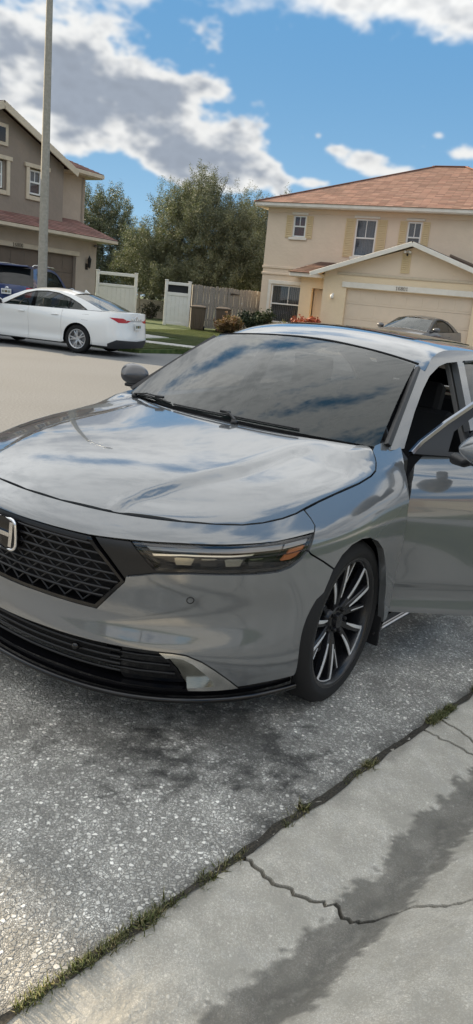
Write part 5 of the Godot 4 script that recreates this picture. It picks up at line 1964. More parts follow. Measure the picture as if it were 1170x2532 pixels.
	for q in [[el, ap], [er, ap]]:
		var rk := MB.new()
		rk.bar(q[0] + zf + Vector3(0, -0.09, 0.012), q[1] + zf + Vector3(0, -0.09, 0.012), 0.05, 0.17, Vector3.UP, 0.01)
		part("rake_board", rk, M.trim_white, t)
		var sf := MB.new()
		sf.quad(q[0] + Vector3(0, -0.03, 0.1), q[1] + Vector3(0, -0.03, 0.1), q[1] + zf + Vector3(0, -0.03, -0.02), q[0] + zf + Vector3(0, -0.03, -0.02), Vector3(0, -1, 0))
		part("rake_soffit", sf, M.stucco_cream, t)
	shutter(t, 6.46, 6.80, 3.24, 3.92, F + 0.004)
	# dark bar standing in for the roof slope seen above the rake
	var dk := MB.new()
	dk.bar(Vector3(8.0, 4.07, 0.5), Vector3(10.6, 3.20, 0.5), 0.5, 0.10, Vector3.UP, 0.02)
	part("roof_edge", dk, M.door_brown, t)
	# twin flood light in the gable
	var fl := MB.new()
	fl.lathe(PackedVector2Array([Vector2(0, 0.06), Vector2(0.05, 0.055), Vector2(0.055, 0.0)]), 14, false, Basis(Vector3(0, 0, 1), Vector3(1, 0, 0), Vector3(0, 1, 0)), Vector3(6.66, 4.02, F))
	for sg in [-1.0, 1.0]:
		fl.ellipsoid(Vector3(6.66 + sg * 0.09, 4.0, F + 0.12), Vector3(0.06, 0.055, 0.08), Basis.IDENTITY, 12, 8)
	part("flood_light", fl, M.window_white, t)
	var cm := MB.new()
	cm.ellipsoid(Vector3(6.66, 3.90, F + 0.10), Vector3(0.04, 0.05, 0.05), Basis.IDENTITY, 10, 6)
	part("security_camera", cm, M.dark_metal, t)
	# porch: small hip roof, side light, door reveal
	wall_front(t, "porch_wall", 2.10, gx0, g, 2.86, 0.75, 0.2, [[2.62, 3.38, g, 2.45]], M.stucco_cream)
	bx(t, "porch_wall", Vector3(2.10, g, 0.0), Vector3(2.30, 2.86, 0.55), M.stucco_cream)
	bx(t, "front_door", Vector3(2.62, g, 0.40), Vector3(3.38, 2.45, 0.46), M.door_tan, 0.01)
	bx(t, "porch_fascia", Vector3(1.66, 2.86, 0.0), Vector3(gx0 - 0.0, 3.02, 1.05), M.trim_white, 0.01)
	var pe0 := Vector3(1.62, 3.02, 1.1)
	var pe1 := Vector3(3.5, 3.02, 1.1)
	var pa := Vector3(2.6, 3.55, 0.02)
	var pb := Vector3(3.5, 3.55, 0.02)
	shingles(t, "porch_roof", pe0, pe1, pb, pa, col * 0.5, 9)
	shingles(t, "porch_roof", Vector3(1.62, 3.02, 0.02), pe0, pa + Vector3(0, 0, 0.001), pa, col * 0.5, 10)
	# wall lamp
	var wl := MB.new()
	wl.box(Vector3(3.86, 2.10, F), Vector3(3.94, 2.30, F + 0.02), 0.008)
	wl.ellipsoid(Vector3(3.90, 2.17, F + 0.10), Vector3(0.07, 0.09, 0.07), Basis.IDENTITY, 12, 8)
	wl.bar(Vector3(3.90, 2.28, F + 0.01), Vector3(3.90, 2.27, F + 0.10), 0.025, 0.02)
	part("wall_light", wl, M.window_white, t)

func build_brown_house() -> void:
	var t := thing("stucco_house", "brown two storey house with front gable and brown garage door", "house", Vector3(-20.48, 0, -17.83))
	house_axes(t, Vector3(-0.08, 0, -1.0).normalized(), Vector3(1.0, 0, -0.08).normalized())
	var g := 0.2
	var L := -6.95
	# garage storey
	wall_front(t, "garage_wall", L, 0.95, g, 3.30, 0, 0.2, [[-5.0, -0.13, g, 2.66]], M.stucco_taupe)
	garage_door(t, -5.0, -0.13, g, 2.66, -0.12, M.door_brown)
	bx(t, "door_header", Vector3(-5.15, 2.67, 0.0), Vector3(0.0, 2.83, 0.045), M.trim_cream, 0.01)
	numerals(t, "16800", Vector3(-2.98, 2.745, 0.052), 0.12)
	bx(t, "side_wall", Vector3(0.75, g, -9.0), Vector3(0.95, 5.62, -0.7), M.stucco_taupe)
	bx(t, "side_wall", Vector3(0.75, g, -0.7), Vector3(0.95, 3.3, -0.2), M.stucco_taupe)
	bx(t, "side_wall", Vector3(L, g, -9.0), Vector3(L + 0.2, 5.62, -0.7), M.stucco_taupe)
	# skirt roof above the garage
	var col := Vector3(0.24, 0.125, 0.10)
	var e0 := Vector3(L - 0.4, 3.38, 0.62)
	var e1 := Vector3(1.42, 3.38, 0.62)
	var s0 := Vector3(L - 0.4, 3.98, -0.70)
	var s1 := Vector3(0.55, 3.98, -0.70)
	shingles(t, "garage_roof", e0, e1, s1, s0, col, 21)
	shingles(t, "garage_roof", e1, Vector3(1.42, 3.38, -1.6), Vector3(0.98, 3.6, -1.6), s1, col, 22)
	bx(t, "fascia", Vector3(L - 0.4, 3.26, 0.58), Vector3(1.44, 3.37, 0.63), M.trim_cream, 0.01)
	bx(t, "fascia", Vector3(1.39, 3.26, -1.6), Vector3(1.44, 3.37, 0.575), M.trim_cream, 0.01)
	bx(t, "soffit", Vector3(L - 0.4, 3.25, -0.2), Vector3(1.39, 3.28, 0.575), M.trim_cream)
	# upper storey: gabled bay and the plainer part to its right
	var win := [[-2.33, -1.62, 4.42, 5.30], [-4.12, -3.32, 4.40, 5.32], [-5.95, -5.2, 4.40, 5.32]]
	wall_front(t, "upper_wall", -0.72, 0.95, 3.5, 5.62, -0.7, 0.2, [], M.stucco_taupe)
	wall_front(t, "gable_wall", -6.7, -0.70, 3.5, 5.62, -0.2, 0.2, win, M.stucco_brown)
	var gp := MB.new()
	gp.slab(V2([-6.7, 5.62, -0.70, 5.62, -3.7, 6.86]), Vector3(0, 0, -0.2), Vector3.RIGHT, Vector3.UP, 0.2)
	part("gable_wall", gp, M.stucco_brown, t)
	bx(t, "gable_return", Vector3(-0.90, 3.5, -0.7), Vector3(-0.70, 5.62, -0.4), M.stucco_brown)
	wall_front(t, "upper_wall", L, -6.69, 3.5, 5.62, -0.7, 0.2, [], M.stucco_taupe)
	# gable and main roofs
	var ga := Vector3(-3.7, 7.0, 0.12)
	var gl := Vector3(-7.1, 5.56, 0.12)
	var gr := Vector3(-0.30, 5.56, 0.12)
	var bk := Vector3(0, 0, -5.0)
	shingles(t, "gable_roof", gr, gr + bk, ga + bk, ga, col, 23)
	shingles(t, "gable_roof", gl + bk, gl, ga, ga + bk, col, 24)
	for q in [[gl, ga], [gr, ga]]:
		var rk := MB.new()
		rk.bar(q[0] + Vector3(0, -0.12, 0.01), q[1] + Vector3(0, -0.12, 0.01), 0.05, 0.22, Vector3.UP, 0.01)
		part("rake_board", rk, M.trim_cream, t)
	var m0 := Vector3(L - 0.5, 5.70, -0.22)
	var m1 := Vector3(1.42, 5.70, -0.22)
	var m2 := Vector3(1.42, 5.70, -9.4)
	var m3 := Vector3(L - 0.5, 5.70, -9.4)
	var k0 := Vector3(-4.4, 7.5, -4.8)
	var k1 := Vector3(-3.2, 7.5, -4.8)
	shingles(t, "roof", m0, m1, k1, k0, col, 25)
	shingles(t, "roof", m1, m2, k1 + Vector3(0, 0, -0.001), k1, col, 26)
	shingles(t, "roof", m2, m3, k0, k1, col, 27)
	bx(t, "fascia", Vector3(-0.42, 5.56, -0.25), Vector3(1.44, 5.69, -0.20), M.trim_cream, 0.01)
	bx(t, "fascia", Vector3(1.39, 5.56, -9.4), Vector3(1.44, 5.69, -0.255), M.trim_cream, 0.01)
	bx(t, "soffit", Vector3(L - 0.4, 5.53, -9.3), Vector3(1.39, 5.56, -0.255), M.trim_cream)
	var vm := MB.new()
	vm.lathe(PackedVector2Array([Vector2(0, 0.05), Vector2(0.18, 0.05), Vector2(0.18, 0.07), Vector2(0.24, 0.06), Vector2(0.26, 0.0)]), 10, false, Basis(Vector3.UP, Vector3.RIGHT, Vector3.BACK), Vector3(-2.55, 6.42, -0.6))
	part("roof_vent", vm, M.dark_metal, t)
	# windows with deep cream surrounds
	for q in [[-2.33, -1.62, 4.42, 5.30], [-4.12, -3.32, 4.40, 5.32], [-5.95, -5.2, 4.40, 5.32]]:
		window(t, q[0] + 0.09, q[1] - 0.09, q[2] + 0.06, q[3] - 0.04, -0.26, 2, M.curtain, M.window_white)
		bx(t, "window_reveal", Vector3(q[0], q[2], -0.36), Vector3(q[0] + 0.088, q[3], -0.24), M.stucco_brown)
		bx(t, "window_reveal", Vector3(q[1] - 0.088, q[2], -0.36), Vector3(q[1], q[3], -0.24), M.stucco_brown)
		bx(t, "window_surround", Vector3(q[0] - 0.14, q[2] - 0.14, -0.2), Vector3(q[0], q[3], -0.14), M.trim_cream, 0.01)
		bx(t, "window_surround", Vector3(q[1], q[2] - 0.14, -0.2), Vector3(q[1] + 0.14, q[3], -0.14), M.trim_cream, 0.01)
		bx(t, "window_surround", Vector3(q[0], q[2] - 0.14, -0.2), Vector3(q[1], q[2], -0.145), M.trim_cream, 0.01)
		bx(t, "window_surround", Vector3(q[0] - 0.22, q[3], -0.2), Vector3(q[1] + 0.22, q[3] + 0.13, -0.12), M.trim_cream, 0.01)
	# attic vent
	bx(t, "attic_frame", Vector3(-3.86, 5.74, -0.2), Vector3(-3.27, 6.40, -0.15), M.trim_cream, 0.01)
	bx(t, "attic_window", Vector3(-3.73, 5.85, -0.16), Vector3(-3.40, 6.28, -0.14), M.dark_glass)
	# carriage lamp by the garage
	var wl := MB.new()
	wl.lathe(PackedVector2Array([Vector2(-0.22, 0.01), Vector2(-0.16, 0.05), Vector2(-0.12, 0.05), Vector2(0.08, 0.07), Vector2(0.10, 0.085), Vector2(0.20, 0.025), Vector2(0.25, 0.01)]), 12, false, Basis(Vector3.UP, Vector3.RIGHT, Vector3.BACK), Vector3(0.43, 2.50, 0.14))
	wl.bar(Vector3(0.43, 2.36, 0.0), Vector3(0.43, 2.34, 0.14), 0.04, 0.03)
	wl.box(Vector3(0.36, 2.24, 0.0), Vector3(0.50, 2.46, 0.02), 0.006)
	part("wall_lantern", wl, M.dark_metal, t)
	# small eaves lights and downpipe at the corner
	bx(t, "downpipe", Vector3(0.955, g, -0.15), Vector3(1.03, 3.24, -0.08), M.trim_cream, 0.01)
	for q in [0.78, 0.95]:
		var sp := MB.new()
		sp.ellipsoid(Vector3(q, 3.12, 0.08), Vector3(0.05, 0.05, 0.07), Basis.IDENTITY, 10, 6)
		part("eaves_spotlight", sp, M.trim_grey, t)

# ---- the other cars: a shell, an arch of pillars, ruled glass and roof
func make_car(t: Node3D, q: Dictionary) -> void:
	var zf: float = q.zf
	var zr: float = q.zr
	var w: float = q.w
	var sq: float = q.get("square", 0.0)
	var plan: Array = []
	for p in [[0, zf], [0.42, zf - 0.03], [0.72, zf - 0.14 + 0.06 * sq], [0.90, zf - 0.34 + 0.14 * sq], [0.975, zf - 0.62 + 0.2 * sq], [1.0, zf - 1.05], [1.0, (zf + zr) * 0.5], [1.0, zr + 1.05], [0.975, zr + 0.55 - 0.25 * sq], [0.91, zr + 0.25 - 0.13 * sq], [0.74, zr + 0.09 - 0.04 * sq], [0.42, zr + 0.02], [0, zr]]:
		plan.append(Vector2(p[0] * w, p[1]))
	var yb: float = q.belt
	var nose: float = q.nose
	var tail: float = q.tail
	# a rough pass to learn the length along the outline
	var yk := [0.16, 0.24, 0.38, 0.52, 0.64, 0.74, 0.84, 0.94, 1.04, 1.16]
	var fr := [0.08, 0.03, 0.0, 0.0, 0.01, 0.05, 0.13, 0.24, 0.36, 0.5]
	var sd := [0.07, 0.03, 0.008, 0.0, 0.0, 0.006, 0.024, 0.06, 0.11, 0.17]
	var rr := [0.10, 0.05, 0.0, 0.006, 0.02, 0.025, 0.03, 0.035, 0.05, 0.08]
	var sh := Shell.new(plan, [0, 1], yk, [sd])
	var tt := sh.total
	sh = Shell.new(plan, [0, 0.6, 1.5, tt - 1.3, tt - 0.55, tt], yk, [fr, fr, sd, sd, rr, rr])
	var s_axle_r := sh.s_of(q.axle)
	var s_axle_f := sh.s_of(0.0)
	var arch_r: float = q.r + 0.045
	var ysh := func(s: float) -> float:
		var z := sh.pz.at(s)
		if s < 0.75:
			return nose
		if z > q.w0:
			return lerpf(yb, nose, smoothstep(q.w0, sh.pz.at(0.75), z))
		if z < q.r0:
			return lerpf(yb + q.rise, tail, smoothstep(q.r0, zr + 0.3, z))
		return lerpf(yb, yb + q.rise, (z - q.w0) / (q.r0 - q.w0))
	var paint: Material = q.paint
	var cuts: Array = q.cuts
	for sg in [1, -1]:
		var fl := func(p: PackedVector2Array) -> PackedVector2Array: return p if sg > 0 else mirror(p)
		var edges: Array = [0.0]
		for c in cuts:
			edges.append(sh.s_of(c))
		edges.append(sh.total - 0.0005)
		for i in edges.size() - 1:
			var a: float = edges[i] + (0.004 if i > 0 else 0.0)
			var b: float = edges[i + 1] - (0.004 if i < edges.size() - 2 else 0.0)
			var p: Array = []
			var k := 14
			for j in k + 1:
				var s := lerpf(a, b, float(j) / k)
				p.append(s)
				p.append(ysh.call(s))
			var low := 0.22
			p.append_array([b, low])
			for ax in [s_axle_r, s_axle_f]:
				if ax > a and ax < b:
					p.append_array(arc(ax, q.r, arch_r, -0.25, PI + 0.25, 18))
			p.append_array([a, low])
			var called := "body_panel"
			if cuts.size() == 3:
				called = ["front_wing", "front_door", "rear_door", "rear_wing"][i]
			var d := shell_part(called, sh, fl.call(V2(p)), paint, t, 0.0, 0.015, Vector2(0.08, 0.05))
			if called.ends_with("door"):
				var hb := MB.new()
				var hy := yb - 0.12
				shell_tube(sh, [Vector2(sg * (b - 0.26), hy), Vector2(sg * (b - 0.17), hy + 0.003), Vector2(sg * (b - 0.08), hy + 0.006)], -0.016, 0.012, hb, 8)
				part("door_handle", hb, paint, d)
		for z in [0.0, q.axle]:
			arch_liner(t, Vector3(sg * (w - 0.02), q.r, z), arch_r + 0.02, sg * 0.4)
			wheel(t, q.r, 0.21, q.rim, q.wheel, Vector3(sg * (w - 0.125), q.r, z), 0.0 if sg > 0 else PI)
		# pillars and glass
		var cab := func(o: float) -> Callable:
			return func(v: Vector2) -> Vector3:
				var f := clampf((v.y - yb) / (q.top - yb), 0.0, 1.1)
				var x: float = lerpf(q.xb, q.xr, pow(f, 1.35)) - 0.05 * pow(maxf(0.0, q.r1 - v.x), 1.2)
				return Vector3(sg * (x + o), v.y, v.x)
		var o: PackedVector2Array = V2(q.arch)
		var inn: PackedVector2Array = V2(q.glass)
		var poly := o.duplicate()
		for i in range(inn.size() - 1, -1, -1):
			poly.append(inn[i])
		var fm := MB.new()
		fm.patch(poly, cab.call(0.0), Vector2(0.1, 0.05), CAR_C, 0.03)
		part("pillar_frame", fm, paint, t)
		var gm := MB.new()
		gm.patch(inn, cab.call(-0.012), Vector2(0.15, 0.08), CAR_C)
		part("side_window", gm, q.glass_mat, t)
		for z in q.posts:
			var pm := MB.new()
			var yt := 1.0
			for i in inn.size() - 1:
				if (inn[i].x - z[0]) * (inn[i + 1].x - z[0]) <= 0.0:
					yt = maxf(yt, lerpf(inn[i].y, inn[i + 1].y, (z[0] - inn[i].x) / (inn[i + 1].x - inn[i].x)))
			pm.patch(PackedVector2Array([Vector2(z[0] + z[1], yb + 0.01), Vector2(z[0] + z[1] * 0.6, yt - 0.005), Vector2(z[0] - z[1] * 0.6, yt - 0.005), Vector2(z[0] - z[1], yb + 0.01)]), cab.call(-0.006), Vector2(0.1, 0.1), CAR_C, 0.02)
			part("door_post", pm, M.gloss_black, t)
		var tr := MB.new()
		var tp := PackedVector3Array()
		for v in inn:
			tp.append((cab.call(0.001) as Callable).call(v))
		tr.tube(tp, PackedFloat32Array([0.010]), 6)
		part("window_trim", tr, M.satin_black, t)
		var mi := side_mirror(t, Vector3(sg * (w + 0.075), yb + 0.08, q.w0 - 0.22), sg, Vector3(sg * (w - 0.10), yb + 0.02, q.w0 - 0.20))
		if q.has("mirror_mat"):
			mi.material_override = q.mirror_mat
		else:
			mi.material_override = paint
		# lamps
		var hl: PackedVector2Array = fl.call(V2(q.head))
		shell_part("headlight", sh, hl, M.white_lens, t, -0.003, 0.01)
		var tl: Array = []
		for i in range(0, q.tail_lamp.size(), 2):
			tl.append(sh.total - q.tail_lamp[i])
			tl.append(q.tail_lamp[i + 1])
		shell_part("tail_light", sh, fl.call(V2(tl)), M.red_lens, t, -0.004, 0.012)
	# bonnet, roof, boot and the two screens
	var sw := sh.s_of(q.w0)
	var bn := MB.new()
	bn.patch(V2([-1, 0, 1, 0, 1, 1, -1, 1]), func(v: Vector2) -> Vector3:
		var s := lerpf(0.0, sw, v.y)
		var p := sh.at(Vector2(s, ysh.call(s)))
		var c := (1.0 - v.x * v.x) * smoothstep(0.0, 0.35, v.y)
		return Vector3(p.x * v.x, p.y + 0.07 * c, p.z), Vector2(0.1, 0.05), CAR_C, 0.0)
	part("bonnet", bn, paint, t)
	var edge := func(z: float, y: float) -> Vector3:
		var f := clampf((y - yb) / (q.top - yb), 0.0, 1.1)
		return Vector3(lerpf(q.xb, q.xr, pow(f, 1.35)) - 0.05 * pow(maxf(0.0, q.r1 - z), 1.2), y, z)
	var ruled := func(called: String, a: Array, m: Material, bulge: float, fwd: float) -> void:
		# a: list of (z, y) along the car, swept across
		var mb := MB.new()
		var k: int = a.size() - 1
		mb.patch(PackedVector2Array([Vector2(-1, 0), Vector2(1, 0), Vector2(1, k), Vector2(-1, k)]), func(v: Vector2) -> Vector3:
			var i := clampi(floori(v.y), 0, k - 1)
			var f := v.y - i
			var z := lerpf(a[i][0], a[i + 1][0], f)
			var y := lerpf(a[i][1], a[i + 1][1], f)
			var p: Vector3 = edge.call(z, y)
			var c := 1.0 - v.x * v.x
			return Vector3(p.x * v.x, y + bulge * c, z + fwd * c), Vector2(0.12, 0.25), CAR_C, 0.0)
		part(called, mb, m, t)
	var ar: Array = []
	for i in range(0, q.arch.size(), 2):
		ar.append([q.arch[i], q.arch[i + 1]])
	var ia: int = q.i_top
	var ib: int = q.i_back
	ruled.call("windshield", ar.slice(0, ia + 1), q.screen_mat, 0.03, 0.10)
	ruled.call("roof", ar.slice(ia, ib + 1), paint, 0.055, 0.03)
	ruled.call("rear_window", ar.slice(ib, ar.size()), q.rear_mat, 0.03, -0.07 if q.get("square", 0.0) < 0.5 else -0.03)
	var sr := sh.s_of(q.r0)
	var bt := MB.new()
	bt.patch(V2([-1, 0, 1, 0, 1, 1, -1, 1]), func(v: Vector2) -> Vector3:
		var s := lerpf(sr, sh.total - 0.001, v.y)
		var p := sh.at(Vector2(s, ysh.call(s)))
		return Vector3(p.x * v.x, p.y + 0.035 * (1.0 - v.x * v.x) * (1.0 - v.y), p.z), Vector2(0.1, 0.05), CAR_C, 0.0)
	part("boot_lid", bt, paint, t)
	# bumpers' dark lower parts, floor, seats
	shell_part("rear_valance", sh, V2([sh.total - 1.0, 0.20, sh.total - 1.0, 0.30, sh.total - 0.78, q.valance, sh.total - 0.0005, q.valance - 0.03, sh.total - 0.0005, 0.20]), M.grey_plastic, t, -0.008, 0.03)
	shell_part("rear_valance", sh, mirror(V2([sh.total - 1.0, 0.20, sh.total - 1.0, 0.30, sh.total - 0.78, q.valance, sh.total - 0.0005, q.valance - 0.03, sh.total - 0.0005, 0.20])), M.grey_plastic, t, -0.008, 0.03)
	shell_part("front_grille", sh, both(V2([0, 0.30, 0.5, 0.32, 0.62, 0.48, 0, 0.52])), M.satin_black, t, -0.004, 0.01)
	var f := MB.new()
	f.box(Vector3(-w + 0.2, 0.18, zr + 0.2), Vector3(w - 0.2, 0.34, zf - 0.25))
	f.box(Vector3(-w + 0.22, 0.34, q.w0 - 0.45), Vector3(w - 0.22, yb - 0.05, q.w0 + 0.1), 0.05)
	f.box(Vector3(-w + 0.22, 0.34, zr + 0.3), Vector3(w - 0.22, yb - 0.02, q.r0 + 0.35))
	part("inner_body", f, M.dash, t)
	for sx in [0.36, -0.36]:
		seat(t, sx, q.w0 - 0.98, 1.0, q.get("seat_mat", M.seat_cloth))
		seat(t, sx, q.w0 - 1.85, 1.0, q.get("seat_mat", M.seat_cloth))
	var st := MB.new()
	var ring := PackedVector3Array()
	for k in 21:
		ring.append(Vector3(0.37, yb - 0.02, q.w0 - 0.52) + Basis(Vector3.RIGHT, -0.4) * Vector3(0.18 * cos(TAU * k / 20.0), 0.18 * sin(TAU * k / 20.0), 0))
	st.tube(ring, PackedFloat32Array([0.016]), 6)
	part("steering_wheel", st, M.satin_black, t)
	# plate
	if q.has("plate"):
		var pl := MB.new()
		pl.box(Vector3(-0.155, q.plate - 0.075, zr - 0.030), Vector3(0.155, q.plate + 0.075, zr - 0.018), 0.004)
		var po := part("number_plate", pl, M.window_white, t)
		var od := MB.new()
		od.ellipsoid(Vector3(0, q.plate, zr - 0.031), Vector3(0.035, 0.032, 0.003), Basis.IDENTITY, 12, 4)
		part("plate_emblem", od, M.amber_lens, po)
		for k in 6:
			var ch := MB.new()
			var x := (k - 2.5) * 0.045
			ch.box(Vector3(x - 0.012, q.plate - 0.032, zr - 0.034), Vector3(x + 0.012, q.plate + 0.032, zr - 0.031))
			part("plate_character", ch, M.lawn, po)
	q["shell"] = sh

func build_camry() -> void:
	var th := atan2(-0.957, 0.289)
	var t := thing("sedan_car", "white sedan seen from behind, parked across the street beside the lamp post", "car", Vector3(-15.09, 0.03, -10.38), th)
	var q := {
		"zf": 0.95, "zr": -3.96, "w": 0.92, "belt": 0.97, "rise": 0.05, "nose": 0.74, "tail": 1.03, "axle": -2.825, "r": 0.333, "rim": 0.225, "wheel": "five", "paint": M.white_paint, "mirror_mat": M.gloss_black,
		"w0": -0.42, "r0": -3.42, "r1": -2.6, "xb": 0.79, "xr": 0.58, "top": 1.42, "cuts": [-0.40, -1.48, -2.40],
		"arch": [-0.40, 0.965, -0.62, 1.085, -0.90, 1.225, -1.17, 1.335, -1.45, 1.395, -1.80, 1.415, -2.15, 1.40, -2.55, 1.335, -2.95, 1.215, -3.43, 1.03],
		"glass": [-0.66, 0.972, -0.98, 1.15, -1.25, 1.285, -1.50, 1.35, -1.80, 1.370, -2.12, 1.350, -2.45, 1.270, -2.75, 1.155, -2.96, 1.045, -3.0, 1.02],
		"i_top": 3, "i_back": 7, "posts": [[-1.50, 0.055], [-2.50, 0.028]], "glass_mat": M.glass, "screen_mat": M.glass, "rear_mat": M.glass, "seat_mat": M.trim_grey,
		"head": [0.70, 0.60, 1.05, 0.66, 1.22, 0.74, 0.80, 0.69], "tail_lamp": [0.98, 0.905, 0.60, 0.905, 0.48, 0.87, 0.46, 0.80, 0.74, 0.80, 0.86, 0.855], "valance": 0.40, "plate": 0.72}
	make_car(t, q)
	var sh: Shell = q.shell
	# dark strip between the lamps, small reflectors, badge, fin, fuel flap
	for sg in [1.0, -1.0]:
		var p: PackedVector2Array = V2([sh.total - 0.46, 0.865, sh.total - 0.30, 0.852, sh.total - 0.30, 0.842, sh.total - 0.46, 0.80])
		shell_part("lamp_strip", sh, p if sg > 0 else mirror(p), M.red_lens, t, -0.003, 0.01)
		var p2: PackedVector2Array = V2([sh.total - 0.30, 0.852, sh.total - 0.001, 0.850, sh.total - 0.001, 0.838, sh.total - 0.30, 0.842])
		shell_part("boot_crease", sh, p2 if sg > 0 else mirror(p2), M.grey_plastic, t, -0.002, 0.006)
	var bd := MB.new()
	bd.ellipsoid(Vector3(0, 0.925, -3.925), Vector3(0.058, 0.040, 0.012), Basis.IDENTITY, 16, 6)
	part("badge", bd, M.chrome, t)
	for k in 5:
		var lt := MB.new()
		lt.box(Vector3(-0.24 + k * 0.115, 0.872, -3.938), Vector3(-0.20 + k * 0.115, 0.897, -3.928))
		part("badge_letter", lt, M.chrome, t)
	var fin := MB.new()
	fin.slab(V2([0, 0, 0.17, 0, 0.04, 0.065]), Vector3(-0.012, 1.42, -2.44), Vector3(0, -0.18, -0.98), Vector3.UP, 0.024)
	part("roof_fin", fin, M.white_paint, t)
	var ff := MB.new()
	var fp: Array = []
	var sf := sh.s_of(-3.02)
	for v in [[-0.08, -0.07], [0.08, -0.07], [0.08, 0.06], [-0.08, 0.06], [-0.08, -0.07]]:
		fp.append(Vector2(sf + v[0], 0.86 + v[1]))
	shell_tube(sh, fp, 0.001, 0.0025, ff, 5)
	part("fuel_flap", ff, M.grey_plastic, t)

func build_other_cars() -> void:
	# blue family car in front of the brown garage
	var h := atan2(-0.50, -0.86)
	var t := thing("suv_car", "dark blue SUV with roof spoiler facing the brown garage door", "car", Vector3(-19.35, 0.32, -15.5), h)
	make_car(t, {
		"zf": 0.90, "zr": -3.55, "w": 0.91, "belt": 1.06, "rise": 0.06, "nose": 0.92, "tail": 1.10, "axle": -2.62, "r": 0.35, "rim": 0.225, "wheel": "five", "paint": M.blue_paint, "mirror_mat": M.gloss_black, "square": 0.8,
		"w0": -0.30, "r0": -3.42, "r1": -3.0, "xb": 0.80, "xr": 0.62, "top": 1.70, "cuts": [-0.40, -1.45, -2.30],
		"arch": [-0.28, 1.05, -0.60, 1.30, -0.92, 1.53, -1.20, 1.65, -1.60, 1.70, -2.20, 1.70, -2.75, 1.67, -3.12, 1.62, -3.30, 1.36, -3.42, 1.10],
		"glass": [-0.60, 1.065, -0.88, 1.35, -1.15, 1.55, -1.55, 1.62, -2.20, 1.62, -2.70, 1.58, -2.95, 1.50, -3.08, 1.12],
		"i_top": 3, "i_back": 7, "posts": [[-1.45, 0.06], [-2.35, 0.05]], "glass_mat": M.dark_glass, "screen_mat": M.dark_glass, "rear_mat": M.dark_glass,
		"head": [0.70, 0.70, 1.05, 0.76, 1.2, 0.84, 0.80, 0.82], "tail_lamp": [0.80, 1.08, 0.58, 1.08, 0.55, 0.80, 0.72, 0.80], "valance": 0.44, "plate": 0.93})
	var sp := MB.new()
	sp.oriented(Vector3(0, 1.685, -3.22), Vector3(0.56, 0.022, 0.13), Basis(Vector3.RIGHT, 0.12), 0.015)
	part("roof_spoiler", sp, M.blue_paint, t)
	for sg in [1.0, -1.0]:
		var rl := MB.new()
		rl.tube(PackedVector3Array([Vector3(sg * 0.56, 1.71, -1.0), Vector3(sg * 0.565, 1.76, -1.15), Vector3(sg * 0.565, 1.77, -2.2), Vector3(sg * 0.56, 1.75, -2.85), Vector3(sg * 0.555, 1.69, -3.0)]), PackedFloat32Array([0.018]), 8)
		part("roof_rail", rl, M.satin_metal, t)
	var wp := MB.new()
	wp.bar(Vector3(0, 1.16, -3.42), Vector3(0.34, 1.18, -3.42), 0.02, 0.015)
	part("rear_wiper", wp, M.satin_black, t)
	var an := MB.new()
	an.tube(PackedVector3Array([Vector3(0.1, 1.72, -3.0), Vector3(0.1, 1.88, -3.16)]), PackedFloat32Array([0.006, 0.003]), 5)
	part("aerial", an, M.satin_black, t)
	var bd := MB.new()
	bd.ellipsoid(Vector3(0, 1.03, -3.53), Vector3(0.06, 0.04, 0.012), Basis.IDENTITY, 12, 6)
	part("badge", bd, M.chrome, t)
	# dusty dark sedan backed up to the tan garage
	var sed := {
		"zf": 0.92, "zr": -3.72, "w": 0.89, "belt": 0.97, "rise": 0.05, "nose": 0.76, "tail": 1.03, "axle": -2.70, "r": 0.32, "rim": 0.215, "wheel": "five", "paint": M.dusk_paint,
		"w0": -0.42, "r0": -3.22, "r1": -2.5, "xb": 0.76, "xr": 0.56, "top": 1.42, "cuts": [-0.40, -1.42, -2.28],
		"arch": [-0.40, 0.965, -0.62, 1.085, -0.90, 1.225, -1.17, 1.345, -1.45, 1.40, -1.80, 1.42, -2.1, 1.405, -2.5, 1.34, -2.85, 1.215, -3.24, 1.03],
		"glass": [-0.66, 0.972, -0.98, 1.15, -1.25, 1.29, -1.50, 1.355, -1.80, 1.372, -2.08, 1.352, -2.38, 1.275, -2.62, 1.165, -2.80, 1.045, -2.84, 1.02],
		"i_top": 3, "i_back": 7, "posts": [[-1.45, 0.05], [-2.36, 0.026]], "glass_mat": M.dark_glass, "screen_mat": M.glass, "rear_mat": M.dark_glass,
		"head": [0.70, 0.60, 1.05, 0.66, 1.22, 0.74, 0.80, 0.69], "tail_lamp": [0.80, 0.93, 0.5, 0.92, 0.5, 0.80, 0.7, 0.80], "valance": 0.36}
	t = thing("sedan_car", "dusty dark gray sedan standing in front of the tan garage door", "car", Vector3(-8.65, 0.26, -20.6), atan2(0.0, 1.0))
	make_car(t, sed)
	sed["paint"] = M.silver_paint
	sed["plate"] = 0.72
	t = thing("sedan_car", "pale silver car, mostly hidden, between blue SUV and white sedan", "car", Vector3(-18.9, 0.05, -11.2), atan2(-0.75, -0.66))
	make_car(t, sed)

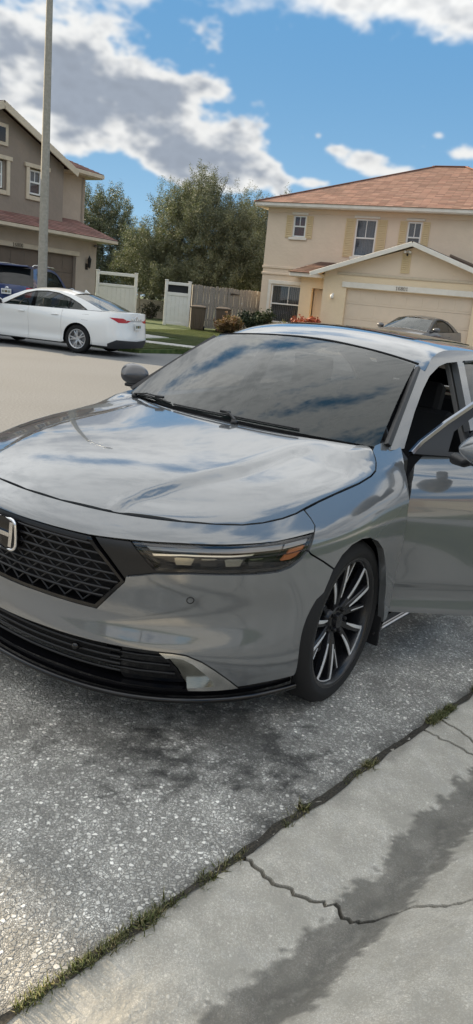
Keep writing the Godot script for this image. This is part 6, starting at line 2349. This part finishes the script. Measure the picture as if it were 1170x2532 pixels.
func build_fences() -> void:
	# tall vinyl panel with an open top beside the brown house
	var a := Vector3(-25.4, 0.35, -23.48)
	var b := Vector3(-23.85, 0.35, -24.42)
	var t := thing("vinyl_fence", "white vinyl fence panel with open top rail beside brown house", "fence", a)
	var u := (b - a).normalized()
	var L := (b - a).length()
	t.transform.basis = Basis(u, Vector3.UP, u.cross(Vector3.UP))
	for x in [0.0, L]:
		bx(t, "post", Vector3(x - 0.065, 0, -0.065), Vector3(x + 0.065, 2.08, 0.065), M.vinyl, 0.01)
		bx(t, "post_cap", Vector3(x - 0.08, 2.08, -0.08), Vector3(x + 0.08, 2.12, 0.08), M.vinyl, 0.015)
	bx(t, "rail", Vector3(0.065, 1.92, -0.03), Vector3(L - 0.065, 2.06, 0.03), M.vinyl, 0.01)
	bx(t, "rail", Vector3(0.065, 1.42, -0.03), Vector3(L - 0.065, 1.54, 0.03), M.vinyl, 0.01)
	bx(t, "rail", Vector3(0.065, 0.05, -0.03), Vector3(L - 0.065, 0.19, 0.03), M.vinyl, 0.01)
	var n := 8
	for i in n:
		bx(t, "board", Vector3(lerpf(0.066, L - 0.066, float(i) / n) + 0.003, 0.19, -0.012), Vector3(lerpf(0.066, L - 0.066, float(i + 1) / n) - 0.003, 1.42, 0.012), M.vinyl, 0.004)
	# lower tan fence farther back
	a = Vector3(-30.2, 0.2, -28.9)
	b = Vector3(-25.6, 0.2, -31.3)
	t = thing("vinyl_fence", "low tan fence with open top rail far behind the lawn", "fence", a)
	u = (b - a).normalized()
	L = (b - a).length()
	t.transform.basis = Basis(u, Vector3.UP, u.cross(Vector3.UP))
	var m := 3
	for i in m + 1:
		var x := L * i / m
		bx(t, "post", Vector3(x - 0.06, 0, -0.06), Vector3(x + 0.06, 1.5, 0.06), M.vinyl_tan, 0.01)
		if i < m:
			var x1 := L * (i + 1) / m
			bx(t, "rail", Vector3(x + 0.06, 1.36, -0.03), Vector3(x1 - 0.06, 1.46, 0.03), M.vinyl_tan, 0.01)
			bx(t, "rail", Vector3(x + 0.06, 1.02, -0.03), Vector3(x1 - 0.06, 1.12, 0.03), M.vinyl_tan, 0.01)
			bx(t, "panel", Vector3(x + 0.06, 0.03, -0.015), Vector3(x1 - 0.06, 1.02, 0.015), M.vinyl_tan)
	# white gate leaf at the end of the wooden fence
	a = Vector3(-20.85, 0.36, -23.19)
	b = Vector3(-20.0, 0.36, -23.73)
	t = thing("vinyl_gate", "narrow white vinyl gate with square opening at top, beside wooden fence", "gate", a)
	u = (b - a).normalized()
	L = (b - a).length()
	t.transform.basis = Basis(u, Vector3.UP, u.cross(Vector3.UP))
	for x in [0.0, L]:
		bx(t, "post", Vector3(x - 0.06, 0, -0.06), Vector3(x + 0.06, 1.86, 0.06), M.vinyl, 0.01)
		bx(t, "post_cap", Vector3(x - 0.075, 1.86, -0.075), Vector3(x + 0.075, 1.90, 0.075), M.vinyl, 0.015)
	bx(t, "rail", Vector3(0.06, 1.70, -0.03), Vector3(L - 0.06, 1.82, 0.03), M.vinyl, 0.01)
	bx(t, "rail", Vector3(0.06, 1.26, -0.03), Vector3(L - 0.06, 1.40, 0.03), M.vinyl, 0.01)
	bx(t, "rail", Vector3(0.06, 0.04, -0.03), Vector3(L - 0.06, 0.16, 0.03), M.vinyl, 0.01)
	for i in 5:
		bx(t, "board", Vector3(lerpf(0.06, L - 0.06, i / 5.0) + 0.003, 0.16, -0.012), Vector3(lerpf(0.06, L - 0.06, (i + 1) / 5.0) - 0.003, 1.26, 0.012), M.vinyl, 0.004)
	bx(t, "back_screen", Vector3(0.06, 1.40, -0.05), Vector3(L - 0.06, 1.70, -0.04), M.room_dark)
	# weathered picket fence to the tan house
	a = Vector3(-19.95, 0.34, -23.95)
	b = Vector3(-17.75, 0.34, -28.2)
	t = thing("wooden_fence", "weathered gray wooden picket fence with black hinges beside tan house", "fence", a)
	u = (b - a).normalized()
	L = (b - a).length()
	t.transform.basis = Basis(u, Vector3.UP, u.cross(Vector3.UP))
	var r := RandomNumberGenerator.new()
	r.seed = 31
	n = 33
	var variants: Array = []
	for k in 4:
		var h := 1.80 + 0.015 * k
		var pk := MB.new()
		pk.slab(V2([-0.065, 0.03, 0.065, 0.03, 0.065, h - 0.04, 0.03, h, -0.03, h, -0.065, h - 0.04]), Vector3(0, 0, 0.045 + 0.004 * k), Vector3.RIGHT, Vector3.UP, 0.02)
		variants.append(pk.done())
	for i in n:
		shared("picket", variants[r.randi() % 4], M.old_wood, t, Transform3D(Basis(Vector3.BACK, r.randfn(0.0, 0.006)), Vector3((i + 0.5) * L / n, 0, r.randf_range(-0.004, 0.004))))
	for y in [0.35, 1.0, 1.6]:
		bx(t, "rail", Vector3(0, y, -0.03), Vector3(L, y + 0.09, 0.01), M.old_wood, 0.006)
	for x in [0.0, L * 0.33, L * 0.66, L]:
		bx(t, "post", Vector3(x - 0.045, 0, -0.12), Vector3(x + 0.045, 1.82, -0.031), M.old_wood, 0.006)
	for x in [L * 0.36, L * 0.86]:
		var hg := MB.new()
		hg.slab(V2([0, -0.05, 0.12, -0.035, 0.42, -0.012, 0.44, 0, 0.42, 0.012, 0.12, 0.035, 0, 0.05]), Vector3(x, 1.58, 0.085), Vector3.RIGHT, Vector3.UP, 0.012)
		part("hinge", hg, M.dark_metal, t)

func wheelie_bin(called: String, label: String, at: Vector3, turn: float) -> Node3D:
	var t := thing(called, label, "bin", at, turn, "brown wheeled bins by the fence")
	var b := MB.new()
	var ring := func(y: float, w: float, d: float, z: float) -> Array: return [Vector3(-w, y, z + d), Vector3(w, y, z + d), Vector3(w, y, z - d), Vector3(-w, y, z - d)]
	var lv: Array = [ring.call(0.06, 0.22, 0.22, 0.0), ring.call(0.12, 0.235, 0.24, 0.0), ring.call(0.93, 0.29, 0.32, 0.0), ring.call(0.935, 0.31, 0.34, 0.0), ring.call(0.98, 0.31, 0.34, 0.0)]
	for i in lv.size() - 1:
		for k in 4:
			var m := (k + 1) % 4
			var o: Vector3 = (lv[i][k] + lv[i][m]) * Vector3(1, 0, 1)
			b.quad(lv[i][k], lv[i][m], lv[i + 1][m], lv[i + 1][k], o)
	b.quad(lv[0][0], lv[0][1], lv[0][2], lv[0][3], Vector3.DOWN)
	part("body", b, M.bin_brown, t)
	var l := MB.new()
	l.patch(V2([-0.32, -0.36, 0.32, -0.36, 0.32, 0.36, -0.32, 0.36]), func(w: Vector2) -> Vector3: return Vector3(w.x, 0.985 + 0.07 * (1.0 - pow(w.x / 0.32, 4.0)) * (1.0 - pow(w.y / 0.36, 4.0)), w.y), Vector2(0.06, 0.06), Vector3(0, -5, 0), 0.05)
	part("lid", l, M.bin_brown, t)
	var hd := MB.new()
	hd.tube(PackedVector3Array([Vector3(-0.24, 0.93, -0.40), Vector3(0.24, 0.93, -0.40)]), PackedFloat32Array([0.016]), 8)
	for x in [-0.2, 0.2]:
		hd.bar(Vector3(x, 0.92, -0.30), Vector3(x, 0.93, -0.40), 0.03, 0.03)
	part("handle", hd, M.bin_brown, t)
	for x in [-0.25, 0.25]:
		var w := MB.new()
		w.lathe(PackedVector2Array([Vector2(-0.03, 0.0), Vector2(-0.03, 0.11), Vector2(0.03, 0.11), Vector2(0.03, 0.0)]), 18, true, Basis.IDENTITY, Vector3(x, 0.11, -0.25))
		part("wheel", w, M.rubber, t)
	for x in [-0.12, 0.12]:
		bx(t, "rib", Vector3(x - 0.02, 0.2, 0.245), Vector3(x + 0.02, 0.85, 0.315), M.bin_brown, 0.01)
	return t

func leaf_cluster(k: int, size: float, spread: float, seed_: int, long := 2.0) -> ArrayMesh:
	var r := RandomNumberGenerator.new()
	r.seed = seed_
	var mb := MB.new()
	for i in k:
		var p := Vector3(r.randfn(), r.randfn(), r.randfn()) * spread * 0.5
		var d := Vector3(r.randfn(), r.randfn() + 0.3, r.randfn()).normalized()
		var x := d.cross(Vector3(r.randfn(), r.randfn(), r.randfn())).normalized()
		var l := size * r.randf_range(0.7, 1.2)
		var n := d.cross(x).normalized()
		if n.y < 0.0:
			n = -n
		var w := l / long * 0.5
		var t := r.randf_range(0.75, 1.2)
		mb.col = Color(t, t, t)
		var m := p + d * l * 0.45 + n * l * 0.06
		mb.tri(p, m + x * w, p + d * l, n, n, n)
		mb.tri(p, p + d * l, m - x * w, n, n, n)
	return mb.done()

func limb(mb: MB, a: Vector3, b: Vector3, r0: float, r1: float, r: RandomNumberGenerator, bend := 0.12) -> void:
	var p := PackedVector3Array()
	var q := PackedFloat32Array()
	var k := 6
	var off := Vector3(r.randfn(), r.randfn() * 0.4, r.randfn()) * (b - a).length() * bend
	for i in k + 1:
		var f := float(i) / k
		p.append(a.lerp(b, f) + off * sin(PI * f) + Vector3(0, (b - a).length() * 0.06 * sin(PI * f), 0))
		q.append(lerpf(r0, r1, f))
	mb.tube(p, q, 7)

# a crown made of leaf clumps set on many twigs; lobes give it an uneven outline
func tree(called: String, label: String, at: Vector3, lobes: Array, trunk_h: float, r0: float, n: int, tone: Vector3, tone2: Vector3, seed_: int, leaf := 0.075, airy := 0.5, group := "") -> Node3D:
	var t := thing(called, label, "tree", at, 0.0, group)
	var r := RandomNumberGenerator.new()
	r.seed = seed_
	var tr := MB.new()
	var fork := Vector3(r.randfn() * 0.1, trunk_h, r.randfn() * 0.1)
	limb(tr, Vector3.ZERO, fork, r0, r0 * 0.7, r, 0.04)
	part("trunk", tr, M.bark, t)
	var nz := FastNoiseLite.new()
	nz.seed = seed_
	nz.frequency = 0.75
	nz.fractal_octaves = 3
	var xf: Array = []
	var cols := PackedColorArray()
	var br := MB.new()
	var vol := 0.0
	for l in lobes:
		vol += l[1].x * l[1].y * l[1].z
	for l in lobes:
		var c: Vector3 = l[0]
		var e: Vector3 = l[1]
		limb(br, fork * 0.96, c, r0 * 0.45, r0 * 0.12, r)
		for k in 7:
			var d := Vector3(r.randfn(), absf(r.randfn()) + 0.2, r.randfn()).normalized() * e * r.randf_range(0.7, 1.0)
			limb(br, c.lerp(fork, 0.3), c + d, r0 * 0.14, 0.012, r)
		var m := int(n * e.x * e.y * e.z / vol)
		# twigs that poke out, thick with leaves along their length
		var tw := maxi(12, m / 26)
		for k in tw:
			var d := Vector3(r.randfn(), r.randfn() * 0.8 + 0.35, r.randfn()).normalized()
			var reach := pow(r.randf(), 0.45) * r.randf_range(0.82, 1.12)
			var tip := c + d * e * reach
			var g := nz.get_noise_3dv(tip)
			if g < -0.16 - 0.2 * (1.0 - airy):
				continue
			var way := (d + Vector3(0, 0.55, 0) + Vector3(r.randfn(), r.randfn(), r.randfn()) * 0.25).normalized()
			var len := r.randf_range(0.35, 0.85) * (0.7 + 0.5 * airy) * (1.0 + 0.7 * airy * maxf(0.0, d.y))
			for j in 26:
				var f := r.randf()
				var w := 0.24 * (1.0 - f * 0.75)
				var p := tip + way * len * (f - 0.35) + Vector3(r.randfn(), r.randfn(), r.randfn()) * w * 0.5
				var s := r.randf_range(0.75, 1.25) * (1.0 - 0.35 * f)
				xf.append(Transform3D(Basis.from_euler(Vector3(r.randf() * TAU, r.randf() * TAU, r.randf() * TAU)).scaled(Vector3(s, s, s)), p))
				var mixv := clampf(0.5 + g * 1.2 + r.randfn() * 0.25, 0.0, 1.0)
				var q := tone.lerp(tone2, mixv) * r.randf_range(0.75, 1.25)
				cols.append(Color(q.x, q.y, q.z))
	part("branches", br, M.bark, t)
	var key := "leafset_%d" % roundi(leaf * 1000)
	if not M.has(key):
		M[key] = leaf_cluster(7, leaf, 0.17, 5)
	scatter("crown", M[key], M.leaf, xf, cols, t)
	return t

func shrub(called: String, label: String, at: Vector3, e: Vector3, n: int, tone: Vector3, tone2: Vector3, seed_: int, leaf: float, long := 2.0) -> void:
	var t := thing(called, label, "shrub", at)
	var r := RandomNumberGenerator.new()
	r.seed = seed_
	var st := MB.new()
	var xf: Array = []
	var cols := PackedColorArray()
	var key := "shrubset_%d_%d" % [roundi(leaf * 1000), roundi(long * 10)]
	if not M.has(key):
		M[key] = leaf_cluster(6, leaf, leaf * 0.8, 9, long)
	var k := 16
	for i in k:
		var d := Vector3(r.randfn(), 0, r.randfn()).limit_length(1.6) * 0.55
		var tip := Vector3(d.x * e.x, e.y * r.randf_range(0.55, 1.0), d.z * e.z)
		limb(st, Vector3(d.x * 0.1, 0, d.z * 0.1), tip, 0.014, 0.006, r)
		for j in n / k:
			var f := sqrt(r.randf_range(0.08, 1.0))
			var p := tip * Vector3(f, f, f) + Vector3(r.randfn(), r.randfn() * 0.7, r.randfn()) * 0.11
			var s := r.randf_range(0.7, 1.25)
			xf.append(Transform3D(Basis.from_euler(Vector3(r.randf() * TAU, r.randf() * TAU, r.randf() * TAU)).scaled(Vector3(s, s, s)), p))
			var q := tone.lerp(tone2, clampf(r.randf() * 0.7 + 0.3 * f, 0.0, 1.0)) * r.randf_range(0.7, 1.2)
			cols.append(Color(q.x, q.y, q.z))
	part("stems", st, M.bark, t)
	scatter("foliage", M[key], M.leaf, xf, cols, t)

func build_trees() -> void:
	var g1 := Vector3(0.075, 0.088, 0.052)
	var g2 := Vector3(0.225, 0.232, 0.145)
	tree("broadleaf_tree", "large gray green tree with a ragged crown behind the white gate", Vector3(-24.6, 0.3, -29.6), [
		[Vector3(0.3, 4.3, 0.2), Vector3(2.5, 2.3, 2.4)], [Vector3(-1.9, 3.0, 1.5), Vector3(2.0, 1.9, 2.0)], [Vector3(1.9, 3.1, -1.5), Vector3(2.1, 2.0, 2.1)], [Vector3(0.2, 6.0, -0.2), Vector3(1.5, 1.7, 1.5)], [Vector3(-0.9, 5.2, 0.7), Vector3(1.5, 1.6, 1.5)], [Vector3(1.3, 5.2, -1.0), Vector3(1.4, 1.5, 1.4)], [Vector3(-0.6, 2.2, 1.8), Vector3(1.9, 1.3, 1.6)], [Vector3(1.4, 2.0, 0.3), Vector3(2.0, 1.3, 1.6)]],
		1.4, 0.2, 60000, g1, g2, 41, 0.075, 0.75)
	tree("broadleaf_tree", "darker tree squeezed between brown house and the large tree", Vector3(-31.5, 0.3, -29.0), [
		[Vector3(0.0, 4.6, 0.0), Vector3(2.3, 2.2, 2.2)], [Vector3(-1.2, 3.0, 1.2), Vector3(2.2, 2.0, 2.2)], [Vector3(1.4, 3.0, -1.2), Vector3(2.2, 2.0, 2.2)], [Vector3(0.3, 1.8, 0.0), Vector3(2.4, 1.4, 2.2)]],
		1.3, 0.2, 32000, g1 * 0.95, g2 * 0.9, 43, 0.085, 0.3)
	tree("broadleaf_tree", "airy tree with sparse top beside the tan house wall", Vector3(-24.3, 0.3, -34.6), [
		[Vector3(0.2, 4.4, 0.0), Vector3(1.9, 2.2, 1.9)], [Vector3(-1.2, 3.0, 0.8), Vector3(2.1, 1.9, 2.0)], [Vector3(1.2, 3.0, -0.6), Vector3(2.0, 1.9, 2.0)], [Vector3(-0.5, 5.7, 0.2), Vector3(1.0, 1.6, 1.0)], [Vector3(0.9, 5.9, -0.4), Vector3(0.8, 1.4, 0.8)], [Vector3(0.0, 1.8, 0.5), Vector3(2.3, 1.4, 2.0)]],
		1.4, 0.16, 32000, g1, g2 * Vector3(0.95, 0.9, 0.9), 47, 0.085, 0.75)
	var back: Array = [[Vector3(-44, 0.3, -36), 5.0, "leftmost of the distant trees, behind the brown house"], [Vector3(-37, 0.3, -42), 5.5, "distant tree seen under the crowns beyond the low tan fence"], [Vector3(-31, 0.3, -47), 5.0, "distant tree behind the large gray green tree"], [Vector3(-25, 0.3, -50), 5.2, "rightmost of the distant trees, behind the tan house"]]
	for i in back.size():
		tree("distant_tree", back[i][2], back[i][0], [[Vector3(0, 2.6, 0), Vector3(4.2, back[i][1] * 0.5, 3.0)], [Vector3(-2.4, 2.0, 0), Vector3(3.0, 2.0, 2.4)], [Vector3(2.4, 2.0, 0.6), Vector3(3.0, 2.1, 2.4)]], 1.0, 0.2, 13000, g1 * 0.8, g2 * 0.75, 90 + i, 0.16, 0.2, "distant trees beyond the fences")
	shrub("red_shrub", "yellow and red croton shrub in front of the wooden fence", Vector3(-17.5, 0.32, -23.4), Vector3(0.6, 0.65, 0.55), 650, Vector3(0.11, 0.12, 0.04), Vector3(0.30, 0.15, 0.08), 61, 0.13, 3.0)
	shrub("red_shrub", "small red shrub beside the tan house garage wall", Vector3(-14.35, 0.4, -24.35), Vector3(0.75, 0.85, 0.6), 800, Vector3(0.16, 0.05, 0.03), Vector3(0.50, 0.12, 0.07), 63, 0.12, 2.4)
	shrub("green_shrub", "dark green shrub at the corner of the tan house", Vector3(-17.2, 0.35, -24.9), Vector3(0.85, 1.0, 0.7), 1400, Vector3(0.016, 0.028, 0.012), Vector3(0.04, 0.058, 0.02), 65, 0.09)
	shrub("red_shrub", "red shrub right of the tan garage door", Vector3(-6.3, 0.4, -24.6), Vector3(0.5, 0.9, 0.5), 500, Vector3(0.09, 0.05, 0.03), Vector3(0.33, 0.08, 0.06), 67, 0.12, 2.4)
	shrub("yellow_shrub", "yellow green shrub under the lower window of the tan house", Vector3(-16.2, 0.4, -25.4), Vector3(0.5, 0.5, 0.4), 400, Vector3(0.08, 0.10, 0.02), Vector3(0.30, 0.28, 0.06), 69, 0.09)
	shrub("green_shrub", "small bare leafy plant before the low tan fence", Vector3(-26.6, 0.3, -28.4), Vector3(0.55, 0.9, 0.5), 170, Vector3(0.05, 0.05, 0.03), Vector3(0.10, 0.10, 0.06), 71, 0.10)

func build_small_things() -> void:
	wheelie_bin("wheeled_bin", "brown wheeled bin nearer the white gate", Vector3(-18.95, 0.28, -23.15), 0.62)
	wheelie_bin("wheeled_bin", "brown wheeled bin nearer the croton shrub", Vector3(-18.1, 0.30, -23.75), 0.60)
	# concrete lamp post with a curved arm
	var t := thing("lamp_post", "tall tapered concrete lamp post behind the white sedan", "lamp post", Vector3(-15.75, 0.1, -12.25))
	var p := MB.new()
	p.tube(PackedVector3Array([Vector3(0, 0, 0), Vector3(0, 4.5, 0), Vector3(0, 9.2, 0)]), PackedFloat32Array([0.142, 0.112, 0.080]), 18)
	part("post", p, M.pole_concrete, t)
	var a := MB.new()
	var ap := PackedVector3Array()
	for k in 11:
		var f := k / 10.0
		ap.append(Vector3(1.9 * f, 8.7 + 0.75 * sin(f * PI * 0.55), 0.9 * f))
	a.tube(ap, PackedFloat32Array([0.045, 0.03]), 8)
	part("arm", a, M.satin_metal, t)
	var hd := MB.new()
	hd.ellipsoid(ap[10] + Vector3(0.25, -0.02, 0.11), Vector3(0.34, 0.09, 0.16), Basis(Vector3.UP, -0.42), 16, 8)
	part("lamp_head", hd, M.trim_grey, t)

func build_behind() -> void:
	# what the bodywork mirrors: the house this side of the street, its trees, and the far end of the road
	var t := thing("stucco_house", "pale house on this side of the street, behind the camera", "house", Vector3(13.5, 0.4, 2.0))
	t.rotation.y = -PI * 0.5
	wall_front(t, "wall", -8.0, 8.0, 0, 3.0, 0, 0.2, [[-6.5, -1.7, 0, 2.2], [1.5, 2.5, 0, 2.1], [4.2, 6.0, 0.9, 2.2]], M.grey_render)
	garage_door(t, -6.5, -1.7, 0, 2.2, -0.1, M.grey_render)
	window(t, 4.2, 6.0, 0.9, 2.2, 0, 2, M.blind, M.window_white)
	bx(t, "front_door", Vector3(1.5, 0, -0.12), Vector3(2.5, 2.1, -0.06), M.door_brown)
	bx(t, "wall", Vector3(-8.0, 0, -9.0), Vector3(-7.8, 3.0, -0.2), M.stucco_tan)
	bx(t, "wall", Vector3(7.8, 0, -9.0), Vector3(8.0, 3.0, -0.2), M.stucco_tan)
	var col := Vector3(0.24, 0.16, 0.12)
	shingles(t, "roof", Vector3(-8.5, 2.95, 0.5), Vector3(8.5, 2.95, 0.5), Vector3(4.0, 5.2, -4.5), Vector3(-4.0, 5.2, -4.5), col, 31, 0.6, 0.3)
	shingles(t, "roof", Vector3(8.5, 2.95, 0.5), Vector3(8.5, 2.95, -9.5), Vector3(4.0, 5.2, -4.501), Vector3(4.0, 5.2, -4.5), col, 32, 0.6, 0.3)
	shingles(t, "roof", Vector3(-8.5, 2.95, -9.5), Vector3(-8.5, 2.95, 0.5), Vector3(-4.0, 5.2, -4.5), Vector3(-4.0, 5.2, -4.501), col, 33, 0.6, 0.3)
	var dr := MB.new()
	dr.patch(V2([1.2, 0.93, 7.0, 0.93, 7.0, 13.0, 1.2, 13.0]), func(w: Vector2) -> Vector3: return kerb_pos(w.x, w.y, 0.125 + 0.02 * maxf(0.0, w.y - 3.9)), Vector2(1.0, 1.0), Vector3(0, -50, 0))
	struct("driveway", dr, M.paving)
	tree("broadleaf_tree", "street tree on the near lawn, behind the camera", Vector3(7.0, 0.2, 14.0), [[Vector3(0, 4.2, 0), Vector3(2.4, 2.0, 2.4)], [Vector3(1.2, 3.4, 1.0), Vector3(1.8, 1.5, 1.8)]], 2.0, 0.18, 2600, Vector3(0.03, 0.045, 0.015), Vector3(0.08, 0.10, 0.035), 81, 0.16, 0.3)
	var g1d := Vector3(0.03, 0.045, 0.015)
	var g2d := Vector3(0.08, 0.10, 0.035)
	var h := thing("stucco_house", "gray house at the end of the street, behind the camera", "house", Vector3(-6.0, 0.2, 34.0))
	h.rotation.y = PI
	wall_front(h, "wall", -9.0, 9.0, 0, 3.0, 0, 0.2, [[-6.5, -1.7, 0, 2.2], [4.2, 6.0, 0.9, 2.2]], M.stucco_taupe)
	garage_door(h, -6.5, -1.7, 0, 2.2, -0.1, M.trim_white)
	window(h, 4.2, 6.0, 0.9, 2.2, 0, 2, M.blind, M.window_white)
	shingles(h, "roof", Vector3(-9.5, 2.95, 0.5), Vector3(9.5, 2.95, 0.5), Vector3(5.0, 5.2, -4.5), Vector3(-5.0, 5.2, -4.5), col, 34, 0.6, 0.3)
	var lw := MB.new()
	lw.patch(V2([-40, 22, 20, 22, 20, 60, -40, 60]), func(w: Vector2) -> Vector3: return Vector3(w.x, 0.16, w.y), Vector2(6, 6), Vector3(0, -50, 0), 0.2)
	struct("far_verge", lw, M.lawn)
	# unseen tall tree, added left of the frame to shade the gray car
	tree("broadleaf_tree", "unseen tall tree added left of the view to shade the gray car", Vector3(-18.6, 0.14, 0.75), [[Vector3(0, 8.4, 0), Vector3(1.7, 2.1, 1.75)], [Vector3(0.2, 7.0, -0.5), Vector3(1.6, 1.9, 1.6)], [Vector3(-0.2, 10.0, 0.1), Vector3(1.5, 1.5, 1.6)], [Vector3(0.1, 5.2, 0), Vector3(1.5, 1.4, 1.5)], [Vector3(0.0, 8.6, -1.5), Vector3(1.3, 1.7, 1.3)]], 2.0, 0.2, 42000, g1d, g2d, 83, 0.16, 0.0)
	# grass and houses along the other side of the street, left of the frame
	var ls := MB.new()
	ls.patch(V2([-60, -7.0, -24, -7.0, -20, -4.0, -17, 2, -17, 21, -60, 21]), func(w: Vector2) -> Vector3: return Vector3(w.x, 0.14, w.y), Vector2(5, 5), Vector3(0, -50, 0), 0.2)
	struct("side_lawn", ls, M.lawn)
